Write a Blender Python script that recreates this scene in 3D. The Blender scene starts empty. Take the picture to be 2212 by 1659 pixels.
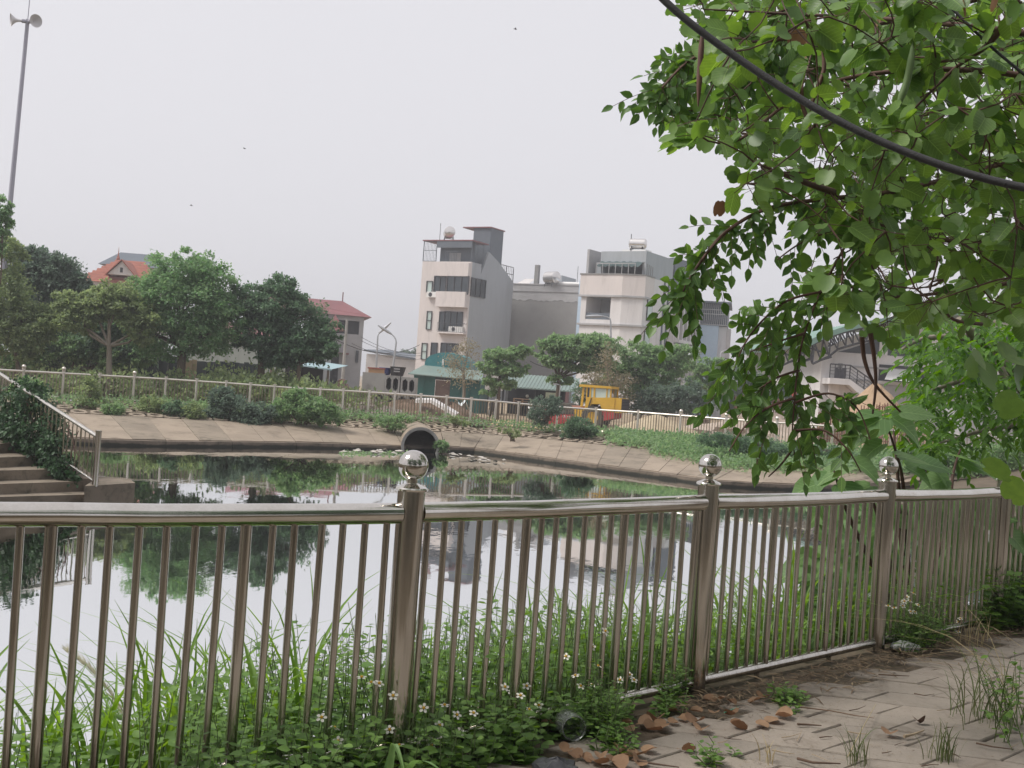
import bpy, bmesh, math, random
import numpy as np
from mathutils import Vector, Matrix, Euler
rnd = random.Random(7); nr = np.random.default_rng(11)
scn = bpy.context.scene; COL = scn.collection
# ------------------------------------------------------------------ camera
FOC, ROLL, EYE = 2450.0, math.radians(4.1), 1.49      # photo measured on a 2212 x 1659 grid
CR, SR = math.cos(ROLL), math.sin(ROLL)
cam = bpy.data.cameras.new('camera'); camo = bpy.data.objects.new('camera', cam); COL.objects.link(camo)
cam.sensor_width = 36; cam.lens = FOC / 2212 * 36; cam.clip_end = 3000; cam.clip_start = .05
camo.matrix_world = Matrix(((CR, -SR, 0, 0), (0, 0, -1, 0), (SR, CR, 0, EYE), (0, 0, 0, 1)))
scn.camera = camo
# ------------------------------------------------------------------ sky, sun, exposure
SUN_EL, SUN_AZ = math.radians(52), math.radians(-100)   # azimuth from +Y, clockwise positive
w = bpy.data.worlds.new('World'); scn.world = w; w.use_nodes = True
nt = w.node_tree; bg = nt.nodes['Background']
sky = nt.nodes.new('ShaderNodeTexSky'); sky.sky_type = 'NISHITA'; sky.sun_disc = False
sky.sun_elevation = SUN_EL; sky.sun_rotation = SUN_AZ; sky.air_density = 1; sky.dust_density = 6; sky.ozone_density = 1
hs = nt.nodes.new('ShaderNodeHueSaturation'); hs.inputs['Saturation'].default_value = .12
nt.links.new(sky.outputs[0], hs.inputs['Color'])
mx = nt.nodes.new('ShaderNodeMix'); mx.data_type = 'RGBA'; mx.inputs[0].default_value = .9
nt.links.new(hs.outputs[0], mx.inputs[6]); mx.inputs[7].default_value = (7.35, 7.28, 7.68, 1)   # even overcast veil
nt.links.new(mx.outputs[2], bg.inputs[0]); bg.inputs[1].default_value = .1
sl = bpy.data.lights.new('sun', 'SUN'); so = bpy.data.objects.new('sun', sl); COL.objects.link(so)
sl.energy = 3.0; sl.angle = math.radians(20); sl.color = (1, .96, .9)
sd = Vector((math.sin(SUN_AZ) * math.cos(SUN_EL), math.cos(SUN_AZ) * math.cos(SUN_EL), math.sin(SUN_EL)))
so.rotation_euler = sd.to_track_quat('Z', 'Y').to_euler()
scn.view_settings.view_transform = 'Standard'; scn.view_settings.look = 'None'
scn.view_settings.exposure = 0.22; scn.view_settings.gamma = 1; scn.view_settings.use_curve_mapping = False
scn.render.engine = 'CYCLES'; scn.cycles.use_denoising = True
scn.cycles.max_bounces = 8; scn.cycles.transparent_max_bounces = 8; scn.cycles.caustics_reflective = False
# ------------------------------------------------------------------ measuring helpers
def UV(px, py):
    dx, dy = px - 1106, py - 829.5
    return CR * dx + SR * dy, -SR * dx + CR * dy
def P(px, py, d):
    u, v = UV(px, py); return Vector((u / FOC * d, d, EYE - v / FOC * d))
def G(px, py, z=0.):
    u, v = UV(px, py); d = (EYE - z) * FOC / v; return Vector((u / FOC * d, d, z))
def HIT(px, py, o, dr):                                # ray against the vertical plane o + t dr
    u, v = UV(px, py); r = u / FOC
    t = (r * o[1] - o[0]) / (dr[0] - r * dr[1]); d = o[1] + t * dr[1]
    return t, d, EYE - v / FOC * d
# ------------------------------------------------------------------ mesh builder
class MB:
    def __init__(s): s.v = []; s.f = []
    def add(s, vs, fs):
        b = len(s.v); s.v += [tuple(p) for p in vs]; s.f += [tuple(b + i for i in f) for f in fs]; return s
    def box(s, x0, y0, z0, x1, y1, z1, M=None):
        vs = [Vector(p) for p in ((x0, y0, z0), (x1, y0, z0), (x1, y1, z0), (x0, y1, z0), (x0, y0, z1), (x1, y0, z1), (x1, y1, z1), (x0, y1, z1))]
        if M: vs = [M @ p for p in vs]
        return s.add(vs, ((0, 3, 2, 1), (4, 5, 6, 7), (0, 1, 5, 4), (1, 2, 6, 5), (2, 3, 7, 6), (3, 0, 4, 7)))
    def prism(s, poly, z0, z1):                         # poly counter-clockwise in xy
        n = len(poly); vs = [(p[0], p[1], z0) for p in poly] + [(p[0], p[1], z1) for p in poly]
        return s.add(vs, [tuple(range(n - 1, -1, -1)), tuple(range(n, 2 * n))] + [(i, (i + 1) % n, n + (i + 1) % n, n + i) for i in range(n)])
    def prismy(s, poly, y0, y1):                        # poly in xz, pushed through y
        n = len(poly); vs = [(p[0], y0, p[1]) for p in poly] + [(p[0], y1, p[1]) for p in poly]
        return s.add(vs, [tuple(range(n)), tuple(range(2 * n - 1, n - 1, -1))] + [((i + 1) % n, i, n + i, n + (i + 1) % n) for i in range(n)])
    def tube(s, pts, r, n=8, caps=True):
        pts = [Vector(p) for p in pts]; k = len(pts)
        rs = r if isinstance(r, (list, tuple)) else [r] * k
        t0 = (pts[1] - pts[0]).normalized(); up = Vector((0, 0, 1)) if abs(t0.z) < .9 else Vector((1, 0, 0))
        a = t0.cross(up).normalized(); vs = []
        for i, p in enumerate(pts):
            t = (pts[min(i + 1, k - 1)] - pts[max(i - 1, 0)]).normalized()
            a = (a - t * a.dot(t)); a = a.normalized() if a.length > 1e-6 else t.orthogonal().normalized()
            b = t.cross(a)
            for j in range(n):
                th = 2 * math.pi * j / n; vs.append(p + (a * math.cos(th) + b * math.sin(th)) * rs[i])
        fs = [(i * n + j, i * n + (j + 1) % n, (i + 1) * n + (j + 1) % n, (i + 1) * n + j) for i in range(k - 1) for j in range(n)]
        if caps: fs += [tuple(range(n - 1, -1, -1)), tuple((k - 1) * n + j for j in range(n))]
        return s.add(vs, fs)
    def lathe(s, prof, c=(0, 0, 0), n=20, axis='Z', M=None):   # prof: (radius, height)
        vs = []
        for r, h in prof:
            for j in range(n):
                th = 2 * math.pi * j / n; x, y = r * math.cos(th), r * math.sin(th)
                p = {'Z': (x, y, h), 'Y': (x, h, y), 'X': (h, x, y)}[axis]
                p = Vector((p[0], p[1], p[2]))
                if M: p = M @ p
                vs.append(p + Vector(c))
        k = len(prof)
        return s.add(vs, [(i * n + j, i * n + (j + 1) % n, (i + 1) * n + (j + 1) % n, (i + 1) * n + j) for i in range(k - 1) for j in range(n)])
    def ball(s, c, r, n=20, sq=(1, 1, 1)):
        m = n // 2; prof = [(max(1e-4, math.sin(math.pi * i / m)), -math.cos(math.pi * i / m)) for i in range(m + 1)]
        return s.lathe(prof, c, n, M=Matrix.Diagonal((r * sq[0], r * sq[1], r * sq[2])))
    def mesh(s, name, smooth=None, off=None):
        me = bpy.data.meshes.new(name)
        vs = s.v if off is None else [(p[0] - off[0], p[1] - off[1], p[2] - off[2]) for p in s.v]
        me.from_pydata(vs, [], s.f); me.update()
        if smooth:
            me.polygons.foreach_set('use_smooth', [True] * len(me.polygons)); me.set_sharp_from_angle(angle=math.radians(smooth))
        return me
ORG = {}
def link(o, parent=None):
    COL.objects.link(o)
    if parent: o.parent = parent
    return o
def obj(name, mb, mat, parent=None, smooth=None, local=False, kind=None, label=None):
    """one mesh object; world coordinates unless local=True"""
    off = None if (parent is None or local) else ORG.get(parent.name)
    me = mb.mesh(name, smooth, off) if isinstance(mb, MB) else mb
    if mat and not me.materials: me.materials.append(mat)
    o = link(bpy.data.objects.new(name, me), parent)
    if parent is not None: ORG[o.name] = ORG.get(parent.name)
    if kind: o['kind'] = kind
    if label: o['label'] = label
    return o
def thing(name, label, cat, loc=(0, 0, 0), rotz=0., group=None):
    o = bpy.data.objects.new(name, None); link(o); o.empty_display_size = .2
    o.location = loc; o.rotation_euler = (0, 0, rotz); o['label'] = label; o['category'] = cat
    if group: o['group'] = group
    ORG[o.name] = tuple(loc); return o
def tag(o, label, cat, group=None):
    o['label'] = label; o['category'] = cat
    if group: o['group'] = group
    return o
def struct(name, mb, mat, smooth=None, kind='structure'):
    o = obj(name, mb, mat, None, smooth); o['kind'] = kind; return o
# ------------------------------------------------------------------ materials
MATS = {}
def _nodes(name):
    m = bpy.data.materials.new(name); m.use_nodes = True; MATS[name] = m
    return m, m.node_tree, m.node_tree.nodes['Principled BSDF']
def N(t, typ, **kw):
    n = t.nodes.new(typ)
    for k, v in kw.items():
        if k in n.inputs: n.inputs[k].default_value = v
        else: setattr(n, k, v)
    return n
def mixc(t, fac, a, b, blend='MIX'):
    n = N(t, 'ShaderNodeMix', data_type='RGBA', blend_type=blend)
    for i, x in ((0, fac), (6, a), (7, b)):
        if isinstance(x, (int, float)): n.inputs[i].default_value = x
        elif isinstance(x, tuple): n.inputs[i].default_value = (*x[:3], 1)
        else: t.links.new(x, n.inputs[i])
    return n.outputs[2]
def ramp(t, src, a, b, smooth=True):
    n = N(t, 'ShaderNodeMapRange'); n.interpolation_type = 'SMOOTHSTEP' if smooth else 'LINEAR'
    n.inputs[1].default_value = a; n.inputs[2].default_value = b; t.links.new(src, n.inputs[0]); return n.outputs[0]
def noise(t, co, scale, detail=6, rough=.6, dist=0):
    n = N(t, 'ShaderNodeTexNoise', Scale=scale, Detail=detail, Roughness=rough, Distortion=dist); t.links.new(co, n.inputs['Vector']); return n.outputs[0]
def coords(t, stretch=None, world=True):
    if world: co = N(t, 'ShaderNodeNewGeometry').outputs['Position']
    else: co = N(t, 'ShaderNodeTexCoord').outputs['Object']
    if stretch:
        mp = N(t, 'ShaderNodeMapping'); mp.inputs['Scale'].default_value = stretch; t.links.new(co, mp.inputs[0]); co = mp.outputs[0]
    return co
def MAT(name, c1, c2=None, rough=.65, metal=0., scale=3., fine=40., dirt=None, dirt_amt=.5, bump=.0, stretch=None, spec=.4, rvar=0., world=True):
    """base colour between c1 and c2 by a broad noise, fine grain, an optional stain colour, fine bump"""
    m, t, b = _nodes(name); co = coords(t, stretch, world); c2 = c2 or tuple(x * .8 for x in c1)
    col = mixc(t, ramp(t, noise(t, co, scale), .35, .68), c1, c2)
    fg = noise(t, co, fine, 4, .7); col = mixc(t, .35, col, mixc(t, fg, tuple(x * .7 for x in c1), tuple(min(1, x * 1.25) for x in c1)))
    if dirt:
        dm = N(t, 'ShaderNodeMath', operation='MULTIPLY'); t.links.new(ramp(t, noise(t, co, scale * 2.3, 8, .65, .6), .48, .72), dm.inputs[0]); dm.inputs[1].default_value = dirt_amt
        col = mixc(t, dm.outputs[0], col, dirt)
    t.links.new(col, b.inputs['Base Color']); b.inputs['Metallic'].default_value = metal; b.inputs['Specular IOR Level'].default_value = spec
    b.inputs['Roughness'].default_value = rough
    if rvar:
        rr = N(t, 'ShaderNodeMapRange'); rr.inputs[3].default_value = rough - rvar; rr.inputs[4].default_value = rough + rvar
        t.links.new(noise(t, co, scale * 1.7, 5), rr.inputs[0]); t.links.new(rr.outputs[0], b.inputs['Roughness'])
    if bump:
        bn = N(t, 'ShaderNodeBump', Strength=min(1, bump), Distance=.02); t.links.new(fg, bn.inputs['Height']); t.links.new(bn.outputs[0], b.inputs['Normal'])
    return m
def LEAFMAT(name, cols, trans=.35, rough=.5, spec=.3, vein=False):
    """leaf colour picked per leaf (mesh island / object), lit through from behind"""
    m, t, b = _nodes(name)
    isl = N(t, 'ShaderNodeNewGeometry').outputs['Random Per Island']; oi = N(t, 'ShaderNodeObjectInfo').outputs['Random']
    a = N(t, 'ShaderNodeMath', operation='ADD'); t.links.new(isl, a.inputs[0]); t.links.new(oi, a.inputs[1])
    fr = N(t, 'ShaderNodeMath', operation='FRACT'); t.links.new(a.outputs[0], fr.inputs[0])
    cr = N(t, 'ShaderNodeValToRGB'); el = cr.color_ramp.elements
    for i, c in enumerate(cols):
        e = el[i] if i < 2 else el.new(.5)
        e.position = i / (len(cols) - 1); e.color = (*c, 1)
    t.links.new(fr.outputs[0], cr.inputs[0])
    co = coords(t); col = mixc(t, ramp(t, noise(t, co, 30, 3), .3, .7), cr.outputs[0], tuple(x * .8 for x in cols[0])); 
    col2 = mixc(t, .45, cr.outputs[0], col)
    if vein:                                            # midrib and side veins in the leaf's own length and width, a few spots
        sp = N(t, 'ShaderNodeSeparateXYZ'); oc = N(t, 'ShaderNodeTexCoord').outputs['Object']; t.links.new(oc, sp.inputs[0])
        def mth(op, a, b_=None):
            n = N(t, 'ShaderNodeMath', operation=op)
            for i, x in enumerate((a, b_)):
                if x is None: continue
                if isinstance(x, (int, float)): n.inputs[i].default_value = x
                else: t.links.new(x, n.inputs[i])
            return n.outputs[0]
        ay = mth('ABSOLUTE', sp.outputs[1]); side = mth('ABSOLUTE', mth('SUBTRACT', mth('FRACT', mth('MULTIPLY', mth('SUBTRACT', sp.outputs[0], mth('MULTIPLY', ay, .75)), 6.5)), .5))
        v1 = ramp(t, ay, .026, .010); v2 = mth('MULTIPLY', ramp(t, side, .075, .02), .55); vv = mth('MAXIMUM', v1, v2)
        col2 = mixc(t, mth('MULTIPLY', vv, .55), col2, tuple(min(1, x * 1.7 + .03) for x in cols[1]))
        wv = N(t, 'ShaderNodeVectorMath', operation='ADD'); t.links.new(oc, wv.inputs[0]); cb = N(t, 'ShaderNodeCombineXYZ'); t.links.new(mth('MULTIPLY', oi, 40.), cb.inputs[0]); t.links.new(cb.outputs[0], wv.inputs[1])
        col2 = mixc(t, mth('MULTIPLY', ramp(t, noise(t, wv.outputs[0], 5, 5, .7), .62, .74), .6), col2, (.13, .10, .04))
        bn = N(t, 'ShaderNodeBump', Strength=.35, Distance=.02); t.links.new(vv, bn.inputs['Height']); t.links.new(bn.outputs[0], b.inputs['Normal'])
    t.links.new(col2, b.inputs['Base Color']); b.inputs['Roughness'].default_value = rough; b.inputs['Specular IOR Level'].default_value = spec
    tr = N(t, 'ShaderNodeBsdfTranslucent'); hsv = N(t, 'ShaderNodeHueSaturation', Saturation=1.25, Value=1.75); hsv.inputs['Hue'].default_value = .485
    t.links.new(col2, hsv.inputs['Color']); t.links.new(hsv.outputs[0], tr.inputs[0])
    ms = N(t, 'ShaderNodeMixShader'); ms.inputs[0].default_value = trans
    t.links.new(b.outputs[0], ms.inputs[1]); t.links.new(tr.outputs[0], ms.inputs[2])
    t.links.new(ms.outputs[0], t.nodes['Material Output'].inputs[0]); return m
# ------------------------------------------------------------------ shared materials
CONC = MAT('concrete', (.315, .255, .195), (.215, .175, .135), .85, scale=.55, fine=9, dirt=(.12, .095, .07), dirt_amt=.7, bump=.25)
CONC_G = MAT('grey_concrete', (.36, .35, .33), (.27, .26, .25), .85, scale=.8, fine=12, dirt=(.12, .11, .10), dirt_amt=.5, bump=.2)
STEP = MAT('step_concrete', (.23, .19, .145), (.15, .12, .09), .88, scale=1.6, fine=30, dirt=(.05, .048, .03), dirt_amt=.8, bump=.4)
CONC_B = MAT('stained_concrete', (.26, .215, .165), (.175, .145, .112), .88, scale=.8, fine=9, dirt=(.09, .075, .055), dirt_amt=.75, bump=.25)
KERB = MAT('kerb_concrete', (.22, .175, .135), (.15, .12, .09), .8, scale=1.2, fine=20, dirt=(.03, .03, .02), dirt_amt=.8, bump=.3)
SOIL = MAT('soil', (.13, .10, .07), (.075, .058, .04), .95, scale=2, fine=30, dirt=(.05, .055, .03), dirt_amt=.6, bump=.5)
SITE = MAT('site_earth', (.34, .26, .17), (.22, .165, .11), .95, scale=.25, fine=6, dirt=(.12, .09, .06), dirt_amt=.6, bump=.4)
SAND = MAT('sand', (.40, .28, .18), (.33, .23, .145), .95, scale=1.2, fine=14, dirt=(.25, .17, .11), dirt_amt=.6, bump=.5)
STEEL = MAT('stainless_steel', (.66, .63, .58), (.56, .52, .46), .11, 1., scale=7, fine=70, dirt=(.42, .38, .33), dirt_amt=.15, rvar=.03)
STEEL_D = MAT('weathered_steel', (.58, .55, .505), (.42, .395, .36), .14, 1., scale=14, fine=90, dirt=(.24, .21, .17), dirt_amt=.55, stretch=(1, 1, .06), rvar=.08)
STEEL_B = MAT('polished_steel', (.62, .59, .55), (.52, .48, .44), .09, 1., scale=12, fine=90, dirt=(.3, .25, .2), dirt_amt=.3, rvar=.03)
STEEL_F = MAT('distant_steel', (.72, .66, .60), (.6, .54, .48), .38, .85, scale=2, fine=8)
PICK_F = MAT('distant_picket_steel', (.30, .25, .2), (.2, .17, .13), .4, .7, scale=2, fine=8)
BARK = MAT('bark', (.15, .115, .085), (.08, .06, .045), .9, scale=6, fine=40, bump=.5, stretch=(1, 1, .3))
BARK_L = MAT('pale_bark', (.27, .235, .19), (.16, .135, .105), .9, scale=5, fine=30, bump=.4, stretch=(1, 1, .3))
TWIG = MAT('red_brown_twig', (.10, .05, .035), (.055, .03, .022), .7, scale=9, fine=60)
DARKMETAL = MAT('dark_frame', (.05, .05, .055), (.035, .035, .04), .45, .3, scale=4)
t = KERB.node_tree; b_ = t.nodes['Principled BSDF']; old = b_.inputs['Base Color'].links[0].from_socket   # tide mark left by the water
sp = N(t, 'ShaderNodeSeparateXYZ'); t.links.new(coords(t), sp.inputs[0]); ad = N(t, 'ShaderNodeMath', operation='ADD'); nz = N(t, 'ShaderNodeMath', operation='MULTIPLY'); t.links.new(noise(t, coords(t), 1.5, 4), nz.inputs[0]); nz.inputs[1].default_value = .16
t.links.new(sp.outputs[2], ad.inputs[0]); t.links.new(nz.outputs[0], ad.inputs[1]); t.links.new(mixc(t, ramp(t, ad.outputs[0], -1.13, -1.05), (.022, .022, .016), old), b_.inputs['Base Color'])
# ------------------------------------------------------------------ the far fence line and the pond outline
FP = [(-60, 795, 41.4), (0, 799, 41.9), (214, 810.7, 43.3), (360, 819, 43.9), (489, 827.4, 44.2), (636, 838.5, 44.7), (742, 844, 45.2), (855, 851, 45.9), (967, 858.7, 46.7),
      (1072, 867, 47.5), (1121, 872, 47.8), (1205, 879, 48), (1288, 885, 47.8), (1379, 890.5, 47), (1464, 897, 46), (1613, 909, 44.4), (1819, 922, 43), (1934, 931, 42.5), (2039, 938, 42), (2212, 948, 41.6), (2300, 953, 41.4)]
FW = [P(*p) for p in FP]
def FENCE(px):                                         # far fence rail top above pixel column px
    i = 0
    while i < len(FP) - 2 and FP[i + 1][0] < px: i += 1
    t = (px - FP[i][0]) / (FP[i + 1][0] - FP[i][0]); return FW[i].lerp(FW[i + 1], t)
FH = .95; WZ = -1.25
far = [(120, 957, -40), (215, 962, 120), (360, 965, 300), (502, 966, 440), (640, 967, 590), (760, 970, 720), (870, 974, 840), (960, 975, 950), (1024, 978, 1060), (1110, 990, 1150), (1200, 1003, 1230),
       (1290, 1015, 1330), (1380, 1027, 1440), (1460, 1038, 1550), (1540, 1050, 1680), (1640, 1056, 1830), (1740, 1060, 1990), (1840, 1062, 2120), (1930, 1062, 2240)]
ST = []                                                # stations: water edge, slope top, level ground
for x, y, fx in far:
    W = G(x, y, WZ); F = FENCE(fx) - Vector((0, 0, FH + .03)); S = W.lerp(F, .58); S.z = -.64; ST.append((W, S, F, 'far'))
NFAR = len(ST)
PO = [Vector((-.354, 4.34, 0)), Vector((1.021, 5.69, 0)), Vector((2.348, 6.98, 0)), Vector((3.532 + .02, 8.08, 0)), Vector((4.91, 9.39, 0)), Vector((6.28, 10.7, 0)), Vector((7.65, 12.0, 0))]
ld = Vector((-.845, -.534, 0)); PL = [PO[0] + ld * 1.93 * k for k in (1, 2, 3)]
nR, nL = Vector((-.70, .714, 0)), Vector((-.534, .845, 0))
def side(W, F, zf, zs=-.5): ST.append((Vector((W[0], W[1], WZ)), Vector((W[0] * .5 + F[0] * .5, W[1] * .5 + F[1] * .5, zs)), Vector((F[0], F[1], zf)), 'near'))
side((15, 33), (20.5, 34), -.2); side((14, 26), (18, 24), -.1); side((11, 19.5), (14.5, 17), -.05)
for p in (PO[6], PO[4], PO[3], PO[2], PO[1]): side(p + nR * 3.2, p + nR * .16, -.03)
side(PO[0] + (nR + nL) * 1.6, PO[0] + (nR + nL) * .08, -.03)
for p in PL: side(p + nL * 3.2, p + nL * .16, -.03)
side((-10, 6), (-12, 3), -.03); side((-10.4, 13), (-13.5, 13), -.05); side((-10.6, 19), (-15, 20), -.1); side((-11.5, 26), (-17, 29), -.2)
NS = len(ST)
# ground outside the pond: one sheet from the level edge to beyond the horizon
g = MB(); g2 = MB(); cen = Vector((0, 22, 0)); ring = []
for W, S, F, k in ST:
    o = (F - cen); o.z = 0; o.normalize(); z2 = -.6 if k == 'far' else -.03
    F2 = F + o * (8 if k == 'far' else 6); F2.z = z2; F3 = cen + o * 900; F3.z = z2 if k == 'far' else -.03
    ring.append((F, F2, F3))
for i in range(NS):
    a, b = ring[i], ring[(i + 1) % NS]
    q = g if ST[i][3] == 'far' else g2
    q.add([a[0], b[0], b[1], a[1]], [(0, 1, 2, 3)]); q.add([a[1], b[1], b[2], a[2]], [(0, 1, 2, 3)])
struct('ground', g, SITE); struct('park_ground', g2, MAT('shaded_park_soil', (.10, .085, .055), (.055, .07, .03), .95, scale=1.2, fine=20, dirt=(.04, .035, .025), dirt_amt=.6, bump=.5))  # park soil darkened: tree shade is put into its colour, dimming steel reflections
# pond banks
nb = MB(); fe = MB()
for i in range(NS):
    a, b = ST[i], ST[(i + 1) % NS]; dz = Vector((0, 0, -.06))
    if a[3] == 'far' and b[3] == 'far':
        fe.add([a[0] + dz, b[0] + dz, b[1] + dz, a[1] + dz], [(0, 1, 2, 3)]); fe.add([a[1] + dz, b[1] + dz, b[2] + dz * .5, a[2] + dz * .5], [(0, 1, 2, 3)])
    else:
        d2 = Vector((0, 0, -.5))
        nb.add([a[0] + d2, b[0] + d2, b[0], a[0]], [(0, 1, 2, 3)]); nb.add([a[0], b[0], b[1], a[1]], [(0, 1, 2, 3)]); nb.add([a[1], b[1], b[2], a[2]], [(0, 1, 2, 3)])
struct('near_bank', nb, SOIL)
EMB = struct('embankment', fe, SOIL)
KR = link(bpy.data.objects.new('pond_kerb', None)); KR['kind'] = 'structure'   # carries the kerb lengths
hb = MB(); hb_n = 12; ra, ri = [], []                  # honeycomb grass block: a slab ring round a lens-shaped hole
for j in range(hb_n):
    th = 2 * math.pi * j / hb_n; cx, sx = math.cos(th), math.sin(th); q = max(abs(cx), abs(sx) * .98)
    ra.append((.235 * cx / q, .15 * sx / q)); ri.append((.165 * cx, .075 * sx * (1 - .25 * abs(cx))))
for z in (0, .06): hb.v += [(x, y, z) for x, y in ra] + [(x, y, z) for x, y in ri]
for j in range(hb_n):
    k = (j + 1) % hb_n; o = 2 * hb_n
    hb.f += [(o + j, o + k, o + hb_n + k, o + hb_n + j), (o + hb_n + j, o + hb_n + k, hb_n + k, hb_n + j), (j, k, o + k, o + j)]
HB = hb.mesh('grass_block'); HB.materials.append(CONC)
nblk = 0
for i in range(NFAR - 1):
    a, b = ST[i], ST[i + 1]
    # kerb, then smooth slab with a slightly raised edge and an open joint
    up = Vector((0, 0, 1)); gap = .005
    kz = Vector((0, 0, .17)); inw = ((a[1] - a[0]) + (b[1] - b[0])); inw.z = 0; inw = inw.normalized() * .22
    A0, B0 = a[0].lerp(b[0], gap * .5), b[0].lerp(a[0], gap * .5)
    kb = MB().add([A0 - kz * 2, B0 - kz * 2, B0 + kz, A0 + kz, A0 + kz + inw, B0 + kz + inw, B0 - kz * 2 + inw, A0 - kz * 2 + inw], [(0, 1, 2, 3), (3, 2, 5, 4), (4, 5, 6, 7), (0, 3, 4, 7), (1, 6, 5, 2)])
    obj('kerb_length', kb, KERB, KR)
    nsp = 2
    for q in range(nsp):
        t0, t1 = q / nsp + gap * .5, (q + 1) / nsp - gap * .5
        l0, l1 = (a[0] + kz + inw).lerp(b[0] + kz + inw, t0), (a[0] + kz + inw).lerp(b[0] + kz + inw, t1)
        u0, u1 = a[1].lerp(b[1], t0), a[1].lerp(b[1], t1); z = Vector((0, 0, .03 + rnd.uniform(-.008, .012)))
        sb = MB().add([l0, l1, u1, u0, l0 + z, l1 + z, u1 + z, u0 + z], [(4, 5, 6, 7), (0, 1, 5, 4), (1, 2, 6, 5), (2, 3, 7, 6), (3, 0, 4, 7)])
        obj('slab', sb, CONC if rnd.random() < .6 else CONC_B, EMB)
    if i <= 12:
        L = (b[1] - a[1]).length; n = max(1, int(L / .56)); m = 4
        nrm = (b[1] - a[1]).cross(a[2] - a[1]).normalized(); nrm = nrm if nrm.z > 0 else -nrm
        ex = (b[1] - a[1]).normalized(); ey = nrm.cross(ex)
        for r in range(m):
            for c in range(n):
                if nblk >= 290 or rnd.random() < .05: continue
                s, t = (c + .5 + (.5 if r % 2 else 0)) / n, (r + .55) / (m + .1)
                if s > 1: continue
                p = a[1].lerp(b[1], s).lerp(a[2].lerp(b[2], s), t) + nrm * rnd.uniform(-.03, .0)
                o = link(bpy.data.objects.new('grass_block', HB), EMB); nblk += 1
                sc = Matrix.Diagonal((1.12, (a[2] - a[1]).length / (m + .1) / .33, 1)).to_4x4()
                o.matrix_world = Matrix.Translation(p) @ Matrix((ex, ey, nrm)).transposed().to_4x4() @ Matrix.Rotation(rnd.uniform(-.06, .06), 4, 'Z') @ sc
# water
m, t, b = _nodes('pond_water'); co = coords(t, (1, .42, 1))
n1 = noise(t, co, 2.6, 3, .55); n2 = noise(t, co, .45, 2, .5)
amp = ramp(t, n2, .38, .62); mu = N(t, 'ShaderNodeMath', operation='MULTIPLY'); t.links.new(n1, mu.inputs[0]); t.links.new(amp, mu.inputs[1])
bn = N(t, 'ShaderNodeBump', Strength=.17, Distance=.025); t.links.new(mu.outputs[0], bn.inputs['Height'])
df = N(t, 'ShaderNodeBsdfDiffuse'); df.inputs[0].default_value = (.02, .035, .02, 1)
gl = N(t, 'ShaderNodeBsdfGlossy', Roughness=.02); gl.inputs[0].default_value = (.93, .94, .94, 1)
fr = N(t, 'ShaderNodeFresnel', IOR=1.33); t.links.new(bn.outputs[0], gl.inputs['Normal']); t.links.new(bn.outputs[0], fr.inputs['Normal'])
fm = N(t, 'ShaderNodeMapRange'); fm.inputs[1].default_value = .02; fm.inputs[2].default_value = .35; fm.inputs[3].default_value = .45; fm.inputs[4].default_value = .97; t.links.new(fr.outputs[0], fm.inputs[0])
ms = N(t, 'ShaderNodeMixShader'); t.links.new(fm.outputs[0], ms.inputs[0]); t.links.new(df.outputs[0], ms.inputs[1]); t.links.new(gl.outputs[0], ms.inputs[2])
t.links.new(ms.outputs[0], t.nodes['Material Output'].inputs[0]); WATER = m
wm = MB(); wv = []
for W, S, F, k in ST:
    o = W - cen; o.z = 0; p = W + o.normalized() * .15; wv.append((p.x, p.y, WZ))
wm.add(wv, [tuple(range(NS))]); struct('water', wm, WATER)
# pavement of interlocking six-sided pavers
ea = Vector((1.327, 1.29, 0)).normalized(); eb = Vector((-ea.y, ea.x, 0))
PAVE = MAT('paver_concrete', (.27, .232, .195), (.20, .174, .146), .85, scale=1.8, fine=55, dirt=(.12, .098, .075), dirt_amt=.7, bump=.35)
PAVE2 = MAT('paver_concrete_pale', (.295, .252, .212), (.225, .194, .162), .85, scale=1.5, fine=55, dirt=(.14, .11, .085), dirt_amt=.7, bump=.35)
PAVS = struct('pavement', MB().add([PL[2] - nL * .25 + Vector((-4, -6, .009)), Vector((0, -8, .009)), Vector((12, -2, .009)), Vector((14, 9, .009)), PO[6] - nR * .05 + Vector((0, 0, .009)), PO[0] - nR * .05 + Vector((0, 0, .009))], [(0, 1, 2, 3, 4, 5)]), SOIL)
e1, e2, e3 = (ea * .27), (ea * -.13 + eb * .168), (ea * .08 - eb * .168)
hx = [Vector((0, 0, 0))]
for e in (e1, -e3, e2, -e1, e3): hx.append(hx[-1] + e)
hc = sum(hx, Vector()) / 6; hxc = [(p - hc) * .982 for p in hx]
pm = []
for mt in (PAVE, PAVE2):
    for k in range(3):
        q = MB(); top = [p * .975 + Vector((0, 0, .026)) for p in hxc]; mid = [p + Vector((0, 0, .02)) for p in hxc]; bot = [p + Vector((0, 0, -.01)) for p in hxc]
        q.add(top + mid + bot, [tuple(range(6))] + [(i, 6 + i, 6 + (i + 1) % 6, (i + 1) % 6) for i in range(6)] + [(6 + i, 12 + i, 12 + (i + 1) % 6, 6 + (i + 1) % 6) for i in range(6)])
        me = q.mesh('paver'); me.materials.append(mt); pm.append(me)
t1, t2 = e1 - e2, e1 - e3; base = Vector((1.99, 5.84, 0)) - e1 / 2 + hc; rest = MB(); npv = 0; cand = []
for i in range(-30, 31):
    for j in range(-45, 46):
        p = base + t1 * i + t2 * j
        db = (p - PO[0]).dot(nR)
        if db > -.36 or p.y < 2.2 or p.x < -2 or p.x > 9 or p.y > 12: continue
        u, v = p.x / p.y * FOC, (EYE - p.z) / p.y * FOC
        px, py = 1106 + CR * u - SR * v, 829.5 + SR * u + CR * v
        cand.append((not (-150 < px < 2350 and py < 1800), (p).length, p))
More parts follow.
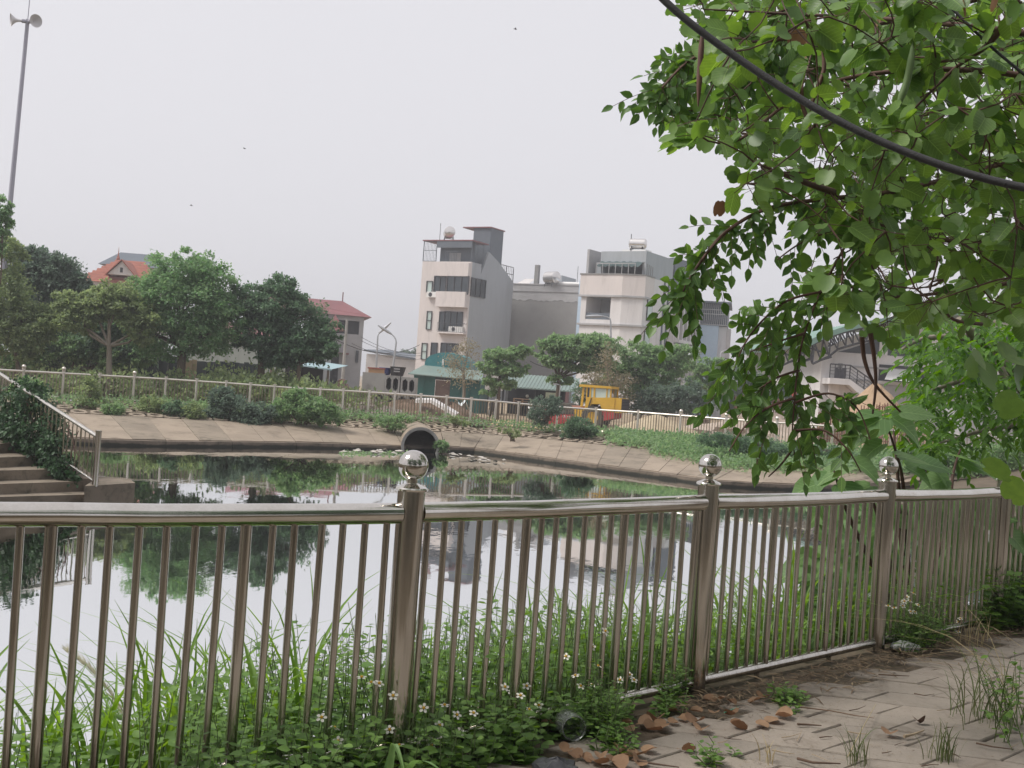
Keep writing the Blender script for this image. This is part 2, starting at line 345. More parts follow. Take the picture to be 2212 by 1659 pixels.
cand.sort(key=lambda c: (c[0], c[1]))
for off, _, p in cand:
    M4 = Matrix.Translation(p + Vector((0, 0, rnd.uniform(-.004, .003)))) @ Euler((rnd.gauss(0, .008), rnd.gauss(0, .008), rnd.gauss(0, .01))).to_matrix().to_4x4()
    me = rnd.choice(pm)
    if npv < 280 and not off:
        o = link(bpy.data.objects.new('paver', me), PAVS); o.matrix_world = M4; npv += 1
    else: rest.add([M4 @ vv.co for vv in me.vertices], [tuple(f.vertices) for f in me.polygons])
if rest.v: obj('paver_field', rest, PAVE, PAVS, kind='stuff')
# plinth kerb the near fence stands on
for a, b in zip([PL[2], PL[1], PL[0], PO[0], PO[1], PO[2], PO[3], PO[4], PO[5]], [PL[1], PL[0], PO[0], PO[1], PO[2], PO[3], PO[4], PO[5], PO[6]]):
    d = (b - a).normalized(); n = Vector((-d.y, d.x, 0))
    q = MB().add([a - n * .11 + Vector((0, 0, z)) for z in (-.2, .012)] + [b - n * .11 + Vector((0, 0, z)) for z in (-.2, .012)] + [b + n * .13 + Vector((0, 0, z)) for z in (-.2, .012)] + [a + n * .13 + Vector((0, 0, z)) for z in (-.2, .012)], [(0, 2, 3, 1), (1, 3, 5, 7), (7, 5, 4, 6)])
    struct('fence_plinth', q, SOIL)
# ------------------------------------------------------------------ building helpers
WHITE = MAT('cream_paint', (.66, .60, .575), (.60, .55, .53), .75, scale=.5, fine=3, dirt=(.38, .35, .33), dirt_amt=.4, stretch=(1, 1, .18))
WHITE2 = MAT('white_paint', (.67, .645, .64), (.61, .59, .585), .75, scale=.5, fine=3, dirt=(.4, .38, .37), dirt_amt=.4, stretch=(1, 1, .18))
GREYR = MAT('grey_render', (.36, .385, .41), (.33, .35, .37), .85, scale=.3, fine=3, dirt=(.24, .25, .26), dirt_amt=.45, stretch=(1, 1, .15))
GREYD = MAT('bare_render', (.255, .25, .245), (.22, .215, .21), .9, scale=.4, fine=3, dirt=(.17, .17, .165), dirt_amt=.4)
GREYL = MAT('pale_render', (.40, .395, .40), (.35, .345, .35), .9, scale=.4, fine=3, dirt=(.27, .27, .27), dirt_amt=.4)
SLATE = MAT('blue_grey_sheet', (.115, .135, .16), (.09, .105, .13), .6, scale=.6, fine=5)
GLASSD = MAT('dark_glass', (.025, .035, .045), (.04, .05, .06), .12, scale=.7, fine=2, spec=.6)
GLASSP = MAT('pale_glass', (.50, .60, .56), (.42, .52, .5), .15, scale=.7, fine=2, spec=.6)
BLUEP = MAT('pale_blue_paint', (.50, .62, .74), (.45, .56, .68), .75, scale=.3, fine=3)
BLUES = MAT('sky_blue_paint', (.23, .42, .62), (.2, .37, .55), .7, scale=.4, fine=3)
REDT = MAT('red_tile', (.36, .125, .085), (.28, .095, .065), .7, scale=1.2, fine=8, dirt=(.2, .07, .05), dirt_amt=.4)
REDD = MAT('dark_red_sheet', (.22, .08, .085), (.165, .065, .07), .6, scale=.8, fine=6)
TEALW = MAT('dark_teal_sheet', (.022, .115, .105), (.018, .09, .085), .6, scale=.6, fine=6, dirt=(.08, .1, .09), dirt_amt=.3)
TEALR = MAT('pale_teal_sheet', (.19, .255, .23), (.15, .205, .19), .6, scale=.7, fine=5, dirt=(.2, .22, .19), dirt_amt=.5)
TARP = MAT('teal_tarpaulin', (.045, .22, .235), (.035, .16, .18), .5, scale=1., fine=5)
RUST = MAT('rusty_sheet', (.22, .15, .125), (.14, .095, .08), .8, scale=1., fine=6, dirt=(.07, .05, .045), dirt_amt=.6)
ROOFG = MAT('green_roof_sheet', (.17, .29, .24), (.14, .24, .2), .55, scale=.8, fine=5)
PALEW = MAT('pale_board', (.6, .57, .56), (.5, .48, .47), .7, scale=.8, fine=5)
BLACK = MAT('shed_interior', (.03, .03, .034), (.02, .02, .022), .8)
TANKM = MAT('tank_steel', (.75, .72, .70), (.66, .63, .6), .22, .9, scale=1.5, fine=6)
WHITEP = MAT('white_plastic', (.75, .74, .72), (.68, .67, .65), .45)
class Bld:
    """root at the front right corner, local -x along the front to the left, y back; pixel corners become local a, z"""
    def __init__(s, name, label, pxr, pyr, d, ang, cat='building', group=None):
        s.o = P(pxr, pyr, d); s.ang = ang; s.dr = Vector((math.cos(ang), math.sin(ang))); s.bk = Vector((-math.sin(ang), math.cos(ang)))
        s.root = thing(name, label, cat, (s.o.x, s.o.y, 0), ang, group)
    def a(s, px, py, back=0):
        o = (s.o.x + s.bk.x * back, s.o.y + s.bk.y * back); t, d, z = HIT(px, py, o, s.dr); return t, z
    def b(s, px, py, a0=0):                              # on the side wall through local x = a0
        o = (s.o.x + s.dr.x * a0, s.o.y + s.dr.y * a0); t, d, z = HIT(px, py, o, s.bk); return t, z
    def part(s, name, mb, mat, parent=None, smooth=None, **k): return obj(name, mb, mat, parent or s.root, smooth, local=True, **k)
    def rect(s, x0, y0, x1, y1, face='f', back=0, a0=0):
        f = (lambda x, y: s.a(x, y, back)) if face == 'f' else (lambda x, y: s.b(x, y, a0))
        xm, ym = (x0 + x1) / 2, (y0 + y1) / 2
        return f(x0, ym)[0], f(x1, ym)[0], f(xm, y1)[1], f(xm, y0)[1]
    def window(s, x0, y0, x1, y1, face='f', back=0, a0=0, mat=None, cols=1, rows=1, fr=None, depth=.14, name='window'):
        p, q, z0, z1 = s.rect(x0, y0, x1, y1, face, back, a0); w = .07; m = MB(); pa = MB()
        def bx(mb, u0, v0, u1, v1, d0, d1):
            if face == 'f': mb.box(u0, back + d0, v0, u1, back + d1, v1)
            else: mb.box(a0 - d1, u0, v0, a0 - d0, u1, v1)
        bx(m, p, z0, p + w, z1, -depth, .0); bx(m, q - w, z0, q, z1, -depth, .0); bx(m, p + w, z0, q - w, z0 + w, -depth, 0.); bx(m, p + w, z1 - w, q - w, z1, -depth, 0.)
        for i in range(1, cols): u = p + (q - p) * i / cols; bx(m, u - .035, z0 + w, u + .035, z1 - w, -depth * .9, 0.)
        for i in range(1, rows): u = z0 + (z1 - z0) * i / rows; bx(m, p + w, u - .03, q - w, u + .03, -depth * .8, 0.)
        bx(pa, p + w, z0 + w, q - w, z1 - w, -.035, -.006)
        f = s.part(name, m, fr or DARKMETAL); s.part('pane', pa, mat or GLASSD, f); return f
def bars(mb, p, q, r=.03, n=5): mb.tube([p, q], r, n)
def tank(name, label, loc, rz, r=.62, L=1.5):
    t = thing(name, label, 'water tank', loc, rz, None)
    obj('drum', MB().lathe([(.01, -L / 2 - .14), (r * .75, -L / 2 - .09), (r, -L / 2), (r, L / 2), (r * .75, L / 2 + .09), (.01, L / 2 + .14)], (0, 0, r + .42), 20, 'X'), TANKM, t, 40, local=True)
    s = MB()
    for x in (-L * .36, L * .36):
        for y in (-.5, .5): bars(s, (x, y * 1.1, 0), (x, y * .8, .75), .035)
        bars(s, (x, -.5, .42), (x, .5, .42), .035)
    for y in (-.5, .5): bars(s, (-L * .45, y, .3), (L * .45, y, .3), .03)
    obj('stand', s, DARKMETAL, t, local=True); return t
def aircon(b, x0, y0, x1, y1, face='f', back=0, out=.45):
    p, q, z0, z1 = b.rect(x0, y0, x1, y1, face, back); m = MB().box(p, back - out, z0, q, back - .06, z1)
    u = b.part('air_conditioner', m, WHITEP); r = min(q - p, z1 - z0) * .38; c = p + (q - p) * .36
    b.part('fan_grille', MB().lathe([(.01, -.02), (r, -.02), (r, 0)], (c, back - out, (z0 + z1) / 2), 14, 'Y'), DARKMETAL, u); return u
# ------------------------------------------------------------------ A: narrow five-storey house
A = Bld('tall_narrow_house', 'tall narrow cream house with dark rooftop cage and grey side wall', 1012, 650, 125, -.52)
aL = A.a(907, 650)[0]; sd_ = A.b(1110, 600)[0]
zt, zp = 17.0, 14.6
A.part('front_wall', MB().box(aL, -.02, -.8, 0, .25, zp), WHITE)
A.part('side_wall', MB().prism([(-.25, .252), (-.002, .252), (-.002, sd_), (-.25, sd_)], -.8, zp - 1.2), GREYR)
up = MB().add([(-.25, 2.2, zp - 1.2), (-.002, 2.2, zp - 1.2), (-.002, sd_, zp - 1.2), (-.25, sd_, zp - 1.2), (-.25, 3.6, 16.2), (-.002, 3.6, 16.2), (-.002, sd_ * .62, 15.3), (-.25, sd_ * .62, 15.3)], [(0, 1, 5, 4), (1, 2, 6, 5), (2, 3, 7, 6), (3, 0, 4, 7), (4, 5, 6, 7)])
A.part('upper_side_wall', up, GREYR)
A.part('side_parapet', MB().box(-.25, .252, zp - 1.2, -.004, 2.2, zp), GREYR)
A.part('left_wall', MB().box(aL, .252, -.8, aL + .25, sd_, zp), GREYR); A.part('back_wall', MB().box(aL + .252, sd_ - .25, -.8, -.252, sd_, zp - 1.3), GREYR)
A.part('terrace_floor', MB().box(aL + .25, .25, zp - 1.3, -.25, sd_ - .25, zp - 1.1), GREYD)
A.part('terrace_back_wall', MB().box(aL + 1.7, .9, zp - 1.1, -.26, 1.1, zt - .12), SLATE); A.part('terrace_daylight_panel', MB().box(aL + 3.0, .84, zp - .3, aL + 4.5, .89, zp + 1.1), GREYL)  # low pale panel is painted daylight, as if through a small opening
A.part('terrace_roof', MB().box(aL - .1, -.15, zt - .1, .1, 3.3, zt + .02), REDD)
A.part('awning_fascia', MB().box(aL + 1.8, -.1, zt - .85, 0, -.04, zt - .12), SLATE)
cage = MB()
for i in range(9): x = aL + .05 + i * .19; bars(cage, (x, .05, zp), (x, .05, zt - .1), .022, 4)
for z in (zp + .05, zp + 1.25, zt - .15): bars(cage, (aL, .05, z), (aL + 1.7, .05, z), .03, 4)
for x in (aL, aL + 1.75, -.05): bars(cage, (x, .05, zp), (x, .05, zt - .1), .06, 4)
for y in (1.2, 2.4): bars(cage, (-.05, y, zp - .3), (-.05, y, zt - .2), .05, 4)
for i in range(12): bars(cage, (-.05, .2 + i * .24, zp - .1), (-.05, .2 + i * .24, zt - .3), .016, 4)
for i in range(8): bars(cage, (aL + 3.0 + i * .2, .08, zp), (aL + 3.0 + i * .2, .08, zp + 1.15), .03, 4)
bars(cage, (aL + 2.95, .08, zp + 1.15), (aL + 4.5, .08, zp + 1.15), .04, 4)
A.part('terrace_cage', cage, SLATE, kind='stuff')
c2 = MB(); y0 = sd_ * .66
for k in range(3):
    y = y0 + (sd_ - y0) * k / 2; bars(c2, (-.12, y, zp - 1.3), (-.12, y, 15.25 - .1 * k), .06, 4)
for k in range(9): y = y0 + (sd_ - y0) * k / 8; bars(c2, (-.12, y, zp - 1.3), (-.12, y, 15.2), .02, 4)
for z in (zp - .3, 15.15): bars(c2, (-.12, y0, z), (-.12, sd_, z), .04, 4)
A.part('rear_cage', c2, DARKMETAL, kind='stuff')
A.part('stair_tower', MB().box(-2.6, 4.2, zp - 1.3, -.3, 7., 19.0), SLATE); A.part('stair_tower_roof', MB().box(-4.0, 4.0, 19.0, -.2, 7.2, 19.12), REDD)
A.part('balcony_front', MB().box(aL + 2.6, -.75, 9.5, .0, -.022, 11.2), WHITE); A.part('upper_band', MB().box(aL + 2.6, -.5, 12.95, .0, -.022, zp - .15), WHITE)
A.window(966, 596, 1013, 636, back=-.35, cols=3); A.window(938, 596, 964, 632, cols=2)
A.window(922, 607, 935, 632, mat=GLASSP); A.window(949, 673, 961, 715)
A.window(922, 672, 933, 712, mat=GLASSP, rows=2); aw = A.window(960, 673, 1000, 716, cols=3, name='balcony_door')
A.window(911, 741, 923, 777, mat=GLASSP, rows=2); A.window(931, 740, 945, 776); A.window(952, 741, 990, 777, cols=3)
sw = A.window(1016, 602, 1048, 642, 's', cols=3)
rl = MB(); p, q, z0, z1 = A.rect(951, 699, 1007, 718)
for i in range(13): x = p + (q - p) * i / 12; bars(rl, (x, -.6, z0), (x, -.6, z1), .02, 4)
for z in (z0, z1): bars(rl, (p, -.6, z), (q, -.6, z), .03, 4)
for x in (p, q): bars(rl, (x, -.6, z1), (x, 0, z1), .03, 4)
A.part('balcony_rail', rl, DARKMETAL); A.part('balcony_slab', MB().box(p - .1, -.7, z0 - .18, q + .1, -.022, z0 - .02), WHITE)
aircon(A, 926, 631, 949, 643); aircon(A, 974, 706, 1003, 718, out=.5)
bars(mA := MB(), (-5.2, 1.2, zt), (-5.2, 1.2, zt + 2.1), .03, 5); A.part('lightning_rod', mA, DARKMETAL)
lc = A.root.matrix_basis @ Vector((-4.1, 1.4, zt + .02)); tank('rooftop_water_tank', 'round steel water tank on the tall narrow cream house roof', lc, A.ang - .9)
# ------------------------------------------------------------------ B: unfinished grey party wall house
B = Bld('grey_unrendered_house', 'plain grey house with dark bare render, between two pale houses', 1247, 700, 131, -.48)
bL = B.a(1098, 700)[0]; zb = 13.35
B.part('wall', MB().box(bL, 0, -.8, 0, 10, 11.75), GREYD); 
edge = [(bL, 11.752)] + [(bL + (-bL) * i / 26, 11.5 + rnd.uniform(-.18, .3)) for i in range(27)] + [(0, 11.752)]
B.part('upper_render', MB().box(bL, -.03, 11.754, 0, 10, zb), GREYL)
ee = [(bL, 11.9)] + [(bL + (-bL) * i / 26, 11.55 + rnd.uniform(-.2, .12)) for i in range(27)] + [(0, 11.9)]
B.part('render_edge', MB().prismy(ee, -.034, -.002), GREYL)
B.part('roof_slab', MB().box(bL, -.1, zb, 0, 10, zb + .12), GREYL)
B.part('roof_ledge', MB().box(bL, -.12, 12.55, 0, -.032, 12.63), GREYL)
B.part('edge_pillar', MB().box(.002, -.25, -.8, .55, 10, 13.9), BLUEP)
B.part('roof_room', MB().box(bL * .64, 3, zb + .12, bL * .42, 7, zb + 1.5), GREYR); B.part('chimney', MB().box(bL * .78, 2, zb + .12, bL * .78 + .5, 2.5, zb + 2.6), GREYD)
sp = MB().add([(bL * .97, 1, zb + .2), (bL * .80, 1, zb + .2), (bL * .80, 3, zb + 1.), (bL * .97, 3, zb + 1.), (bL * .97, 1, zb + .14), (bL * .80, 1, zb + .14)], [(0, 1, 2, 3), (4, 5, 1, 0)])
B.part('solar_panel', sp, PALEW)
B.part('roof_pipe', MB().tube([(-3.0, .3, zb + .28), (-.1, .3, zb + .25)], .2, 8), WHITEP, smooth=40)
bars(mA := MB(), (-.5, .2, zb), (-.5, .2, zb + 2.3), .03, 5); B.part('lightning_rod', mA, DARKMETAL)
lc = B.root.matrix_basis @ Vector((bL * .41, -.0, zb - .25)); tank('rooftop_water_tank', 'steel water tank on a frame on the plain grey house', lc, B.ang - .35, .72, 1.6)
# ------------------------------------------------------------------ C: white house with chamfered corner
Cc = Bld('white_corner_house', 'white house with chamfered corner and tarpaulin on its top terrace', 1343, 640, 110.5, -.588)
cL = Cc.a(1256, 640)[0]; side_dir = math.radians(58.5); FR2 = P(1390, 640, 110)
loc2 = Cc.root.matrix_basis.inverted() @ Vector((FR2.x, FR2.y, 0)); ex_, ey_ = loc2.x, loc2.y
rot_s = side_dir - Cc.ang; sdv = Vector((math.cos(rot_s), math.sin(rot_s)))
def CS(L): return (ex_ + sdv.x * L, ey_ + sdv.y * L)
def cz(py, x=1360, d=110): return P(x, py, d).z
Lm, Le = 6.6, 12.4
plan = [(cL, 0), (0, 0), (ex_, ey_), CS(Lm), (cL + 1.2, 9.5), (cL, 9)]
z_a, z_b, z_c, z_d, z_e = 15.3, 12.85, 11.1, 7.95, 4.6
op = Cc.rect(1265, 636, 1318, 706); 
def shell(z0, z1, poly): return MB().prism(poly, z0, z1)
Cc.part('lower_wall', shell(-.8, z_e - .0, plan), WHITE2)
Cc.part('middle_wall', MB().prism([(op[0], .0), (op[0], 3.2), (op[1], 3.2), (op[1], 0), (0, 0), (ex_, ey_), CS(Lm), (cL + 1.2, 9.5), (cL, 9), (cL, 0)], z_d + .5, z_c - .3), WHITE2)
Cc.part('storey_wall', shell(z_e, z_d + .5, plan), WHITE2); Cc.part('upper_band', shell(z_c - .3, z_b, plan), WHITE2)
def outs(e): return [(cL - e, -e), (e * .35, -e), (ex_ + e, ey_ - e * .4), (CS(2.0)[0] + e, CS(2.0)[1]), (CS(2.0)[0] - .4, CS(2.0)[1] + .4), (cL - e, 5)]
Cc.part('ledge', shell(z_c - .42, z_c - .24, outs(.22)), GREYL); Cc.part('band_front', shell(z_c - .24, z_b, outs(.16)), WHITE); Cc.part('lower_ledge', shell(z_d - .08, z_d + .1, outs(.2)), GREYL)
Cc.part('terrace_coping', shell(z_b + .001, z_b + .14, outs(.22)), GREYD)
Cc.part('loggia_parapet', MB().box(op[0] + .02, .1, z_d + .5, op[1] - .02, .22, z_d + 1.15), SLATE)
Cc.part('loggia_back', MB().box(op[0] + .01, 3.0, z_d + .5, op[1] - .01, 3.18, z_c - .31), GREYL); Cc.part('loggia_door', MB().box(op[1] - .7, 2.9, z_d + .52, op[1] - .06, 2.99, z_c - 1.2), GLASSD)
tz0, tz1 = 13.0, z_a
tp = [(cL + 1., .9), (-.15, .7), (ex_ - .35, ey_ + .6), CS(Lm), (cL + 1.6, 9)]
Cc.part('roof_storey', MB().prism([(cL + 1., .9), (cL + 1.5, .9), (cL + 1.5, 3.4), (ex_ - .6, 3.2), (ex_ - .45, ey_ + .2), (ex_ - .02, ey_ + .05), CS(Lm), (cL + 1.6, 9)], z_b, z_a - 1.1), GREYR)
Cc.part('roof_block', MB().prism([(cL + 1.4, .9), (0, .9), (ex_ - .02, ey_ + .05), CS(Lm), (cL + 1.6, 9)], z_a - 1.1, z_a), GREYR)
Cc.part('left_fin', MB().box(cL + .15, .3, z_b, cL + .4, 8, z_a + .15), GREYL)
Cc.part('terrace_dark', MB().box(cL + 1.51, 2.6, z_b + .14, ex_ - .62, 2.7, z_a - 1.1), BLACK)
tm = MB(); nx = 22
for i in range(nx + 1):
    x = cL + 1.4 + (ex_ - .35 - cL - 1.4) * i / nx; w1 = .08 * math.sin(i * 1.7); w2 = .07 * math.sin(i * 2.3 + 1)
    tm.v += [(x, 1.0, z_a - .95 + w1 * .5), (x, .5 + w2, z_a - 1.25 + w1), (x, .12 + w1 * .5, z_a - 1.6 + w2)]
for i in range(nx):
    for k in range(2): tm.f.append((i * 3 + k, i * 3 + 3 + k, i * 3 + 4 + k, i * 3 + 1 + k))
Cc.part('tarpaulin', tm, MAT('dark_green_net', (.06, .095, .095), (.04, .065, .07), .8, scale=2), smooth=60)
tr = MB()
for i in range(7): x = cL + 1.4 + (ex_ - .8 - cL - 1.4) * i / 6; bars(tr, (x, .1, z_b + .14), (x, .1, z_b + 1.15), .04, 5)
bars(tr, (cL + 1.4, .1, z_b + 1.15), (ex_ - .8, .1, z_b + 1.15), .05, 5); Cc.part('terrace_rail', tr, GREYL)
# side wall pieces (straight run from the chamfer to the rear wing)
SM = Matrix.Translation((ex_, ey_, 0)) @ Matrix.Rotation(rot_s, 4, 'Z')
def cside(name, u0, z0, u1, z1, d0, d1, mat, parent=None): return Cc.part(name, MB().box(u0, -d1, z0, u1, -d0, z1, SM), mat, parent)
for k in range(4): cside('slit', .35 + k * .42, 12.6 - k * .05, .5 + k * .42, 14.1 - k * .05, -.02, .015, GREYD)
for u0, z0, u1, z1 in ((.9, 8.6, 2.1, 11.6), (.7, 5.4, 1.9, 7.6)):
    f = cside('window', u0, z0, u1, z1, 0, .09, DARKMETAL); cside('pane', u0 + .1, z0 + .1, u1 - .1, z1 - .1, .092, .11, GLASSP, f)
for u in (4.6, 5.6): cside('drain_pipe', u, -.5, u + .22, 13.2, 0, .12, SLATE)
Cc.part('rear_wing', MB().prism([CS(Lm + .01), (CS(Lm)[0] + .5 * sdv.y, CS(Lm)[1] - .5 * sdv.x), (CS(Le)[0] + .5 * sdv.y, CS(Le)[1] - .5 * sdv.x), CS(Le), (CS(Le)[0] - 6, CS(Le)[1] + 4), (CS(Lm)[0] - 5, CS(Lm)[1] + 3)], -.8, 11.6), WHITE2)
Cc.part('rear_wing_top', MB().prism([CS(Lm + .4), CS(Le), (CS(Le)[0] - 6, CS(Le)[1] + 4), (CS(Lm)[0] - 5, CS(Lm)[1] + 3)], 11.6, 15.6), SLATE)
for z0, z1 in ((7.3, 11.2), (3.0, 6.4)):
    cside('wing_frame', Lm + .2, z1, Le, z1 + .35, .5, 1.1, WHITE2); cside('wing_sill', Lm + .2, z0 - .4, Le, z0 - .1, .5, 1.1, WHITE2)
    for k in range(6): u = Lm + .3 + k * (Le - Lm - .6) / 5; cside('mullion', u - .12, z0 - .1, u + .12, z1, .5, 1.0, WHITE2)
    for k in range(5): u = Lm + .3 + k * (Le - Lm - .6) / 5; cside('window_pane', u + .14, z0 - .08, u + (Le - Lm - .6) / 5 - .14, z1 - .02, .5, .56, GLASSD)
bars(mA := MB(), (-.6, 2.2, z_a), (-.6, 2.2, z_a + 1.9), .04, 5); Cc.part('lightning_rod', mA, DARKMETAL)
lc = Cc.root.matrix_basis @ Vector((ex_ - 1.9, 2.4, z_a)); tank('rooftop_water_tank', 'steel water tank lying on the white corner house roof', lc, Cc.ang + .25, .52, 1.5)
Cc.part('tank_base', MB().box(ex_ - 3.3, 1.8, z_a, ex_ - .7, 3.1, z_a + .3), WHITEP)
# ------------------------------------------------------------------ D: pale blue house behind
D = Bld('pale_blue_house', 'pale blue house with dark caged top storey behind the white house', 1550, 740, 122, -.2)
dL = D.a(1480, 740)[0]; dS = D.b(1568, 740)[0]; zc = P(1530, 702, 122).z; zd = P(1530, 650, 122).z
D.part('wall', MB().box(dL, 0, -.8, 0, min(dS, 9), zc), BLUEP); D.part('upper_storey', MB().box(dL, .6, zc, .9, min(dS, 9), zd - .2), SLATE); D.part('roof', MB().box(dL, -.3, zd - .2, 1.2, min(dS, 9), zd), SLATE)
rl = MB()
for i in range(22): x = dL + (.9 - dL) * i / 21; bars(rl, (x, -.1, zc), (x, -.1, zd - .25), .03, 4)
for z in (zc + .05, zc + 1.2, zd - .9): bars(rl, (dL, -.1, z), (.9, -.1, z), .05, 4)
D.part('cage', rl, GREYL, kind='stuff'); D.part('side_bay', MB().box(.002, .8, -.8, .85, 5, zc - .01), WHITE2); D.part('side_balcony', MB().box(.86, 1.0, zc - 6.2, 1.5, 5, zc - 5.0), GREYD)
D.part('side_balcony', MB().box(.86, 1.0, zc - 3.4, 1.3, 5, zc - .2), PALEW); D.part('balcony_gap', MB().box(.855, 1.2, zc - 5.0, .9, 4.8, zc - 3.4), DARKMETAL)
# ------------------------------------------------------------------ E: grey concrete house with red roof
E_ = Bld('grey_red_roof_house', 'bare concrete house with a long red roof and open top storey', 783, 740, 112, .22)
eL = E_.a(690, 740)[0]; ez = P(760, 683, 112).z; eS = 7.
E_.part('wall', MB().box(eL, 0, -.8, 0, eS, P(760, 722, 112).z), GREYL)
z0 = P(760, 722, 112).z
E_.part('storey_shade', MB().box(eL + .3, .9, z0, -.3, eS - .3, ez - .45), BLACK)  # solid black block painted as the shade inside the top storey
for x in (eL, -.42): E_.part('column', MB().box(x, 0, z0, x + .42, .42, ez - .45), GREYL)
E_.part('column', MB().box(-.42, eS - .42, z0, 0, eS, ez - .45), GREYL); E_.part('eave_beam', MB().box(eL, 0, ez - .45, 0, eS, ez), GREYL)
rf = MB().add([(eL - 8, -.5, ez), (.7, -.5, ez), (.7, eS + .5, ez), (eL - 8, eS + .5, ez), (eL - 8, eS / 2, ez + 1.6), (-2.0, eS / 2, ez + 1.6), (.2, -.1, ez + .25)], [(0, 1, 6, 5, 4), (1, 2, 5, 6), (2, 3, 4, 5), (3, 0, 4), (3, 2, 1, 0)])
E_.part('roof', rf, REDD); bars(mA := MB(), (-2, eS / 2, ez + 1.5), (-2, eS / 2, ez + 2.5), .06, 5); E_.part('roof_finial', mA, REDD)
E_.part('side_window', MB().box(.0, 2.5, z0 + .1, .04, 5.5, z0 + 2.0), PALEW); E_.part('side_opening', MB().box(.041, 3.0, z0 + .3, .07, 4.2, z0 + 1.6), DARKMETAL)
E_.window(768, 757, 774, 783) ; E_.part('porch_roof', MB().box(eL + .2, -1.8, 3.2, eL + 2.8, 0, 3.35), REDD); E_.part('porch_shade', MB().box(eL + .3, -.05, -.5, eL + 2.0, -.002, 3.2), BLACK)  # porch: black sheet on the wall painted as the shade inside
gz = Bld('corrugated_annex', 'pale grey sheet annex left of the bare concrete house', 716, 760, 106, .22)
gL = gz.a(655, 760)[0]; gt = P(700, 712, 106).z
gm = MB(); n = 26
for i in range(n): x = gL + (-gL) * i / n; w_ = -gL / n; gm.box(x, -.06 if i % 2 else 0, -.8, x + w_, .2, gt)
gz.part('sheet_wall', gm, GREYR); gz.part('side_sheet', MB().box(-.2, .21, -.8, 0, 6, gt), GREYR); gz.part('roof', MB().add([(gL, -.2, gt + .02), (.2, -.2, gt + .02), (.2, 6, gt + .9), (gL, 6, gt + .9)], [(0, 1, 2, 3)]), REDD); gz.window(690, 745, 699, 776, fr=WHITEP)
tx = gz.a(724, 700)[0]; tu = MB().add([(tx - .9, -.5, gt), (tx + .9, -.5, gt), (tx, .6, gt + 1.5), (tx - .9, 1.7, gt), (tx + .9, 1.7, gt)], [(0, 1, 2), (1, 4, 2), (4, 3, 2), (3, 0, 2)]); gz.part('turret_roof', tu, REDD)
Pg = Bld('pale_green_house', 'low pale green house glimpsed below the dark spreading tree', 672, 775, 84, .1); pL = Pg.a(395, 775)[0]; pz = P(620, 738, 84).z
Pg.part('wall', MB().box(pL, 0, -.8, 0, 6, pz), MAT('pale_green_wall', (.36, .40, .37), (.29, .32, .30), .85, scale=.5, fine=3, dirt=(.2, .21, .2), dirt_amt=.5, stretch=(1, 1, .2))); Pg.part('roof', MB().add([(pL - .4, -.4, pz), (.4, -.4, pz), (.4, 6.4, pz), (pL - .4, 6.4, pz), (pL + 1, 3, pz + 1.2), (-1, 3, pz + 1.2)], [(0, 1, 5, 4), (1, 2, 5), (2, 3, 4, 5), (3, 0, 4), (3, 2, 1, 0)]), REDD)
Pg.window(600, 770, 618, 792); Pg.window(640, 770, 655, 792)
# ------------------------------------------------------------------ F: red tiled roof behind the left trees
Fh = Bld('red_tiled_house', 'red tiled house with a white gable showing above the trees', 345, 590, 95, .1)
fL = Fh.a(165, 590)[0]; fz = P(250, 606, 95).z; ft = P(230, 562, 95).z
Fh.part('wall', MB().box(fL + .5, .5, -.8, -.5, 8, fz), WHITE2)
Fh.part('roof', MB().add([(fL, 0, fz - .2), (0, 0, fz - .2), (0, 8.5, fz - .2), (fL, 8.5, fz - .2), (fL + 2.2, 4, ft + .35), (-2.2, 4, ft + .35)], [(0, 1, 5, 4), (1, 2, 5), (2, 3, 4, 5), (3, 0, 4), (3, 2, 1, 0)]), REDT)
for k in range(9):
    tt = (k + .5) / 9; Fh.part('tile_course', MB().add([(fL + 2.2 * tt, 4 * tt - .03, fz - .2 + (ft + .55 - fz) * tt + .0), (-2.2 * tt, 4 * tt - .03, fz - .2 + (ft + .55 - fz) * tt), (-2.2 * tt, 4 * tt + .1, fz - .08 + (ft + .55 - fz) * tt + .04), (fL + 2.2 * tt, 4 * tt + .1, fz - .08 + (ft + .55 - fz) * tt + .04)], [(0, 1, 2, 3)]), REDT)
gx = Fh.a(263, 590)[0]; fz = P(263, 592, 95).z; gb = [(gx - 1.1, fz - .1), (gx + 1.1, fz - .1), (gx, fz + 1.05)]
Fh.part('gable_wall', MB().prismy(gb, -.12, 3), WHITE2)
gr = MB()
for s_ in (-1, 1): gr.add([(gx + s_ * 1.3, -.4, fz - .2), (gx, -.4, fz + 1.2), (gx, 3.5, fz + 1.2), (gx + s_ * 1.3, 3.5, fz - .2), (gx + s_ * 1.3, -.4, fz - .3), (gx, -.4, fz + 1.1)], [(0, 1, 2, 3), (0, 4, 5, 1)])
Fh.part('gable_roof', gr, REDT); Fh.part('gable_vent', MB().box(gx - .12, -.16, fz + .1, gx + .1, -.121, fz + .5), DARKMETAL)
Fh.part('ridge_finial', MB().lathe([(.12, 0), (.16, .2), (.05, .5), (.01, 1.2)], (fL + 2.3, 4, ft + .3), 6), REDT)
Fs = Bld('slate_roof_house', 'grey sheet roof rising behind the red tiled house', 350, 560, 104, .1); sL = Fs.a(212, 560)[0]; sz = P(270, 558, 104).z
Fs.part('wall', MB().box(sL + .4, .4, -.8, -.4, 7, sz - .6), WHITE2)
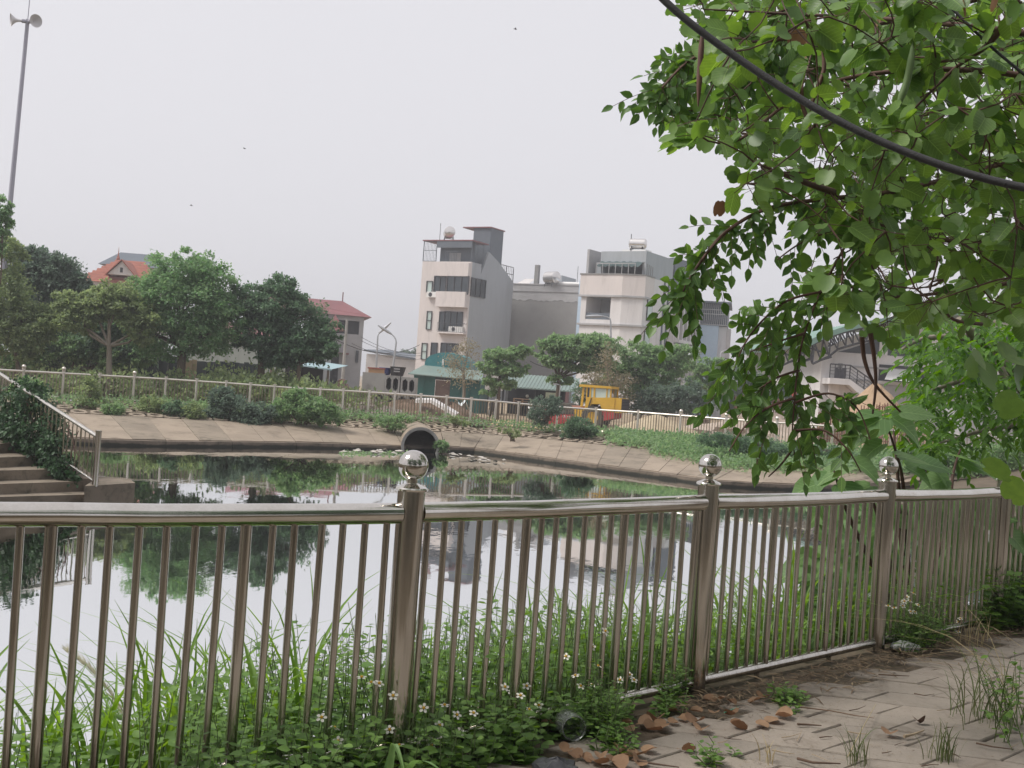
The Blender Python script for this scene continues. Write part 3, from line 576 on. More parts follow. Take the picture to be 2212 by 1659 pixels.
Fs.part('roof', MB().add([(sL, 0, sz - .7), (0, 0, sz - .7), (0, 7, sz - .7), (sL, 7, sz - .7), (sL + 1.2, 3, sz + .75), (-1, 3, sz + .75)], [(0, 1, 5, 4), (1, 2, 5), (2, 3, 4, 5), (3, 0, 4), (3, 2, 1, 0)]), SLATE)
# ------------------------------------------------------------------ low long wall / warehouse between E and A
Wh = Bld('pale_warehouse', 'low pale warehouse between the concrete house and tall cream house', 905, 800, 140, -.1); wL = Wh.a(790, 790)[0]; wz = P(850, 768, 140).z
Wh.part('wall', MB().box(wL, 0, -.8, 0, 14, wz), PALEW); Wh.part('roof', MB().add([(wL - .3, -.4, wz + .5), (.3, -.4, wz - .2), (.3, 14, wz + .3), (wL - .3, 14, wz + 1.), (wL - .3, -.4, wz + .3), (.3, -.4, wz - .4)], [(0, 1, 2, 3), (4, 5, 1, 0)]), SLATE)
# ------------------------------------------------------------------ teal shed, pale board, dark open shed
T = Bld('teal_shed', 'dark teal sheet shed with rusty door and curved tarpaulin on top', 1036, 850, 74, -.12); tL = T.a(893, 830)[0]; tz = P(960, 812, 74).z
def sheet(mb, x0, x1, z0, z1, y=0, w=.3, dp=.05):
    n = max(1, int((x1 - x0) / w)); w = (x1 - x0) / n
    for i in range(n): mb.box(x0 + i * w, y - (dp if i % 2 else 0), z0, x0 + (i + 1) * w, y + .06, z1)
    return mb
dx0, dx1 = T.a(939, 840)[0], T.a(972, 840)[0]
T.part('wall_sheet', sheet(MB(), tL, dx0, -.8, tz - .05), TEALW); T.part('wall_sheet', sheet(MB(), dx1, 0, -.8, tz - .05), TEALW)
T.part('door', sheet(MB(), dx0 + .02, dx1 - .02, -.8, tz - .3, .08, .35), RUST); T.part('lintel', MB().box(dx0, -.03, tz - .28, dx1, .06, tz - .06), DARKMETAL)
T.part('end_wall', MB().box(tL, .07, -.8, tL + .06, 4, tz), TEALW); T.part('end_wall', MB().box(-.06, .07, -.8, 0, 4, tz), TEALW)
T.part('eave_roof', MB().add([(tL - .3, -.5, tz), (.2, -.5, tz - .1), (0, .9, tz + .5), (tL + .4, .9, tz + .62), (tL - .3, -.5, tz - .06), (.2, -.5, tz - .16)], [(0, 1, 2, 3), (4, 5, 1, 0)]), TEALR)
tv = MB(); nn = 14; x0, x1 = T.a(910, 800)[0], T.a(1010, 800)[0]
for i in range(nn + 1):
    th = math.pi * i / nn
    for k in range(5): tv.v.append((x0 + (x1 - x0) * (.5 - .5 * math.cos(th)), .9 + k * .8, tz + .55 + 1.0 * math.sin(th) ** .7 + .03 * math.sin(i * 3 + k * 2)))
tv.f = [(i * 5 + k, i * 5 + k + 1, i * 5 + k + 6, i * 5 + k + 5) for i in range(nn) for k in range(4)] + [tuple(i * 5 for i in range(nn + 1))]
T.part('tarpaulin_vault', tv, TARP); T.part('lamp_bracket', MB().box(x0 + 1.2, .8, tz + .7, x0 + 1.3, .9, tz + 1.1), WHITEP)
bo = thing('pale_notice_board', 'tall pale board on legs standing between the teal shed and dark shed', 'board', tuple(P(1066, 850, 72).xy) + (-.6,))
z0, z1 = P(1066, 843, 72).z, P(1066, 797, 72).z; x0, x1 = P(1048, 830, 72).x, P(1087, 830, 72).x
obj('panel', MB().box(x0, 71.9, z0, x1, 72, z1), PALEW, bo); 
for x in (x0 + .2, x1 - .3): obj('leg', MB().box(x, 71.92, -.6, x + .09, 71.98, z0), DARKMETAL, bo)
S = Bld('dark_open_shed', 'dark open fronted shed under a pale green sheet roof', 1222, 850, 76, -.12); sL = S.a(1085, 850)[0]; sz = P(1160, 838, 76).z
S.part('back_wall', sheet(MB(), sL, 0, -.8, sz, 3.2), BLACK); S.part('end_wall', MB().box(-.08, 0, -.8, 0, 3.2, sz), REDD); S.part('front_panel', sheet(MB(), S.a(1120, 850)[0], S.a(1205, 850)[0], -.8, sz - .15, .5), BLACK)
for x in (sL, sL * .5, -.15): S.part('post', MB().box(x, -.1, -.8, x + .12, .02, sz), DARKMETAL)
rm = MB(); n = 44; rx0, rx1 = sL - .3, .7
for i in range(n): 
    x = rx0 + (rx1 - rx0) * i / n; w_ = (rx1 - rx0) / n; h = .035 if i % 2 else 0
    rm.add([(x, -.9, sz - .05 + h), (x + w_, -.9, sz - .05 + h), (x + w_, 3.3, sz + .85 + h), (x, 3.3, sz + .85 + h), (x, -.9, sz - .12), (x + w_, -.9, sz - .12)], [(0, 1, 2, 3), (4, 5, 1, 0)])
S.part('roof', rm, TEALR); x = S.a(1139, 835)[0]; S.part('wall_lamp', MB().ball((x, .4, sz - .6), .12, 10), WHITEP); bx0, bx1 = S.a(1196, 870)[0], S.a(1217, 870)[0]
# teal-roofed lean-to at the left
Lt = Bld('blue_roof_lean_to', 'open lean-to with pale blue roof under the dark tree', 715, 805, 60, -.12); lL = Lt.a(585, 800)[0]; lz = P(650, 788, 60).z
Lt.part('roof', MB().add([(lL, -.6, lz + .12), (.2, -.6, lz - .12), (.2, 2.6, lz + .15), (lL, 2.6, lz + .4), (lL, -.6, lz + .05), (.2, -.6, lz - .19)], [(0, 1, 2, 3), (4, 5, 1, 0)]), MAT('pale_blue_sheet', (.3, .42, .45), (.24, .34, .37), .6))
for x in (lL + .1, lL * .5, -.1): Lt.part('post', MB().box(x, -.4, -.8, x + .1, -.3, lz), BARK)
Lt.part('back_wall', MB().box(lL, 2.4, -.8, lL * .35, 2.5, lz), BLACK)
# ------------------------------------------------------------------ G: hall with arched roof
HW = WHITE2
Hd = 88; H = Bld('arched_roof_hall', 'white sports hall with arched green roof and outside staircase', 1779, 800, Hd, 0.)
def hx_(px, py): p = P(px, py, Hd); return p.x - H.o.x, p.z
hw0 = 0; hw1 = 27; zt = hx_(1830, 762)[1]
H.part('end_wall', MB().box(0, 0, -1, hw1, .3, zt), HW); H.part('side_wall', MB().box(0, .3, -1, .3, 30, zt + 1.2), HW)
H.part('corner_pillar', MB().box(-.25, -.2, -1, .45, -.002, hx_(1783, 757)[1]), HW)
tri = [hx_(1779, 776), (hw1, zt), (hw1, hx_(2212, 700)[1] + 4), hx_(1900, 709), hx_(1840, 735)]
H.part('gable_wall', MB().prismy([(0.05, zt - .0), (hw1, zt), (hw1, zt + 5.2), hx_(1940, 699), hx_(1880, 713), hx_(1830, 730), hx_(1792, 751)], .05, .25), HW)
cb = [hx_(1810, 760), hx_(1840, 752), hx_(1872, 741), hx_(1902, 728), (11, hx_(1960, 712)[1]), (hw1, hx_(1960, 700)[1]), (hw1, zt + .05), (11, zt + .05)]
H.part('dark_clerestory', MB().prismy(cb, -.03, .045), MAT('clerestory_mesh', (.05, .055, .065), (.035, .04, .05), .6, scale=1, fine=6))
for px in (1899, 2008, 2100): x = hx_(px, 750)[0]; H.part('gable_post', MB().box(x, -.12, zt, x + .65, -.034, hx_(px, 735)[1] + (1.5 if px > 1950 else .1)), HW)
for z in (hx_(1850, 792 + 2)[1], hx_(1850, 820 + 2)[1]): H.part('wall_ledge', MB().box(2.2, -.12, z, hw1, -.002, z + .14), GREYL)
arc = [(1727, 739.6), (1766, 721.7), (1805, 709), (1836, 701), (1875, 693), (1941, 682), (1975, 677), (2060, 672), (2150, 670), (2260, 672)]
top = [hx_(*p) for p in arc]; bot = [(x + (.1 if i else .25), z - .38) for i, (x, z) in enumerate(top)]
for nm, a_, b_, mt in (('roof_sheet', 0, .0, ROOFG),):
    ro = MB(); n = len(top)
    for y in (-2.0, 28): ro.v += [(x, y, z) for x, z in top] + [(x, y, z) for x, z in bot]
    for i in range(n - 1):
        ro.f += [(i, i + 1, 2 * n + i + 1, 2 * n + i), (n + i + 1, n + i, 3 * n + i, 3 * n + i + 1), (n + i, n + i + 1, i + 1, i)]
    ro.f.append((0, n, 3 * n, 2 * n)); H.part('roof', ro, ROOFG)
for y in (-1.6, 3.5, 8.5):
    tr = MB(); ch = [(x, z - 1.15 - .05 * i) for i, (x, z) in enumerate(top[:5])]; lo = []
    for i in range(9):
        t_ = i / 8 * 3.6; k = min(3, int(t_)); f = t_ - k; x = top[k][0] + (top[k + 1][0] - top[k][0]) * f; z = top[k][1] + (top[k + 1][1] - top[k][1]) * f
        lo.append(((x + .15, y, z - .4), (x + .7, y, z - 1.35 - (.3 if i < 3 else 0))))
    for i in range(9):
        bars(tr, lo[i][0], lo[i][1], .07, 5)
        if i < 8: bars(tr, lo[i][1], lo[i + 1][0], .06, 5); bars(tr, lo[i][1], lo[i + 1][1], .09, 5); bars(tr, lo[i][0], lo[i + 1][0], .09, 5)
    bars(tr, lo[0][0], (.1, y, hx_(1783, 768)[1]), .08, 5); bars(tr, lo[1][1], (.1, y, hx_(1783, 772)[1]), .08, 5); H.part('roof_truss', tr, DARKMETAL)
# lower right: black sheet painted as the shade in an open bay, bare wall
p0 = hx_(1899, 792); p1 = hx_(1960, 814)
H.part('bay_shade', MB().box(p0[0], -.06, hx_(1900, 824)[1], p0[0] + 9, -.003, hx_(1900, 787)[1]), BLACK)
H.part('bay_parapet', MB().box(p0[0] - .3, -.25, hx_(1900, 829)[1], p0[0] + 10, -.07, hx_(1900, 823)[1]), HW); H.part('bare_lower_wall', MB().box(p0[0] - .8, -.09, -1, p0[0] + 12, -.003, hx_(1900, 830)[1]), GREYL)
H.part('bay_awning', MB().add([(p0[0], -1.5, p0[1] - 1.0), (p0[0] + 3, -1.5, p0[1] - 1.1), (p0[0] + 3, -.1, p0[1] - .1), (p0[0] + .8, -.1, p0[1] - .1)], [(0, 1, 2, 3)]), WHITEP)
# outside staircase: landing, flight, railing
lz1 = hx_(1800, 818)[1]; lx0, lx1 = hx_(1775, 820)[0], hx_(1817, 822)[0]; st_ = MB()
H.part('stair_landing', MB().box(lx0, -2.2, lz1 - .45, lx1, -.202, lz1), HW)
ex1, ez1 = hx_(1862, 852); nst = 9
fl = MB().add([(lx1, -2.2, lz1 - .45), (lx1, -2.2, lz1), (ex1, -2.2, ez1), (ex1 - .2, -2.2, ez1 - .55), (lx1, -.9, lz1 - .45), (lx1, -.9, lz1), (ex1, -.9, ez1), (ex1 - .2, -.9, ez1 - .55)], [(0, 1, 2, 3), (7, 6, 5, 4), (1, 5, 6, 2), (0, 3, 7, 4), (3, 2, 6, 7)])
H.part('stair_flight', fl, HW)
for i in range(nst): x = lx1 + (ex1 - lx1) * i / nst; z = lz1 + (ez1 - lz1) * (i + .5) / nst; H.part('stair_step', MB().box(x, -2.1, z - .1, x + (ex1 - lx1) / nst, -.95, z + .18), GREYD)
H.part('understair_wall', MB().prismy([(lx0 + .3, -1), (lx0 + .3, lz1 - .46), (lx1, lz1 - .46), (ex1 - .3, ez1 - .6), (ex1 - .3, -1)], -1.1, -.95), WHITE)
rr = MB()
for (xa, za, xb, zb_, n) in ((lx0, lz1, lx1, lz1, 4), (lx1, lz1, ex1 + .6, ez1 - .3, 4)):
    for i in range(n + 1): t_ = i / n; x, z = xa + (xb - xa) * t_, za + (zb_ - za) * t_; bars(rr, (x, -2.15, z), (x, -2.15, z + 1.05), .045, 5)
    for h in (.3, .55, .8): bars(rr, (xa, -2.15, za + h), (xb, -2.15, zb_ + h), .018, 4)
    bars(rr, (xa, -2.15, za + 1.05), (xb, -2.15, zb_ + 1.05), .055, 5)
H.part('stair_railing', rr, DARKMETAL)
dd = H.rect(1800, 795, 1830 - 4, 837); z0d = hx_(1812, 818)[1]
H.part('door', MB().box(hx_(1803, 810)[0], -.06, z0d, hx_(1827, 810)[0], -.003, hx_(1812, 797)[1] + .1), MAT('dark_door', (.07, .065, .08), (.05, .048, .06), .5)); H.part('door_panel', MB().box(hx_(1808, 810)[0], -.09, z0d + 1.2, hx_(1818, 810)[0], -.062, hx_(1812, 797)[1]), GREYD)
# blue building behind the hall
K = Bld('blue_white_building', 'sky blue and white building behind the hall with open roof terrace', 1800, 790, 130, 0.); kL = K.a(1685, 790)[0]; z1, z2 = P(1740, 788, 130).z, P(1740, 770, 130).z
K.part('lower_wall', MB().box(kL, 0, -1, 2, 12, z1), BLUES); K.part('upper_wall', MB().box(kL, .1, z1, 2, 12, z2 + .9), WHITE2); K.part('roof_slab', MB().box(kL + .5, 0, z2 + 2.6, 0, 10, z2 + 2.9), SLATE)
for i in range(5): x = kL + .8 + i * 1.9; K.part('roof_post', MB().box(x, .2, z2 + .9, x + .18, .4, z2 + 2.6), WHITEP)
K.window(1731, 812, 1757, 832, mat=PALEW, fr=WHITEP); K.part('pink_band', MB().box(kL + 4.5, -.04, z1 + .3, 1, -.002, z1 + .6), MAT('pink_paint', (.65, .38, .4)))
# ------------------------------------------------------------------ far fence
FEN = thing('pond_fence', 'long stainless steel picket fence along the far bank of the pond', 'fence', (0, 45, 0))
posts = [-30, 50, 136, 216, 290, 359, 425, 489, 541, 593, 642, 692, 742, 797, 853, 909, 965, 1018, 1072, 1121, 1205, 1288, 1379, 1471, 1570, 1680, 1800, 1925, 2040, 2140, 2240]
balls = {50, 136, 290, 1471, 1570, 1680, 2140}
fp = [FENCE(x) for x in posts]
for x, p in zip(posts, fp):
    o = obj('post', MB().tube([p - Vector((0, 0, FH + .12)), p + Vector((0, 0, .07))], .055, 8).lathe([(.07, .0), (.07, .03), (.001, .03)], p + Vector((0, 0, .07)), 8), STEEL_F, FEN, 40)
    if x in balls: obj('ball', MB().ball(p + Vector((0, 0, .17)), .085, 10), STEEL_F, o, 60)
for a, b in zip(fp[:-1], fp[1:]):
    obj('top_rail', MB().tube([a, b], .04, 8), STEEL_F, FEN, 40)
    dz = Vector((0, 0, FH - .06)); obj('bottom_rail', MB().tube([a - dz, b - dz], .026, 6), STEEL_F, FEN, 40)
    n = max(6, int((b - a).length / .115)); q = MB()
    for i in range(1, n):
        p = a.lerp(b, i / n); q.tube([p - dz, p], .017 if i % 7 else .024, 4, caps=False)
    obj('pickets', q, PICK_F, FEN, kind='stuff')
# ------------------------------------------------------------------ loudspeaker mast
mb_ = P(0, 560, 50)
MA = thing('loudspeaker_mast', 'tall grey mast with two horn loudspeakers at its top', 'mast', (mb_.x, mb_.y, -.6))
MASTM = MAT('mast_paint', (.38, .37, .43), (.33, .325, .38), .5, .3, scale=1.5)
top = P(60, 42, 50); botm = Vector((mb_.x, 50, -.6)); lean = P(18, 480, 50); botm = lean + (lean - top) * ((lean.z + .6) / (top.z - lean.z)); MA.location = botm; ORG[MA.name] = tuple(botm)
obj('pole', MB().tube([botm, botm.lerp(top, .4), top], [.14, .115, .08], 10), MASTM, MA, 40); obj('antenna', MB().tube([top, top + (top - botm).normalized() * 1.3], .02, 5), MASTM, MA)
HORN = MAT('horn_plastic', (.62, .60, .61), (.55, .53, .54), .45)
for sx, ry in ((-1, .5), (1, -.35)):
    M4 = Matrix.Rotation(math.radians(90) * sx + ry * .6, 3, 'Y') if 0 else None
    ax = Vector((sx * .95, -.55 if sx < 0 else -.8, -.12)).normalized(); q = ax.to_track_quat('Z', 'Y').to_matrix(); c = top + Vector((sx * .12, -.05, -.1))
    h = obj('horn', MB().lathe([(.05, .05), (.06, .25), (.10, .36), (.19, .46), (.27, .54), (.285, .56), (.25, .53), (.08, .36), (.001, .3)], c, 18, M=q), HORN, MA, 50)
    obj('horn_driver', MB().lathe([(.001, -.05), (.09, -.04), (.09, .1), (.05, .12)], c, 12, M=q), MASTM, h, 40); obj('bracket', MB().tube([top + Vector((0, 0, -.1)), c + ax * .1], .025, 5), MASTM, MA)
# ------------------------------------------------------------------ leaf scatter and trees
OVAL = (np.array([(0, 0, 0), (.3, .26, .05), (.68, .22, .04), (1, 0, -.06), (.68, -.22, .04), (.3, -.26, .05)]), [(0, 1, 2, 3), (0, 3, 4, 5)])
RHOMB = (np.array([(0, 0, 0), (.45, .3, .06), (1, 0, 0), (.45, -.3, .06)]), [(0, 1, 2, 3)])
def np_mesh(name, V, tmpl_faces, k, n):
    me = bpy.data.meshes.new(name); me.vertices.add(len(V)); me.vertices.foreach_set('co', V.astype(np.float32).ravel())
    loops = np.concatenate([np.array(f) for f in tmpl_faces]); sizes = np.array([len(f) for f in tmpl_faces])
    L = (loops[None, :] + (np.arange(n) * k)[:, None]).ravel(); T = np.tile(sizes, n); st = np.concatenate(([0], np.cumsum(T)[:-1]))
    me.loops.add(len(L)); me.loops.foreach_set('vertex_index', L.astype(np.int32))
    me.polygons.add(len(T)); me.polygons.foreach_set('loop_start', st.astype(np.int32))
    me.update(calc_edges=True); return me
def unit(v): return v / np.maximum(1e-9, np.linalg.norm(v, axis=1))[:, None]
def leafmesh(name, C, D, U, size, tmpl=OVAL, off=None, width=1.):
    """leaves at C growing along D with blade normal near U"""
    T, fs = tmpl; n, k = len(C), len(T); D = unit(D); Y = unit(np.cross(U, D)); Z = np.cross(D, Y)
    s = np.asarray(size).reshape(-1, 1, 1) * np.ones((n, 1, 1))
    V = C[:, None, :] + s * (T[None, :, 0:1] * D[:, None, :] + width * T[None, :, 1:2] * Y[:, None, :] + T[None, :, 2:3] * Z[:, None, :])
    V = V.reshape(-1, 3)
    if off is not None: V = V - np.asarray(off)
    return np_mesh(name, V, fs, k, n)
def rvec(n): return unit(nr.normal(size=(n, 3)))
def clump_points(blobs, clumps, per, flat=.5, spread=.33):
    """leaf points gathered in clumps spread over the outer part of several lobes"""
    vol = np.array([b[1][0] * b[1][1] * b[1][2] for b in blobs]) ** .67; cnt = np.maximum(2, (clumps * vol / vol.sum()).astype(int)); out, outd = [], []
    for (c, r), k in zip(blobs, cnt):
        d = rvec(k); rad = nr.uniform(.2, 1., (k, 1)) ** .42 * nr.uniform(.85, 1.14, (k, 1))
        cc = np.asarray(c) + d * rad * np.asarray(r); cr = spread * np.mean(r) * nr.uniform(.6, 1.25, (k, 1, 1))
        pp = nr.normal(size=(k, per, 3)) * np.array([1, 1, flat]) * .5
        pp[..., 2] -= .25 * (pp[..., 0] ** 2 + pp[..., 1] ** 2)
        out.append((cc[:, None, :] + pp * cr).reshape(-1, 3)); outd.append(np.repeat(d, per, 0))
    return np.concatenate(out), np.concatenate(outd)
TREES = {
 'green': LEAFMAT('tree_leaf_green', [(0.178, 0.301, 0.145), (0.276, 0.360, 0.202), (0.131, 0.230, 0.115)], .45),
 'bright': LEAFMAT('tree_leaf_bright', [(0.163, 0.300, 0.143), (0.248, 0.340, 0.186), (0.124, 0.233, 0.117)], .45),
 'dark': LEAFMAT('tree_leaf_dark', [(0.095, 0.161, 0.104), (0.162, 0.244, 0.145), (0.072, 0.121, 0.084)], .45),
 'olive': LEAFMAT('tree_leaf_olive', [(0.198, 0.265, 0.142), (0.301, 0.359, 0.178), (0.146, 0.203, 0.114)], .45),
 'grey': LEAFMAT('tree_leaf_grey', [(0.115, 0.164, 0.131), (0.176, 0.227, 0.168), (0.090, 0.124, 0.108)], .45),
 'dry': LEAFMAT('tree_leaf_dry', [(0.255, 0.221, 0.159), (0.192, 0.192, 0.122), (0.340, 0.300, 0.218)], .45)}
def tree(name, label, base, blobs_px, d, kind='green', clumps=170, per=34, leaf=.30, trunk=.14, bark=None, group=None, flat=.5, cat='tree', limbs=True, spread=.29, fork=None):
    """blobs_px: (px, py, half width px, half height px, depth offset)"""
    root = P(*base, d) if len(base) == 2 else Vector(base); blobs = []; root.z = -.5
    for b in blobs_px:
        dd = d + (b[4] if len(b) > 4 else 0); c = P(b[0], b[1], dd); k = dd / FOC; blobs.append((c, (b[2] * k, (b[2] * .6 + b[3] * .4) * k, b[3] * k)))
    t = thing(name, label, cat, tuple(root), 0, group); bk = bark or BARK
    top = sum((c for c, r in blobs), Vector()) / len(blobs); fk = root.lerp(top, .45) if fork is None else P(*fork, d); fk.y = root.y
    mid = root.lerp(fk, .5) + Vector((rnd.uniform(-.1, .1), 0, 0))
    obj('trunk', MB().tube([root - Vector((0, 0, .3)), mid, fk], [trunk * 1.25, trunk, trunk * .8], 8), bk, t, 60)
    if limbs:
        for c, r in blobs:
            m1 = fk.lerp(c, .5) + Vector((rnd.uniform(-.2, .2), rnd.uniform(-.2, .2), -.15)); e = c + Vector((0, 0, r[2] * .3))
            br = MB().tube([fk - Vector((0, 0, .05)), m1, e], [trunk * .6, trunk * .4, trunk * .12], 6)
            for _ in range(4):
                dv = Vector(rvec(1)[0]); dv.z = abs(dv.z) * .7; e2 = c + Vector((dv.x * r[0], dv.y * r[1], dv.z * r[2])) * .8; s_ = m1.lerp(e, rnd.uniform(.1, .8)); br.tube([s_, s_.lerp(e2, .5) + Vector((0, 0, .08)), e2], [trunk * .22, trunk * .14, trunk * .05], 5)
            obj('branch', br, bk, t, 60)
    C, Dn = clump_points(blobs, int(clumps * 1.9), int(per * 1.5), flat, spread); n = len(C); leaf = leaf * .6
    D = unit(rvec(n) * .9 + Dn * .5 + np.array([0, 0, -.25])); U = unit(rvec(n) * .7 + np.array([0, 0, 1.]) + Dn * .3)
    me = leafmesh('crown', C, D, U, leaf * nr.uniform(.6, 1.25, n), RHOMB, tuple(root)); me.materials.append(TREES[kind]); o = link(bpy.data.objects.new('crown', me), t)
    return t
tree('tree', 'large round light green tree, tallest of the trees left of the pond', (395, 790), [(400, 650, 95, 85), (330, 640, 60, 60), (460, 630, 55, 62), (400, 575, 75, 40), (300, 690, 40, 45), (440, 720, 80, 50), (360, 730, 70, 45), (490, 690, 45, 60)], 48, 'bright', 330, 44, .25, .2, fork=(395, 745))
tree('tree', 'dark spreading tree right of the big light green tree', (560, 800), [(590, 660, 70, 50), (640, 690, 70, 50), (570, 720, 60, 50), (690, 720, 45, 30), (540, 650, 40, 45), (610, 620, 50, 25), (600, 760, 60, 30), (660, 765, 45, 22)], 48.5, 'dark', 260, 40, .25, .17, fork=(565, 760))
tree('tree', 'slim dark tree with bare stem beside the blue roofed lean-to', (645, 812), [(650, 745, 45, 30), (690, 750, 40, 22), (620, 770, 35, 22)], 48, 'dark', 90, 34, .28, .1, fork=(645, 785))
tree('tree', 'small olive tree with forked pale branches in front of the big green tree', (235, 790), [(200, 665, 50, 26), (260, 650, 60, 30), (300, 685, 40, 35), (170, 690, 45, 28), (240, 630, 50, 25), (310, 720, 28, 22), (150, 650, 35, 25)], 46.5, 'olive', 190, 34, .26, .13, BARK_L, fork=(236, 745))
tree('tree', 'dark narrow leaved tree left of the red tiled roof', (110, 780), [(110, 590, 60, 45), (70, 570, 45, 40), (140, 640, 50, 55), (80, 660, 60, 60), (180, 620, 30, 40)], 51, 'grey', 250, 40, .28, .15)
tree('tree', 'dark bushy trees in the gap behind the forked olive tree', (215, 790), [(200, 720, 70, 60), (290, 760, 60, 35), (130, 740, 60, 55), (250, 690, 50, 50)], 51, 'dark', 210, 40, .3, .14)
tree('tree', 'low dark thicket tree against the old garden wall', (150, 800), [(160, 745, 50, 40), (80, 755, 50, 40), (240, 765, 40, 34), (20, 760, 40, 40), (310, 765, 30, 28)], 50.5, 'green', 200, 36, .24, .08)
tree('tree', 'leafy tree with thin leaning trunk at the far left of the fence', (45, 800), [(10, 640, 55, 60), (50, 700, 60, 50), (20, 560, 30, 50), (90, 700, 40, 40), (0, 720, 40, 50), (60, 760, 35, 20)], 47, 'olive', 230, 36, .24, .09, BARK, fork=(30, 730))
tree('tree', 'bright twig top of a tall tree in front of the mast', (-30, 800), [(0, 445, 26, 24), (8, 490, 26, 20), (-20, 520, 30, 30)], 42, 'bright', 60, 30, .2, .08)
tree('tree', 'thin nearly bare grey tree in front of the teal shed', (1000, 872), [(1000, 790, 38, 45), (1015, 745, 25, 25), (980, 775, 25, 25)], 66, 'dry', 70, 10, .2, .09, BARK_L, fork=(1001, 800), spread=.5)
tree('tree', 'small spreading tree in front of the pale notice board', (1075, 880), [(1090, 765, 42, 14), (1130, 755, 24, 10), (1062, 790, 30, 16), (1100, 800, 40, 14), (1080, 825, 35, 12), (1125, 795, 22, 10), (1055, 845, 18, 7)], 64, 'green', 130, 26, .3, .1, fork=(1080, 810), flat=.3)
tree('tree', 'umbrella shaped green tree with curved trunk right of the dark shed', (1198, 872), [(1250, 745, 60, 24), (1200, 740, 36, 18), (1295, 745, 45, 24), (1240, 780, 55, 20), (1190, 775, 30, 16), (1290, 785, 45, 18), (1210, 815, 30, 12)], 66, 'green', 230, 34, .32, .13, fork=(1208, 815), flat=.35)
tree('tree', 'wide green tree in front of the white corner house', (1375, 880), [(1385, 765, 55, 24), (1430, 770, 45, 24), (1370, 795, 50, 22), (1460, 785, 36, 24), (1420, 810, 50, 22), (1340, 810, 36, 22), (1480, 760, 30, 16), (1390, 840, 45, 24)], 68, 'green', 260, 34, .32, .14, flat=.35)
tree('tree', 'dry brown vine covered trunks beside the yellow roller', (1310, 880), [(1312, 800, 26, 60), (1340, 840, 30, 40), (1290, 845, 34, 30), (1275, 820, 20, 20)], 64, 'dry', 80, 20, .2, .12, BARK_L, spread=.5)
tree('tree', 'dark low tree right of the yellow roller', (1440, 895), [(1440, 860, 55, 32), (1490, 860, 40, 36), (1400, 870, 40, 25)], 66, 'grey', 120, 34, .3, .11)
tree('tree', 'loose green tree in front of the pale blue house', (1515, 890), [(1515, 795, 30, 22), (1545, 800, 28, 26), (1500, 830, 26, 18), (1535, 840, 34, 16)], 74, 'green', 90, 26, .32, .11, flat=.4)
tree('tree', 'distant grey green trees left of the blue and white building', (1620, 890), [(1590, 830, 45, 45), (1640, 850, 50, 40), (1690, 860, 45, 32), (1740, 860, 35, 30), (1570, 860, 30, 30)], 95, 'grey', 190, 30, .42, .14)
tree('tree', 'far tree showing above the pale warehouse', (885, 800), [(880, 768, 24, 9), (900, 764, 12, 8)], 165, 'grey', 40, 20, .6, .16)
for lab, c0 in (('broad park tree on the path behind the viewpoint, left one', (-4.2, -4.6)), ('broad park tree on the path behind the viewpoint, right one', (2.2, -5.4)), ('park tree shading the right side of the path', (8.0, -1.5))):
    r_ = Vector((*c0, -.03)); t = thing('tree', lab, 'tree', tuple(r_)); obj('trunk', MB().tube([r_, r_ + Vector((.1, 0, 2)), r_ + Vector((0, .1, 4.2))], [.22, .18, .12], 9), BARK, t, 60)
    bl_ = [(r_ + Vector((dx, dy, dz)), (2.6, 2.3, 1.7)) for dx, dy, dz in ((-2, 0, 4.4), (2, .5, 4.6), (0, 0, 6.2), (0, -1, 4.), (-.8, .8, 3.2), (1.2, -.5, 2.6), (-.5, 2.2, 6.6), (1.8, 1.6, 7.4), (-2.2, 1.2, 6.8))]
    C, Dn = clump_points(bl_, 420, 44, .5, .33); n = len(C); me = leafmesh('crown', C, rvec(n) + Dn * .5, unit(rvec(n) * .7 + np.array([0, 0, 1.])), .2 * nr.uniform(.7, 1.2, n), RHOMB, tuple(r_)); me.materials.append(TREES['dark']); link(bpy.data.objects.new('crown', me), t)
# undergrowth and shrubs on the far bank
def bush(label, blobs, d, kind='green', clumps=60, per=30, leaf=.2, name='shrub', group=None, flat=.7):
    b0 = blobs[0]; g0 = P(b0[0], b0[1] + b0[3], d); t = thing(name, label, 'shrub', tuple(g0), 0, group); bl = []
    for b in blobs: k = d / FOC; bl.append((P(b[0], b[1], d + (b[4] if len(b) > 4 else 0)), (b[2] * k, (b[2] + b[3]) * .45 * k, b[3] * k)))
    C, Dn = clump_points(bl, int(clumps * 1.5), int(per * 1.3), flat, .36); n = len(C); leaf = leaf * .75; D = unit(rvec(n) + Dn * .6); U = unit(rvec(n) * .7 + np.array([0, 0, 1.]))
    me = leafmesh('foliage', C, D, U, leaf * nr.uniform(.6, 1.2, n), RHOMB, tuple(g0)); me.materials.append(TREES[kind]); link(bpy.data.objects.new('foliage', me), t)
    s = MB()
    for c, r in bl:
        for _ in range(3): s.tube([g0 + Vector((rnd.uniform(-.1, .1), rnd.uniform(-.1, .1), -.2)), c + Vector((rnd.uniform(-.5, .5) * r[0], 0, r[2] * .5))], [.03, .01], 5)
    obj('stem', s, BARK, t, 60); return t
bush('dark bushes behind the cab of the yellow roller', [(1285, 838, 30, 24), (1258, 850, 22, 22), (1310, 850, 24, 20)], 69, 'dark', 90, 30, .2)
bush('big dark leafy bush hanging over the far fence, left of the grassy bush', [(510, 885, 50, 28), (480, 858, 30, 22), (560, 892, 34, 20), (530, 905, 56, 14), (450, 890, 22, 14)], 42, 'grey', 130, 34, .17)
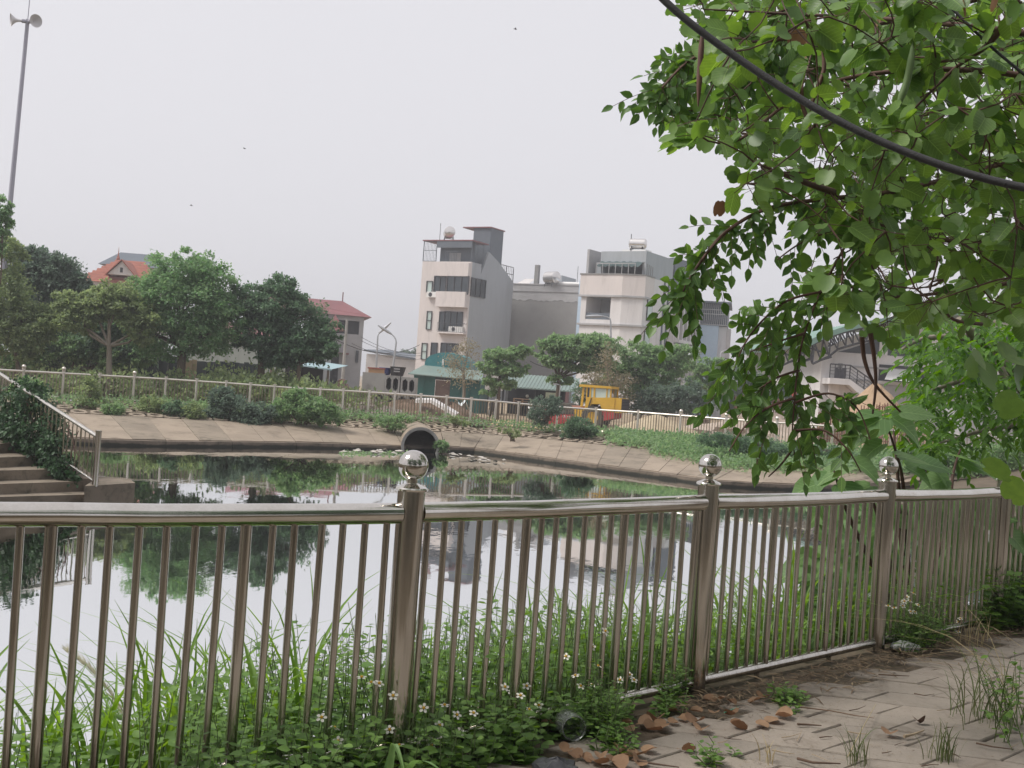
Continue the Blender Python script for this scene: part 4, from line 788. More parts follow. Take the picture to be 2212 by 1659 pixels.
bush('tall grassy green bush on the bank left of the drain pipe', [(655, 880, 40, 26), (695, 888, 36, 26), (610, 885, 34, 22), (640, 855, 26, 18), (720, 895, 24, 18)], 42.5, 'green', 120, 34, .17)
bush('yellowish flowering bush under the far fence, leftmost of the bank', [(325, 873, 26, 20), (345, 880, 26, 16)], 41.5, 'olive', 60, 28, .12)
bush('low grey green bush on the bank under the fence post', [(385, 882, 34, 12), (372, 878, 20, 14)], 41.3, 'dark', 50, 26, .12)
bush('small green bush low on the bank right of the steps', [(245, 885, 24, 14)], 40, 'green', 36, 24, .12)
bush('low bush beside the honeycomb blocks, right of the yellowish bush', [(415, 890, 24, 16), (425, 900, 22, 10)], 41.2, 'olive', 44, 24, .12)
bush('sprawling shrub with thin twigs at the far fence behind the steps', [(190, 850, 26, 30), (210, 880, 24, 20), (200, 820, 16, 14)], 41.5, 'olive', 60, 18, .16)
bush('green weeds above the drain pipe', [(845, 915, 34, 12), (870, 905, 22, 10), (830, 905, 20, 8)], 43.5, 'green', 44, 26, .12)
bush('small weed tuft right of the drain pipe mouth', [(955, 962, 16, 12)], 41.6, 'green', 20, 26, .12)
bush('dusty shrub on the fence left of the yellow roller', [(1180, 880, 34, 22), (1170, 900, 26, 20), (1195, 865, 18, 10)], 46.6, 'grey', 70, 26, .14)
bush('green shrub under the fence in front of the yellow roller', [(1250, 920, 34, 18), (1235, 935, 24, 14), (1275, 930, 16, 10)], 45.5, 'dark', 70, 28, .14)
bush('bushy weeds by the pale panels on the right bank', [(2000, 985, 50, 22), (2080, 990, 50, 24), (2150, 985, 50, 26), (2200, 975, 40, 26), (1960, 980, 30, 16)], 36, 'green', 170, 30, .14)
bush('dark weeds along the right fence behind the hanging branch', [(1640, 960, 60, 18), (1720, 975, 50, 16), (1800, 980, 40, 16), (1560, 950, 50, 14)], 40.5, 'dark', 130, 30, .14)
bush('small weed on the bank below the middle of the fence', [(985, 905, 18, 8), (1003, 912, 14, 7)], 44.6, 'olive', 22, 20, .11)
bush('low tuft on the honeycomb blocks right of the drain pipe', [(1108, 935, 22, 7), (1090, 930, 14, 6)], 43.2, 'olive', 22, 20, .1)
# ivy ground cover on the right slope: one mass
def on_bank(i, s, t):
    a, b = ST[i], ST[i + 1]
    if t < .58: return a[0].lerp(b[0], s).lerp(a[1].lerp(b[1], s), t / .58) + Vector((0, 0, .1))
    return a[1].lerp(b[1], s).lerp(a[2].lerp(b[2], s), (t - .58) / .42) + Vector((0, 0, .1))
cs = []
for i, dens, t0 in ((10, 250, .8), (11, 1300, .60), (12, 2100, .42), (13, 2400, .32), (14, 2400, .32), (15, 2100, .4), (16, 1700, .5), (17, 1500, .55), (0, 160, .8), (1, 260, .76), (2, 300, .78), (3, 420, .72), (4, 420, .72), (5, 260, .78), (6, 120, .85), (7, 120, .8), (8, 130, .8), (9, 130, .85)):
    for _ in range(dens):
        t_ = t0 + (1 - t0) * rnd.random() ** .8 + rnd.gauss(0, .05)
        if .02 < t_ < 1: p = on_bank(i, rnd.random(), t_); cs.append((p.x, p.y, p.z + abs(rnd.gauss(0, .09))))
C = np.array(cs); C = np.repeat(C, 3, 0) + nr.normal(size=(len(C) * 3, 3)) * np.array([.14, .14, .05]); n = len(C)
me = leafmesh('ground_cover', C, rvec(n) + np.array([0, 0, .35]), unit(rvec(n) * .6 + np.array([0, 0, 1.])), .13 * nr.uniform(.6, 1.3, n), RHOMB); me.materials.append(TREES['green']); o = link(bpy.data.objects.new('ground_cover', me)); o['kind'] = 'stuff'
# scattered weeds behind the far fence (mass of undergrowth at left)
C, Dn = clump_points([(P(330, 840, 48), (5, 1.5, .5)), (P(560, 835, 49), (3.5, 1.5, .7)), (P(140, 830, 47), (3, 1.5, .5)), (P(720, 855, 49), (2.5, 1.2, .35)), (P(450, 838, 47), (4, 1., .55)), (P(240, 835, 46), (3.5, 1., .5)), (P(610, 850, 47), (3, 1., .6))], 420, 30, .7, .3); n = len(C)
me = leafmesh('undergrowth', C, rvec(n) + np.array([0, 0, .5]), rvec(n), .2 * nr.uniform(.6, 1.3, n), RHOMB); me.materials.append(TREES['olive']); o = link(bpy.data.objects.new('undergrowth', me)); o['kind'] = 'stuff'
# ------------------------------------------------------------------ walls and sheet fences behind the left fence
def wallrun(name, label, cat, pa, pb, d0, d1, top_a, top_b, mat, capm=None):
    a, b = P(*pa, d0), P(*pb, d1); za, zb = P(pa[0], top_a, d0).z, P(pb[0], top_b, d1).z
    t = thing(name, label, cat, (a.x, a.y, -.6)); d = (b - a); d.z = 0; n = Vector((-d.y, d.x, 0)).normalized() * .12
    q = MB().add([(a.x, a.y, -.6), (b.x, b.y, -.6), (b.x, b.y, zb), (a.x, a.y, za)] + [((p + n).x, (p + n).y, z) for p, z in ((a, -.6), (b, -.6), (b, zb), (a, za))], [(0, 1, 2, 3), (7, 6, 5, 4), (3, 2, 6, 7), (0, 3, 7, 4), (1, 5, 6, 2)])
    obj('wall', q, mat, t)
    if capm:
        n2 = n * .6; obj('coping', MB().add([(a - n2).xy.to_tuple() + (za + .002,), (b - n2).xy.to_tuple() + (zb + .002,), (b + n + n2).xy.to_tuple() + (zb + .002,), (a + n + n2).xy.to_tuple() + (za + .002,), (a - n2).xy.to_tuple() + (za + .2,), (b - n2).xy.to_tuple() + (zb + .2,), (b + n + n2).xy.to_tuple() + (zb + .2,), (a + n + n2).xy.to_tuple() + (za + .2,)], [(0, 1, 5, 4), (1, 2, 6, 5), (2, 3, 7, 6), (3, 0, 4, 7), (4, 5, 6, 7)]), capm, t)
    return t
OLDW = MAT('old_stained_wall', (.19, .165, .125), (.12, .105, .08), .9, scale=.8, fine=6, dirt=(.03, .035, .025), dirt_amt=.8)
wallrun('garden_wall', 'old stained garden wall behind the left trees', 'wall', (-60, 815), (330, 815), 52, 54, 772, 783, OLDW, KERB)
def sheetfence(label, x0, x1, d, y0, y1, mat, w=.22):
    a, b = P(x0, 825, d), P(x1, 825, d); t = thing('sheet_fence', label, 'fence', (a.x, a.y, -.6)); n = max(1, int((b - a).length / w))
    za, zb = P(x0, y0, d).z, P(x1, y1, d).z
    for i in range(n):
        p, q = a.lerp(b, i / n), a.lerp(b, (i + 1) / n); z = za + (zb - za) * (i + .5) / n + rnd.uniform(-.05, .05); y = d - (.06 if i % 2 else 0)
        obj('sheet', MB().box(p.x, y, -.6, q.x, y + .05, z), mat, t)
    return t
DKS = MAT('dark_sheet', (.04, .055, .06), (.03, .04, .045), .6, scale=1.2, fine=6, dirt=(.1, .09, .07), dirt_amt=.3); TANS = MAT('tan_sheet', (.36, .29, .19), (.28, .21, .13), .7, scale=1.2, fine=6, dirt=(.3, .15, .08), dirt_amt=.4)
sheetfence('dark corrugated sheet fence left of the tan panel', 278, 392, 53, 766, 772, DKS); sheetfence('tan corrugated panel in the dark sheet fence', 392, 422, 52.6, 776, 778, TANS, .2); sheetfence('dark corrugated sheet fence right of the tan panel', 422, 555, 53, 779, 786, DKS)
# ------------------------------------------------------------------ box culverts and things standing on them
def culvert(label, pxa, pxb, pyt, pyb, d, holes, yaw=0.):
    a, b = P(pxa, pyb, d), P(pxb, pyb, d); zt = P((pxa + pxb) / 2, pyt, d).z; zb = P((pxa + pxb) / 2, pyb, d).z; w = b.x - a.x; h = zt - zb
    t = thing('box_culvert', label, 'concrete block', (a.x, d, zb), yaw, 'precast box culverts by the teal shed'); q = MB()
    if not holes: q.box(0, 0, 0, w, 1.2, h)
    else:
        k = holes; e = .09; cw = (w - e) / k
        for i in range(k + 1): q.box(i * cw, 0, 0, i * cw + e, 1.2, h)
        for i in range(k):
            q.box(i * cw + e, .002, h - e, i * cw + cw, 1.2, h - .001); q.box(i * cw + e, .002, 0, i * cw + cw, 1.2, e)
            for sx in (0, 1):
                for sz in (0, 1):
                    x = i * cw + e if sx == 0 else i * cw + cw; z = e if sz == 0 else h - e; f = .14
                    pl = [(x, z), (x + (f if sx == 0 else -f), z), (x, z + (f if sz == 0 else -f))]
                    q.prismy(pl, .004, 1.18)
    obj('shell', q, CONC_G, t, local=True)
    if holes: obj('inner_back', MB().box(.05, 1.0, .05, w - .05, 1.1, h - .05), GREYD, t, local=True)
    return t
BC = [('solid plain precast block at the left end of the culvert row', 780, 829, 805, 855, 60, 0, 0), ('double opening culvert right of the plain block', 829, 862, 811, 848, 60, 2, 0), ('double opening culvert touching the teal shed', 864, 897, 815, 851, 60, 2, 0),
      ('lower culvert half buried under the left double one', 806, 852, 849, 872, 58, 2, 0), ('lower culvert half buried beside the teal shed', 856, 900, 853, 874, 58, 2, 0)]
for l, a_, b_, t0, t1, dd, h, y in BC:
    culvert(l, a_, b_, t0, t1, dd, h, y)
def onpx(px, py, d, z=None): p = P(px, py, d); return (p.x, p.y, p.z if z is None else z)
pb = thing('orange_crate', 'flat orange crate on top of the plain precast block', 'crate', onpx(795, 805, 60)); obj('box', MB().box(0, .1, 0, .85, .9, .22), MAT('orange_box', (.5, .3, .17), (.42, .24, .13)), pb, local=True); obj('lid', MB().box(-.05, .05, .222, .9, .95, .3), REDT, pb, local=True)
pb = thing('blue_tub', 'blue plastic tub on the culvert row', 'tub', onpx(823, 809, 60)); BT = MAT('blue_plastic', (.07, .08, .24), (.05, .06, .18), .4); obj('tub', MB().lathe([(.01, 0), (.22, 0), (.34, .34), (.36, .36), (.33, .35), (.2, .03), (.01, .03)], (.2, .4, 0), 16), BT, pb, 40, local=True); obj('rim', MB().lathe([(.34, .34), (.38, .35), (.38, .38), (.34, .38)], (.2, .4, 0), 16), BT, pb, local=True)
pb = thing('black_crate', 'black crate with handle slots on the middle culvert', 'crate', onpx(846, 811, 60)); BP = MAT('black_plastic', (.035, .03, .03), (.025, .022, .022), .5); obj('crate', MB().add([(-.05, 0, 0), (.55, 0, 0), (.55, .6, 0), (-.05, .6, 0), (-.1, -.04, .48), (.68, -.04, .48), (.68, .64, .48), (-.1, .64, .48)], [(0, 1, 5, 4), (1, 2, 6, 5), (2, 3, 7, 6), (3, 0, 4, 7), (0, 3, 2, 1)]), BP, pb, local=True)
for k in range(2): obj('handle_slot', MB().box(.1, -.06, .2 + k * .13, .42, -.03, .26 + k * .13), GREYL, pb, local=True)
# ------------------------------------------------------------------ street lamps, poles and wires
LAMPM = MAT('lamp_pole_paint', (.42, .43, .45), (.36, .37, .39), .5, .4)
def lamp(label, base, bend, tip, d, grp='street lamps around the pond'):
    b0, b1, b2 = P(*base, d), P(*bend, d), P(*tip, d); t = thing('street_lamp', label, 'street lamp', tuple(b0), 0, grp); k = d / 70
    ctrl = b1 + Vector((0, 0, (b2 - b1).length * .42)); pts = [b0, b0.lerp(b1, .5), b1] + [b1.lerp(ctrl, s).lerp(ctrl.lerp(b2, s), s) for s in (.25, .5, .75, .95)]
    obj('pole', MB().tube(pts, [.08 * k, .065 * k, .05 * k, .04 * k, .035 * k, .03 * k, .03 * k], 7), LAMPM, t, 50)
    dv = (b2 - pts[-2]).normalized(); obj('lamp_head', MB().tube([b2 - dv * .3 * k, b2, b2 + dv * .35 * k, b2 + dv * .7 * k], [.05 * k, .09 * k, .09 * k, .04 * k], 8), LAMPM, t, 50); return t
lamp('street lamp arching left above the black crate', (847, 812), (856, 740), (837, 716), 72); lamp('street lamp arching right beside the bare concrete house', (812, 812), (816, 728), (826, 713), 96)
lamp('street lamp arching left above the umbrella tree', (1321, 800), (1319, 694), (1290, 683), 80); lamp('street lamp with straight arm right of the pale blue house', (1552, 880), (1557, 765), (1580, 757), 80)
lamp('short street lamp half hidden by the wide green tree', (1478, 850), (1480, 775), (1494, 765), 78)
wp = thing('utility_pole', 'slim grey pole in front of the bare concrete house', 'pole', onpx(742, 840, 70)); a_, b_ = P(738, 850, 70), P(750, 690, 70); obj('pole', MB().tube([a_, b_], [.11, .08], 7), CONC_G, wp, 40)
WIRE = MAT('black_wire', (.02, .02, .022), None, .6)
def wire(label, pa, da, pb, db, sag, r=.018):
    a, b = P(*pa, da), P(*pb, db); pts = [a.lerp(b, i / 14) - Vector((0, 0, sag * 4 * (i / 14) * (1 - i / 14))) for i in range(15)]
    return tag(obj('overhead_wire', MB().tube(pts, r, 5), WIRE, None, 60), label, 'wire', 'overhead wires')
wire('thick sagging wire from the dark tree to the tall cream house', (690, 714), 70, (906, 745), 110, 1.1, .03); wire('upper thin wire beside the bare concrete house', (780, 728), 90, (912, 762), 120, .5); wire('middle thin wire beside the bare concrete house', (780, 736), 90, (910, 768), 120, .4); wire('lower thin wire beside the bare concrete house', (760, 742), 90, (912, 775), 120, .5)
wire('wire hanging between the small tree and umbrella tree', (1145, 780), 70, (1240, 785), 70, .35)
# ------------------------------------------------------------------ heaps behind the fence
def heap(name, label, cat, c, rx, ry, h, mat, n=26, m=9, rough=.12, stuff=None):
    q = MB(); q.v.append((c[0], c[1], c[2] + h))
    for j in range(1, m + 1):
        f = j / m
        for i in range(n):
            th = 2 * math.pi * i / n; w_ = 1 + rough * math.sin(th * 3 + j * .4 + c[0]) + rnd.uniform(-rough, rough) * .6
            q.v.append((c[0] + rx * f * math.cos(th) * w_, c[1] + ry * f * math.sin(th) * w_, c[2] - .1 * (j == m) + h * (1 - f) ** .9 * (1 + rnd.uniform(-rough, rough) * .6)))
    q.f = [(0, 1 + i, 1 + (i + 1) % n) for i in range(n)] + [(1 + j * n + i, 1 + (j + 1) * n + i, 1 + (j + 1) * n + (i + 1) % n, 1 + j * n + (i + 1) % n) for j in range(m - 1) for i in range(n)]
    return tag(obj(name, q, mat, None, 50), label, cat)
BRN = MAT('brown_spoil', (.17, .115, .08), (.105, .072, .052), .95, scale=1.5, fine=9, dirt=(.25, .2, .15), dirt_amt=.5, bump=.6)
def hp(px, d, z=-.6): p = P(px, 870, d); return (p.x, d, z)
heap('sand_pile', 'big tan sand pile in front of the hall staircase', 'sand pile', hp(1890, 66, -.9), 4.0, 4.0, P(1890, 826, 66).z + .9, SAND, 34, 14, .07)
heap('sand_pile', 'low sand slope behind the fence right of the yellow roller', 'sand pile', hp(1420, 52, -.9), 3.6, 2.2, P(1395, 886, 52).z + .75, MAT('pale_sand', (.46, .38, .26), (.36, .29, .2), .95, scale=1.5, fine=10, dirt=(.28, .22, .15), dirt_amt=.6, bump=.5), 30, 10, .08)
heap('soil_pile', 'wide brown soil heap behind the fence below the culverts', 'soil pile', hp(890, 54), 4.2, 2.2, P(890, 868, 54).z + .72, BRN, 40, 10, .2)
heap('soil_pile', 'smaller brown soil heap in front of the teal shed', 'soil pile', hp(975, 56), 2.2, 1.6, P(975, 872, 56).z + .7, BRN, 30, 9, .2)
heap('soil_pile', 'grey brown rubble heap behind the grassy bush', 'soil pile', hp(775, 53), 3.0, 1.6, .95, MAT('grey_rubble', (.2, .17, .14), (.12, .1, .085), .95, scale=2.5, fine=9, dirt=(.4, .37, .33), dirt_amt=.5, bump=.6), 36, 9, .25)
heap('brushwood_pile', 'rusty brown heap of brushwood left of the plain precast block', 'brushwood', hp(735, 58), 1.3, 1.0, P(735, 818, 58).z + .6, RUST, 24, 7, .3)
heap('rubble_pile', 'pale broken rubble heap behind the hanging branch', 'rubble', hp(1640, 60), 4.2, 2, P(1640, 895, 60).z + .75, MAT('pale_rubble', (.4, .33, .27), (.28, .23, .19), .95, scale=2.5, fine=8, dirt=(.5, .46, .42), dirt_amt=.5, bump=.6), 40, 9, .3)
tag(obj('sand_patch', MB().prism([tuple(P(x, y, d).xy) for x, y, d in ((985, 880, 50), (1120, 890, 50), (1190, 890, 55), (1140, 880, 62), (1010, 870, 62))], -.62, -.52), MAT('orange_sand', (.48, .33, .19), (.4, .27, .15), .95, scale=.8, fine=8)), 'flat patch of orange sand behind the fence', 'sand')
# broken pale rubble strip and a pale tarpaulin
tar = MB()
for i in range(9):
    for j in range(5): p = P(975 + i * 5, 866, 57.5 + j * .4); tar.v.append((p.x, p.y, -.05 + .35 * math.sin(i * .8) ** 2 + .1 * math.sin(j * 2 + i) + .25 * (1 - abs(i - 4) / 5)))
tar.f = [(i * 5 + j, i * 5 + j + 1, (i + 1) * 5 + j + 1, (i + 1) * 5 + j) for i in range(8) for j in range(4)]
tag(obj('plastic_sheet', tar, MAT('pale_sheet', (.62, .66, .66), (.5, .55, .56), .5), None, 50), 'crumpled pale plastic sheet on the soil by the teal shed', 'sheet')
sl_ = MB(); pts = [P(895, 868, 53), P(930, 868, 52), P(960, 885, 51), P(985, 900, 50.6)]
for a_, b_ in zip(pts[:-1], pts[1:]):
    sl_.add([a_ + Vector((0, 0, .1)), b_ + Vector((0, 0, .1)), b_ + Vector((.1, .5, .18)), a_ + Vector((.1, .5, .18)), a_ - Vector((0, 0, .05)), b_ - Vector((0, 0, .05))], [(0, 1, 2, 3), (4, 5, 1, 0)])
tag(obj('broken_kerb', sl_, PALEW), 'broken pale concrete edging across the brown soil', 'concrete edging')
# ------------------------------------------------------------------ road roller
YEL = MAT('yellow_machine_paint', (.6, .37, .04), (.5, .31, .035), .45, scale=1.2, fine=8, dirt=(.4, .24, .07), dirt_amt=.35); RED = MAT('red_machine_paint', (.42, .05, .055), (.34, .04, .045), .5, scale=1.2, fine=8, dirt=(.3, .12, .09), dirt_amt=.4)
RUB = MAT('rubber', (.06, .06, .055), (.085, .075, .06), .85, scale=3, fine=12, dirt=(.2, .16, .11), dirt_amt=.5)
ro = P(1178, 917, 62); RL = thing('road_roller', 'yellow road roller with red frame and black engine grille behind the fence', 'road roller', (ro.x, 62, -.6), -.31)
def rp(zx, zy): return ((zx - 100) * .00415, (697 + .0714 * (zx - 120) - zy) * .00394)
def rpoly(pts): return [rp(*p) for p in pts]
def rpart(name, mb, mat, parent=None, sm=None): return obj(name, mb, mat, parent or RL, sm, local=True)
W2 = 1.9
rpart('drum', MB().lathe([(.02, .12), (.60, .12), (.64, .16), (.64, W2 - .16), (.60, W2 - .12), (.02, W2 - .12)], (rp(330, 0)[0], 0, .64), 28, 'Y'), RUB, None, 40)
rpart('drum_frame', MB().prismy(rpoly([(110, 685), (120, 600), (230, 550), (470, 552), (470, 600), (330, 680)][::-1]), -.02, .09), RED); rpart('drum_frame', MB().prismy(rpoly([(110, 685), (120, 600), (230, 550), (470, 552), (470, 600), (330, 680)][::-1]), W2 - .09, W2 + .02), RED)
rpart('front_beam', MB().box(rp(110, 0)[0] - .15, -.02, .35, rp(110, 0)[0], W2 + .02, .85), RED)
lt = MB()
for i, s_ in enumerate('LPKLT'):
    x = rp(322 + i * 24, 0)[0]; z = rp(330, 592)[1] - .005 * i
    lt.box(x, -.024, z, x + .02, -.0205, z + .12)
    if s_ in 'LP': lt.box(x + .022, -.024, z, x + .06, -.0205, z + .02) if s_ == 'L' else lt.box(x + .022, -.024, z + .07, x + .055, -.0205, z + .12)
    if s_ == 'T': lt.box(x - .03, -.024, z + .1, x + .05, -.0205, z + .122)
rpart('frame_lettering', lt, WHITEP)
rpart('drum_hood', MB().box(rp(285, 0)[0], .2, rp(300, 445)[1] - .12, rp(548, 0)[0], W2 - .2, rp(420, 425)[1]), MAT('faded_red', (.42, .2, .15), (.36, .16, .12), .6))
rpart('front_yoke', MB().prismy(rpoly([(350, 590), (375, 460), (615, 470), (620, 540), (560, 590)][::-1]), .14, W2 - .14), YEL)
for xx in (545,): 
    rpart('cab_post', MB().prismy(rpoly([(545, 440), (560, 170), (585, 170), (575, 440)][::-1]), .14, .24), YEL); rpart('cab_post', MB().prismy(rpoly([(545, 440), (560, 170), (585, 170), (575, 440)][::-1]), W2 - .24, W2 - .14), YEL)
rpart('cab_roof', MB().box(rp(522, 0)[0], .0, rp(740, 180)[1] + .0, rp(952, 0)[0], W2, rp(740, 152)[1] + .02), YEL)
cabb = rp(640, 315)[1]; cabt = rp(740, 182)[1]
for x0, x1 in ((620, 632), (662, 682), (715, 738), (885, 900), (935, 952)):
    for y0, y1 in ((.06, .16), (W2 - .16, W2 - .06)): rpart('cab_pillar', MB().box(rp(x0, 0)[0], y0, cabb - .02, rp(x1, 0)[0], y1, cabt), YEL)
for x0, x1 in ((633, 661), (683, 714), (739, 884), (901, 934)): rpart('cab_window', MB().box(rp(x0, 0)[0], .09, cabb + .03, rp(x1, 0)[0], .11, cabt - .02), GLASSP if x0 > 680 else GLASSD)
rpart('far_window', MB().box(rp(633, 0)[0], W2 - .11, cabb + .03, rp(934, 0)[0], W2 - .09, cabt - .02), GLASSP); rpart('seat', MB().box(rp(760, 0)[0], .6, cabb - .1, rp(830, 0)[0], 1.2, cabb + .3), RUB); rpart('cab_sill', MB().box(rp(620, 0)[0], .05, cabb - .06, rp(952, 0)[0], W2 - .05, cabb + .02), YEL)
rpart('body', MB().prismy(rpoly([(608, 535), (625, 315), (960, 315), (1008, 330), (1000, 520), (880, 500), (835, 460), (815, 405), (700, 405), (672, 460), (615, 535)][::-1]), .02, W2 - .02), YEL)
rpart('body_step', MB().prismy(rpoly([(655, 460), (690, 320), (700, 320), (672, 460)][::-1]), -.02, .018), DARKMETAL)
rpart('engine_cover', MB().box(rp(955, 0)[0], .06, rp(1000, 520)[1], rp(1012, 0)[0] + .35, W2 - .06, rp(1000, 318)[1]), YEL)
gx0 = rp(1012, 0)[0] + .352; gz0, gz1 = rp(1060, 500)[1], rp(1060, 330)[1]; rpart('engine_grille', MB().box(gx0, .08, gz0, gx0 + .04, W2 - .08, gz1), DARKMETAL)
for k in range(7): z = gz0 + .05 + (gz1 - gz0 - .08) * k / 7; rpart('grille_slat', MB().box(gx0 + .041, .1, z, gx0 + .075, W2 - .1, z + .045), BLACK)
rpart('rear_frame', MB().prismy(rpoly([(845, 640), (850, 500), (1010, 515), (1010, 600)][::-1]), -.02, W2 + .02), RED); rpart('exhaust', MB().lathe([(.13, 0), (.15, .02), (.15, .2), (.01, .24)], (rp(925, 0)[0], .5, rp(925, 312)[1]), 12), PALEW, None, 40)
for y in (-.06, W2 - .42):
    cx, r = rp(728, 0)[0], .6; wl = rpart('wheel', MB().lathe([(.3, .0), (.56, 0), (r, .06), (r, .42), (.56, .48), (.3, .48)], (cx, y, .6), 24, 'Y'), RUB, None, 40)
    rpart('rim', MB().lathe([(.01, .03), (.22, .03), (.31, -.005), (.31, .48), (.01, .45)], (cx, y, .6), 18, 'Y'), YEL, wl, 40)
    tq = MB()
    for k in range(18): th = 2 * math.pi * k / 18; tq.box(-.05, .02, r - .01, .05, .46, r + .025, Matrix.Translation((cx, y, .6)) @ Matrix.Rotation(th, 4, 'Y'))
    rpart('tread', tq, RUB, wl)
# ------------------------------------------------------------------ parked motorbikes, bench, board, banner, rebar cages
def bike(label, px, py, d, col, rz):
    z = P(px, py, d).z; t = thing('motorbike', label, 'motorbike', (P(px, py, d).x, d, -.6), rz, 'motorbikes by the dark shed')
    for x in (-.6, .6):
        wh = obj('wheel', MB().lathe([(.2, -.04), (.29, -.045), (.29, .045), (.2, .04)], (x, 0, .29), 16, 'Y'), RUB, t, 40, local=True); obj('rim', MB().lathe([(.02, -.03), (.2, -.02), (.2, .02), (.02, .03)], (x, 0, .29), 12, 'Y'), LAMPM, wh, local=True)
    b = MB().tube([(-.75, 0, .72), (-.3, 0, .62), (.1, 0, .42), (.35, 0, .62), (.42, 0, .85)], [.08, .16, .13, .12, .1], 8); obj('body', b, col, t, 50, local=True)
    obj('saddle', MB().tube([(-.72, 0, .8), (-.4, 0, .78), (-.05, 0, .7)], [.07, .12, .09], 8), BP, t, 50, local=True); obj('front_shield', MB().add([(.36, -.2, .4), (.36, .2, .4), (.46, .22, .95), (.46, -.22, .95), (.52, 0, .65)], [(0, 1, 4), (1, 2, 4), (2, 3, 4), (3, 0, 4)]), col, t, local=True)
    obj('handlebar', MB().tube([(.36, -.34, 1.02), (.42, 0, .98), (.36, .34, 1.02)], .022, 6), DARKMETAL, t, local=True); obj('headlight', MB().ball((.5, 0, .95), .09, 10), WHITEP, t, 60, local=True); obj('fork', MB().tube([(.45, 0, .9), (.6, 0, .29)], .03, 6), DARKMETAL, t, local=True); obj('mirror', MB().ball((.38, .3, 1.2), .06, 8), DARKMETAL, t, local=True)
bike('white motorbike in front of the dark shed, left of the pale board', 1156, 868, 70, WHITEP, -1.1); bike('dark motorbike with white shield beside the pale notice board legs', 1066, 862, 69, BP, -1.3)
bp = thing('pale_green_board', 'small pale green board leaning in the dark shed', 'board', onpx(1178, 861, 71)); obj('panel', MB().box(0, 0, 0, .75, .05, .4), MAT('pale_green', (.36, .38, .28), (.3, .32, .23)), bp, local=True); obj('leg', MB().box(.05, .06, -1., .1, .1, 0), DARKMETAL, bp, local=True); obj('leg', MB().box(.65, .06, -1., .7, .1, 0), DARKMETAL, bp, local=True)
pl = thing('wooden_pallet', 'stack of wooden pallets behind the fence below the shed', 'pallet', onpx(1108, 872, 66)); WOODP = MAT('pallet_wood', (.3, .2, .13), (.22, .14, .09), .8)
for k in range(3):
    for j in range(4): obj('plank', MB().box(0, j * .25, .14 * k, 1.1, j * .25 + .18, .14 * k + .04), WOODP, pl, local=True)
    for j in range(3): obj('bearer', MB().box(j * .5, 0, .14 * k - .09, j * .5 + .1, .93, .14 * k - .002), WOODP, pl, local=True)
ln = thing('yard_pole', 'thin grey pole with bent head in front of the dark shed', 'pole', onpx(1205, 880, 64)); a_, b_ = P(1206, 885, 64), P(1210, 832, 64); obj('pole', MB().tube([a_, b_, b_ + Vector((-.25, 0, .05))], .045, 6), LAMPM, ln, 50); obj('head', MB().box(b_.x - .4, b_.y - .08, b_.z, b_.x - .2, b_.y + .08, b_.z + .08), LAMPM, ln)
bn_ = thing('red_banner', 'small red and white banner on a pole left of the hall', 'banner', onpx(1712, 870, 84)); c0, c1 = P(1706, 849, 84), P(1722, 832, 84)
q = MB()
for i in range(6): x = c0.x + (c1.x - c0.x) * i / 5; q.v += [(x, 84 + .06 * math.sin(i * 1.4), c0.z - .1 * i), (x, 84 + .06 * math.sin(i * 1.4 + .5), c1.z)]
q.f = [(2 * i, 2 * i + 2, 2 * i + 3, 2 * i + 1) for i in range(5)]; BAN = obj('cloth', q, MAT('red_cloth', (.5, .09, .08), (.42, .07, .07), .8), bn_); obj('pole', MB().tube([(c0.x - .03, 84, -.9), (c0.x - .03, 84, c1.z + .1)], .04, 6), DARKMETAL, bn_)
REB = MAT('rusty_rebar', (.2, .1, .065), (.14, .075, .05), .8)
def cage(label, x0, x1, yt, yb, d, nx, nz):
    a, b = P(x0, yb, d), P(x1, yb, d); zt = P((x0 + x1) / 2, yt, d).z; zb = P((x0 + x1) / 2, yb, d).z; t = thing('rebar_cage', label, 'rebar cage', (a.x, d, zb), 0, 'rusty rebar cages by the sand pile'); v_, h_ = MB(), MB()
    for dy in (0, .5):
        for i in range(nx + 1): x = a.x + (b.x - a.x) * i / nx; v_.tube([(x, d + dy, zb), (x + rnd.uniform(-.03, .03), d + dy, zt + rnd.uniform(-.05, .2))], .022, 4)
        for k in range(nz + 1): z = zb + (zt - zb) * k / nz; h_.tube([(a.x, d + dy - .03, z), (b.x, d + dy - .03, z + rnd.uniform(-.04, .04))], .02, 4)
    obj('upright_bars', v_, REB, t, kind='stuff'); obj('cross_bars', h_, REB, t, kind='stuff')
cage('rusty rebar cage nearest the big leaf shrub', 1895, 1963, 880, 965, 50, 16, 9); cage('low rusty rebar cage behind the hanging branch', 1770, 1860, 895, 960, 52, 22, 6); cage('dark rebar rows below the distant grey green trees', 1590, 1690, 862, 905, 62, 26, 4); cage('tall thin rebar cage at the foot of the sand pile', 1862, 1896, 885, 955, 51, 8, 7)
rs = thing('red_roof_stall', 'low stall with red roof behind the fence right of the trees', 'stall', onpx(1510, 892, 72)); a_, b_ = P(1503, 888, 72), P(1540, 892, 72)
obj('roof', MB().box(a_.x, 72, a_.z - .1, b_.x, 74, a_.z + .12), MAT('orange_red_sheet', (.55, .14, .09), (.45, .11, .08)), rs)
for x in (a_.x + .1, b_.x - .2): obj('post', MB().box(x, 72.1, -.9, x + .1, 72.2, a_.z - .1), DARKMETAL, rs)
obj('counter', MB().box(a_.x + .2, 72.3, -.9, b_.x - .2, 73.5, a_.z - .5), RUST, rs)
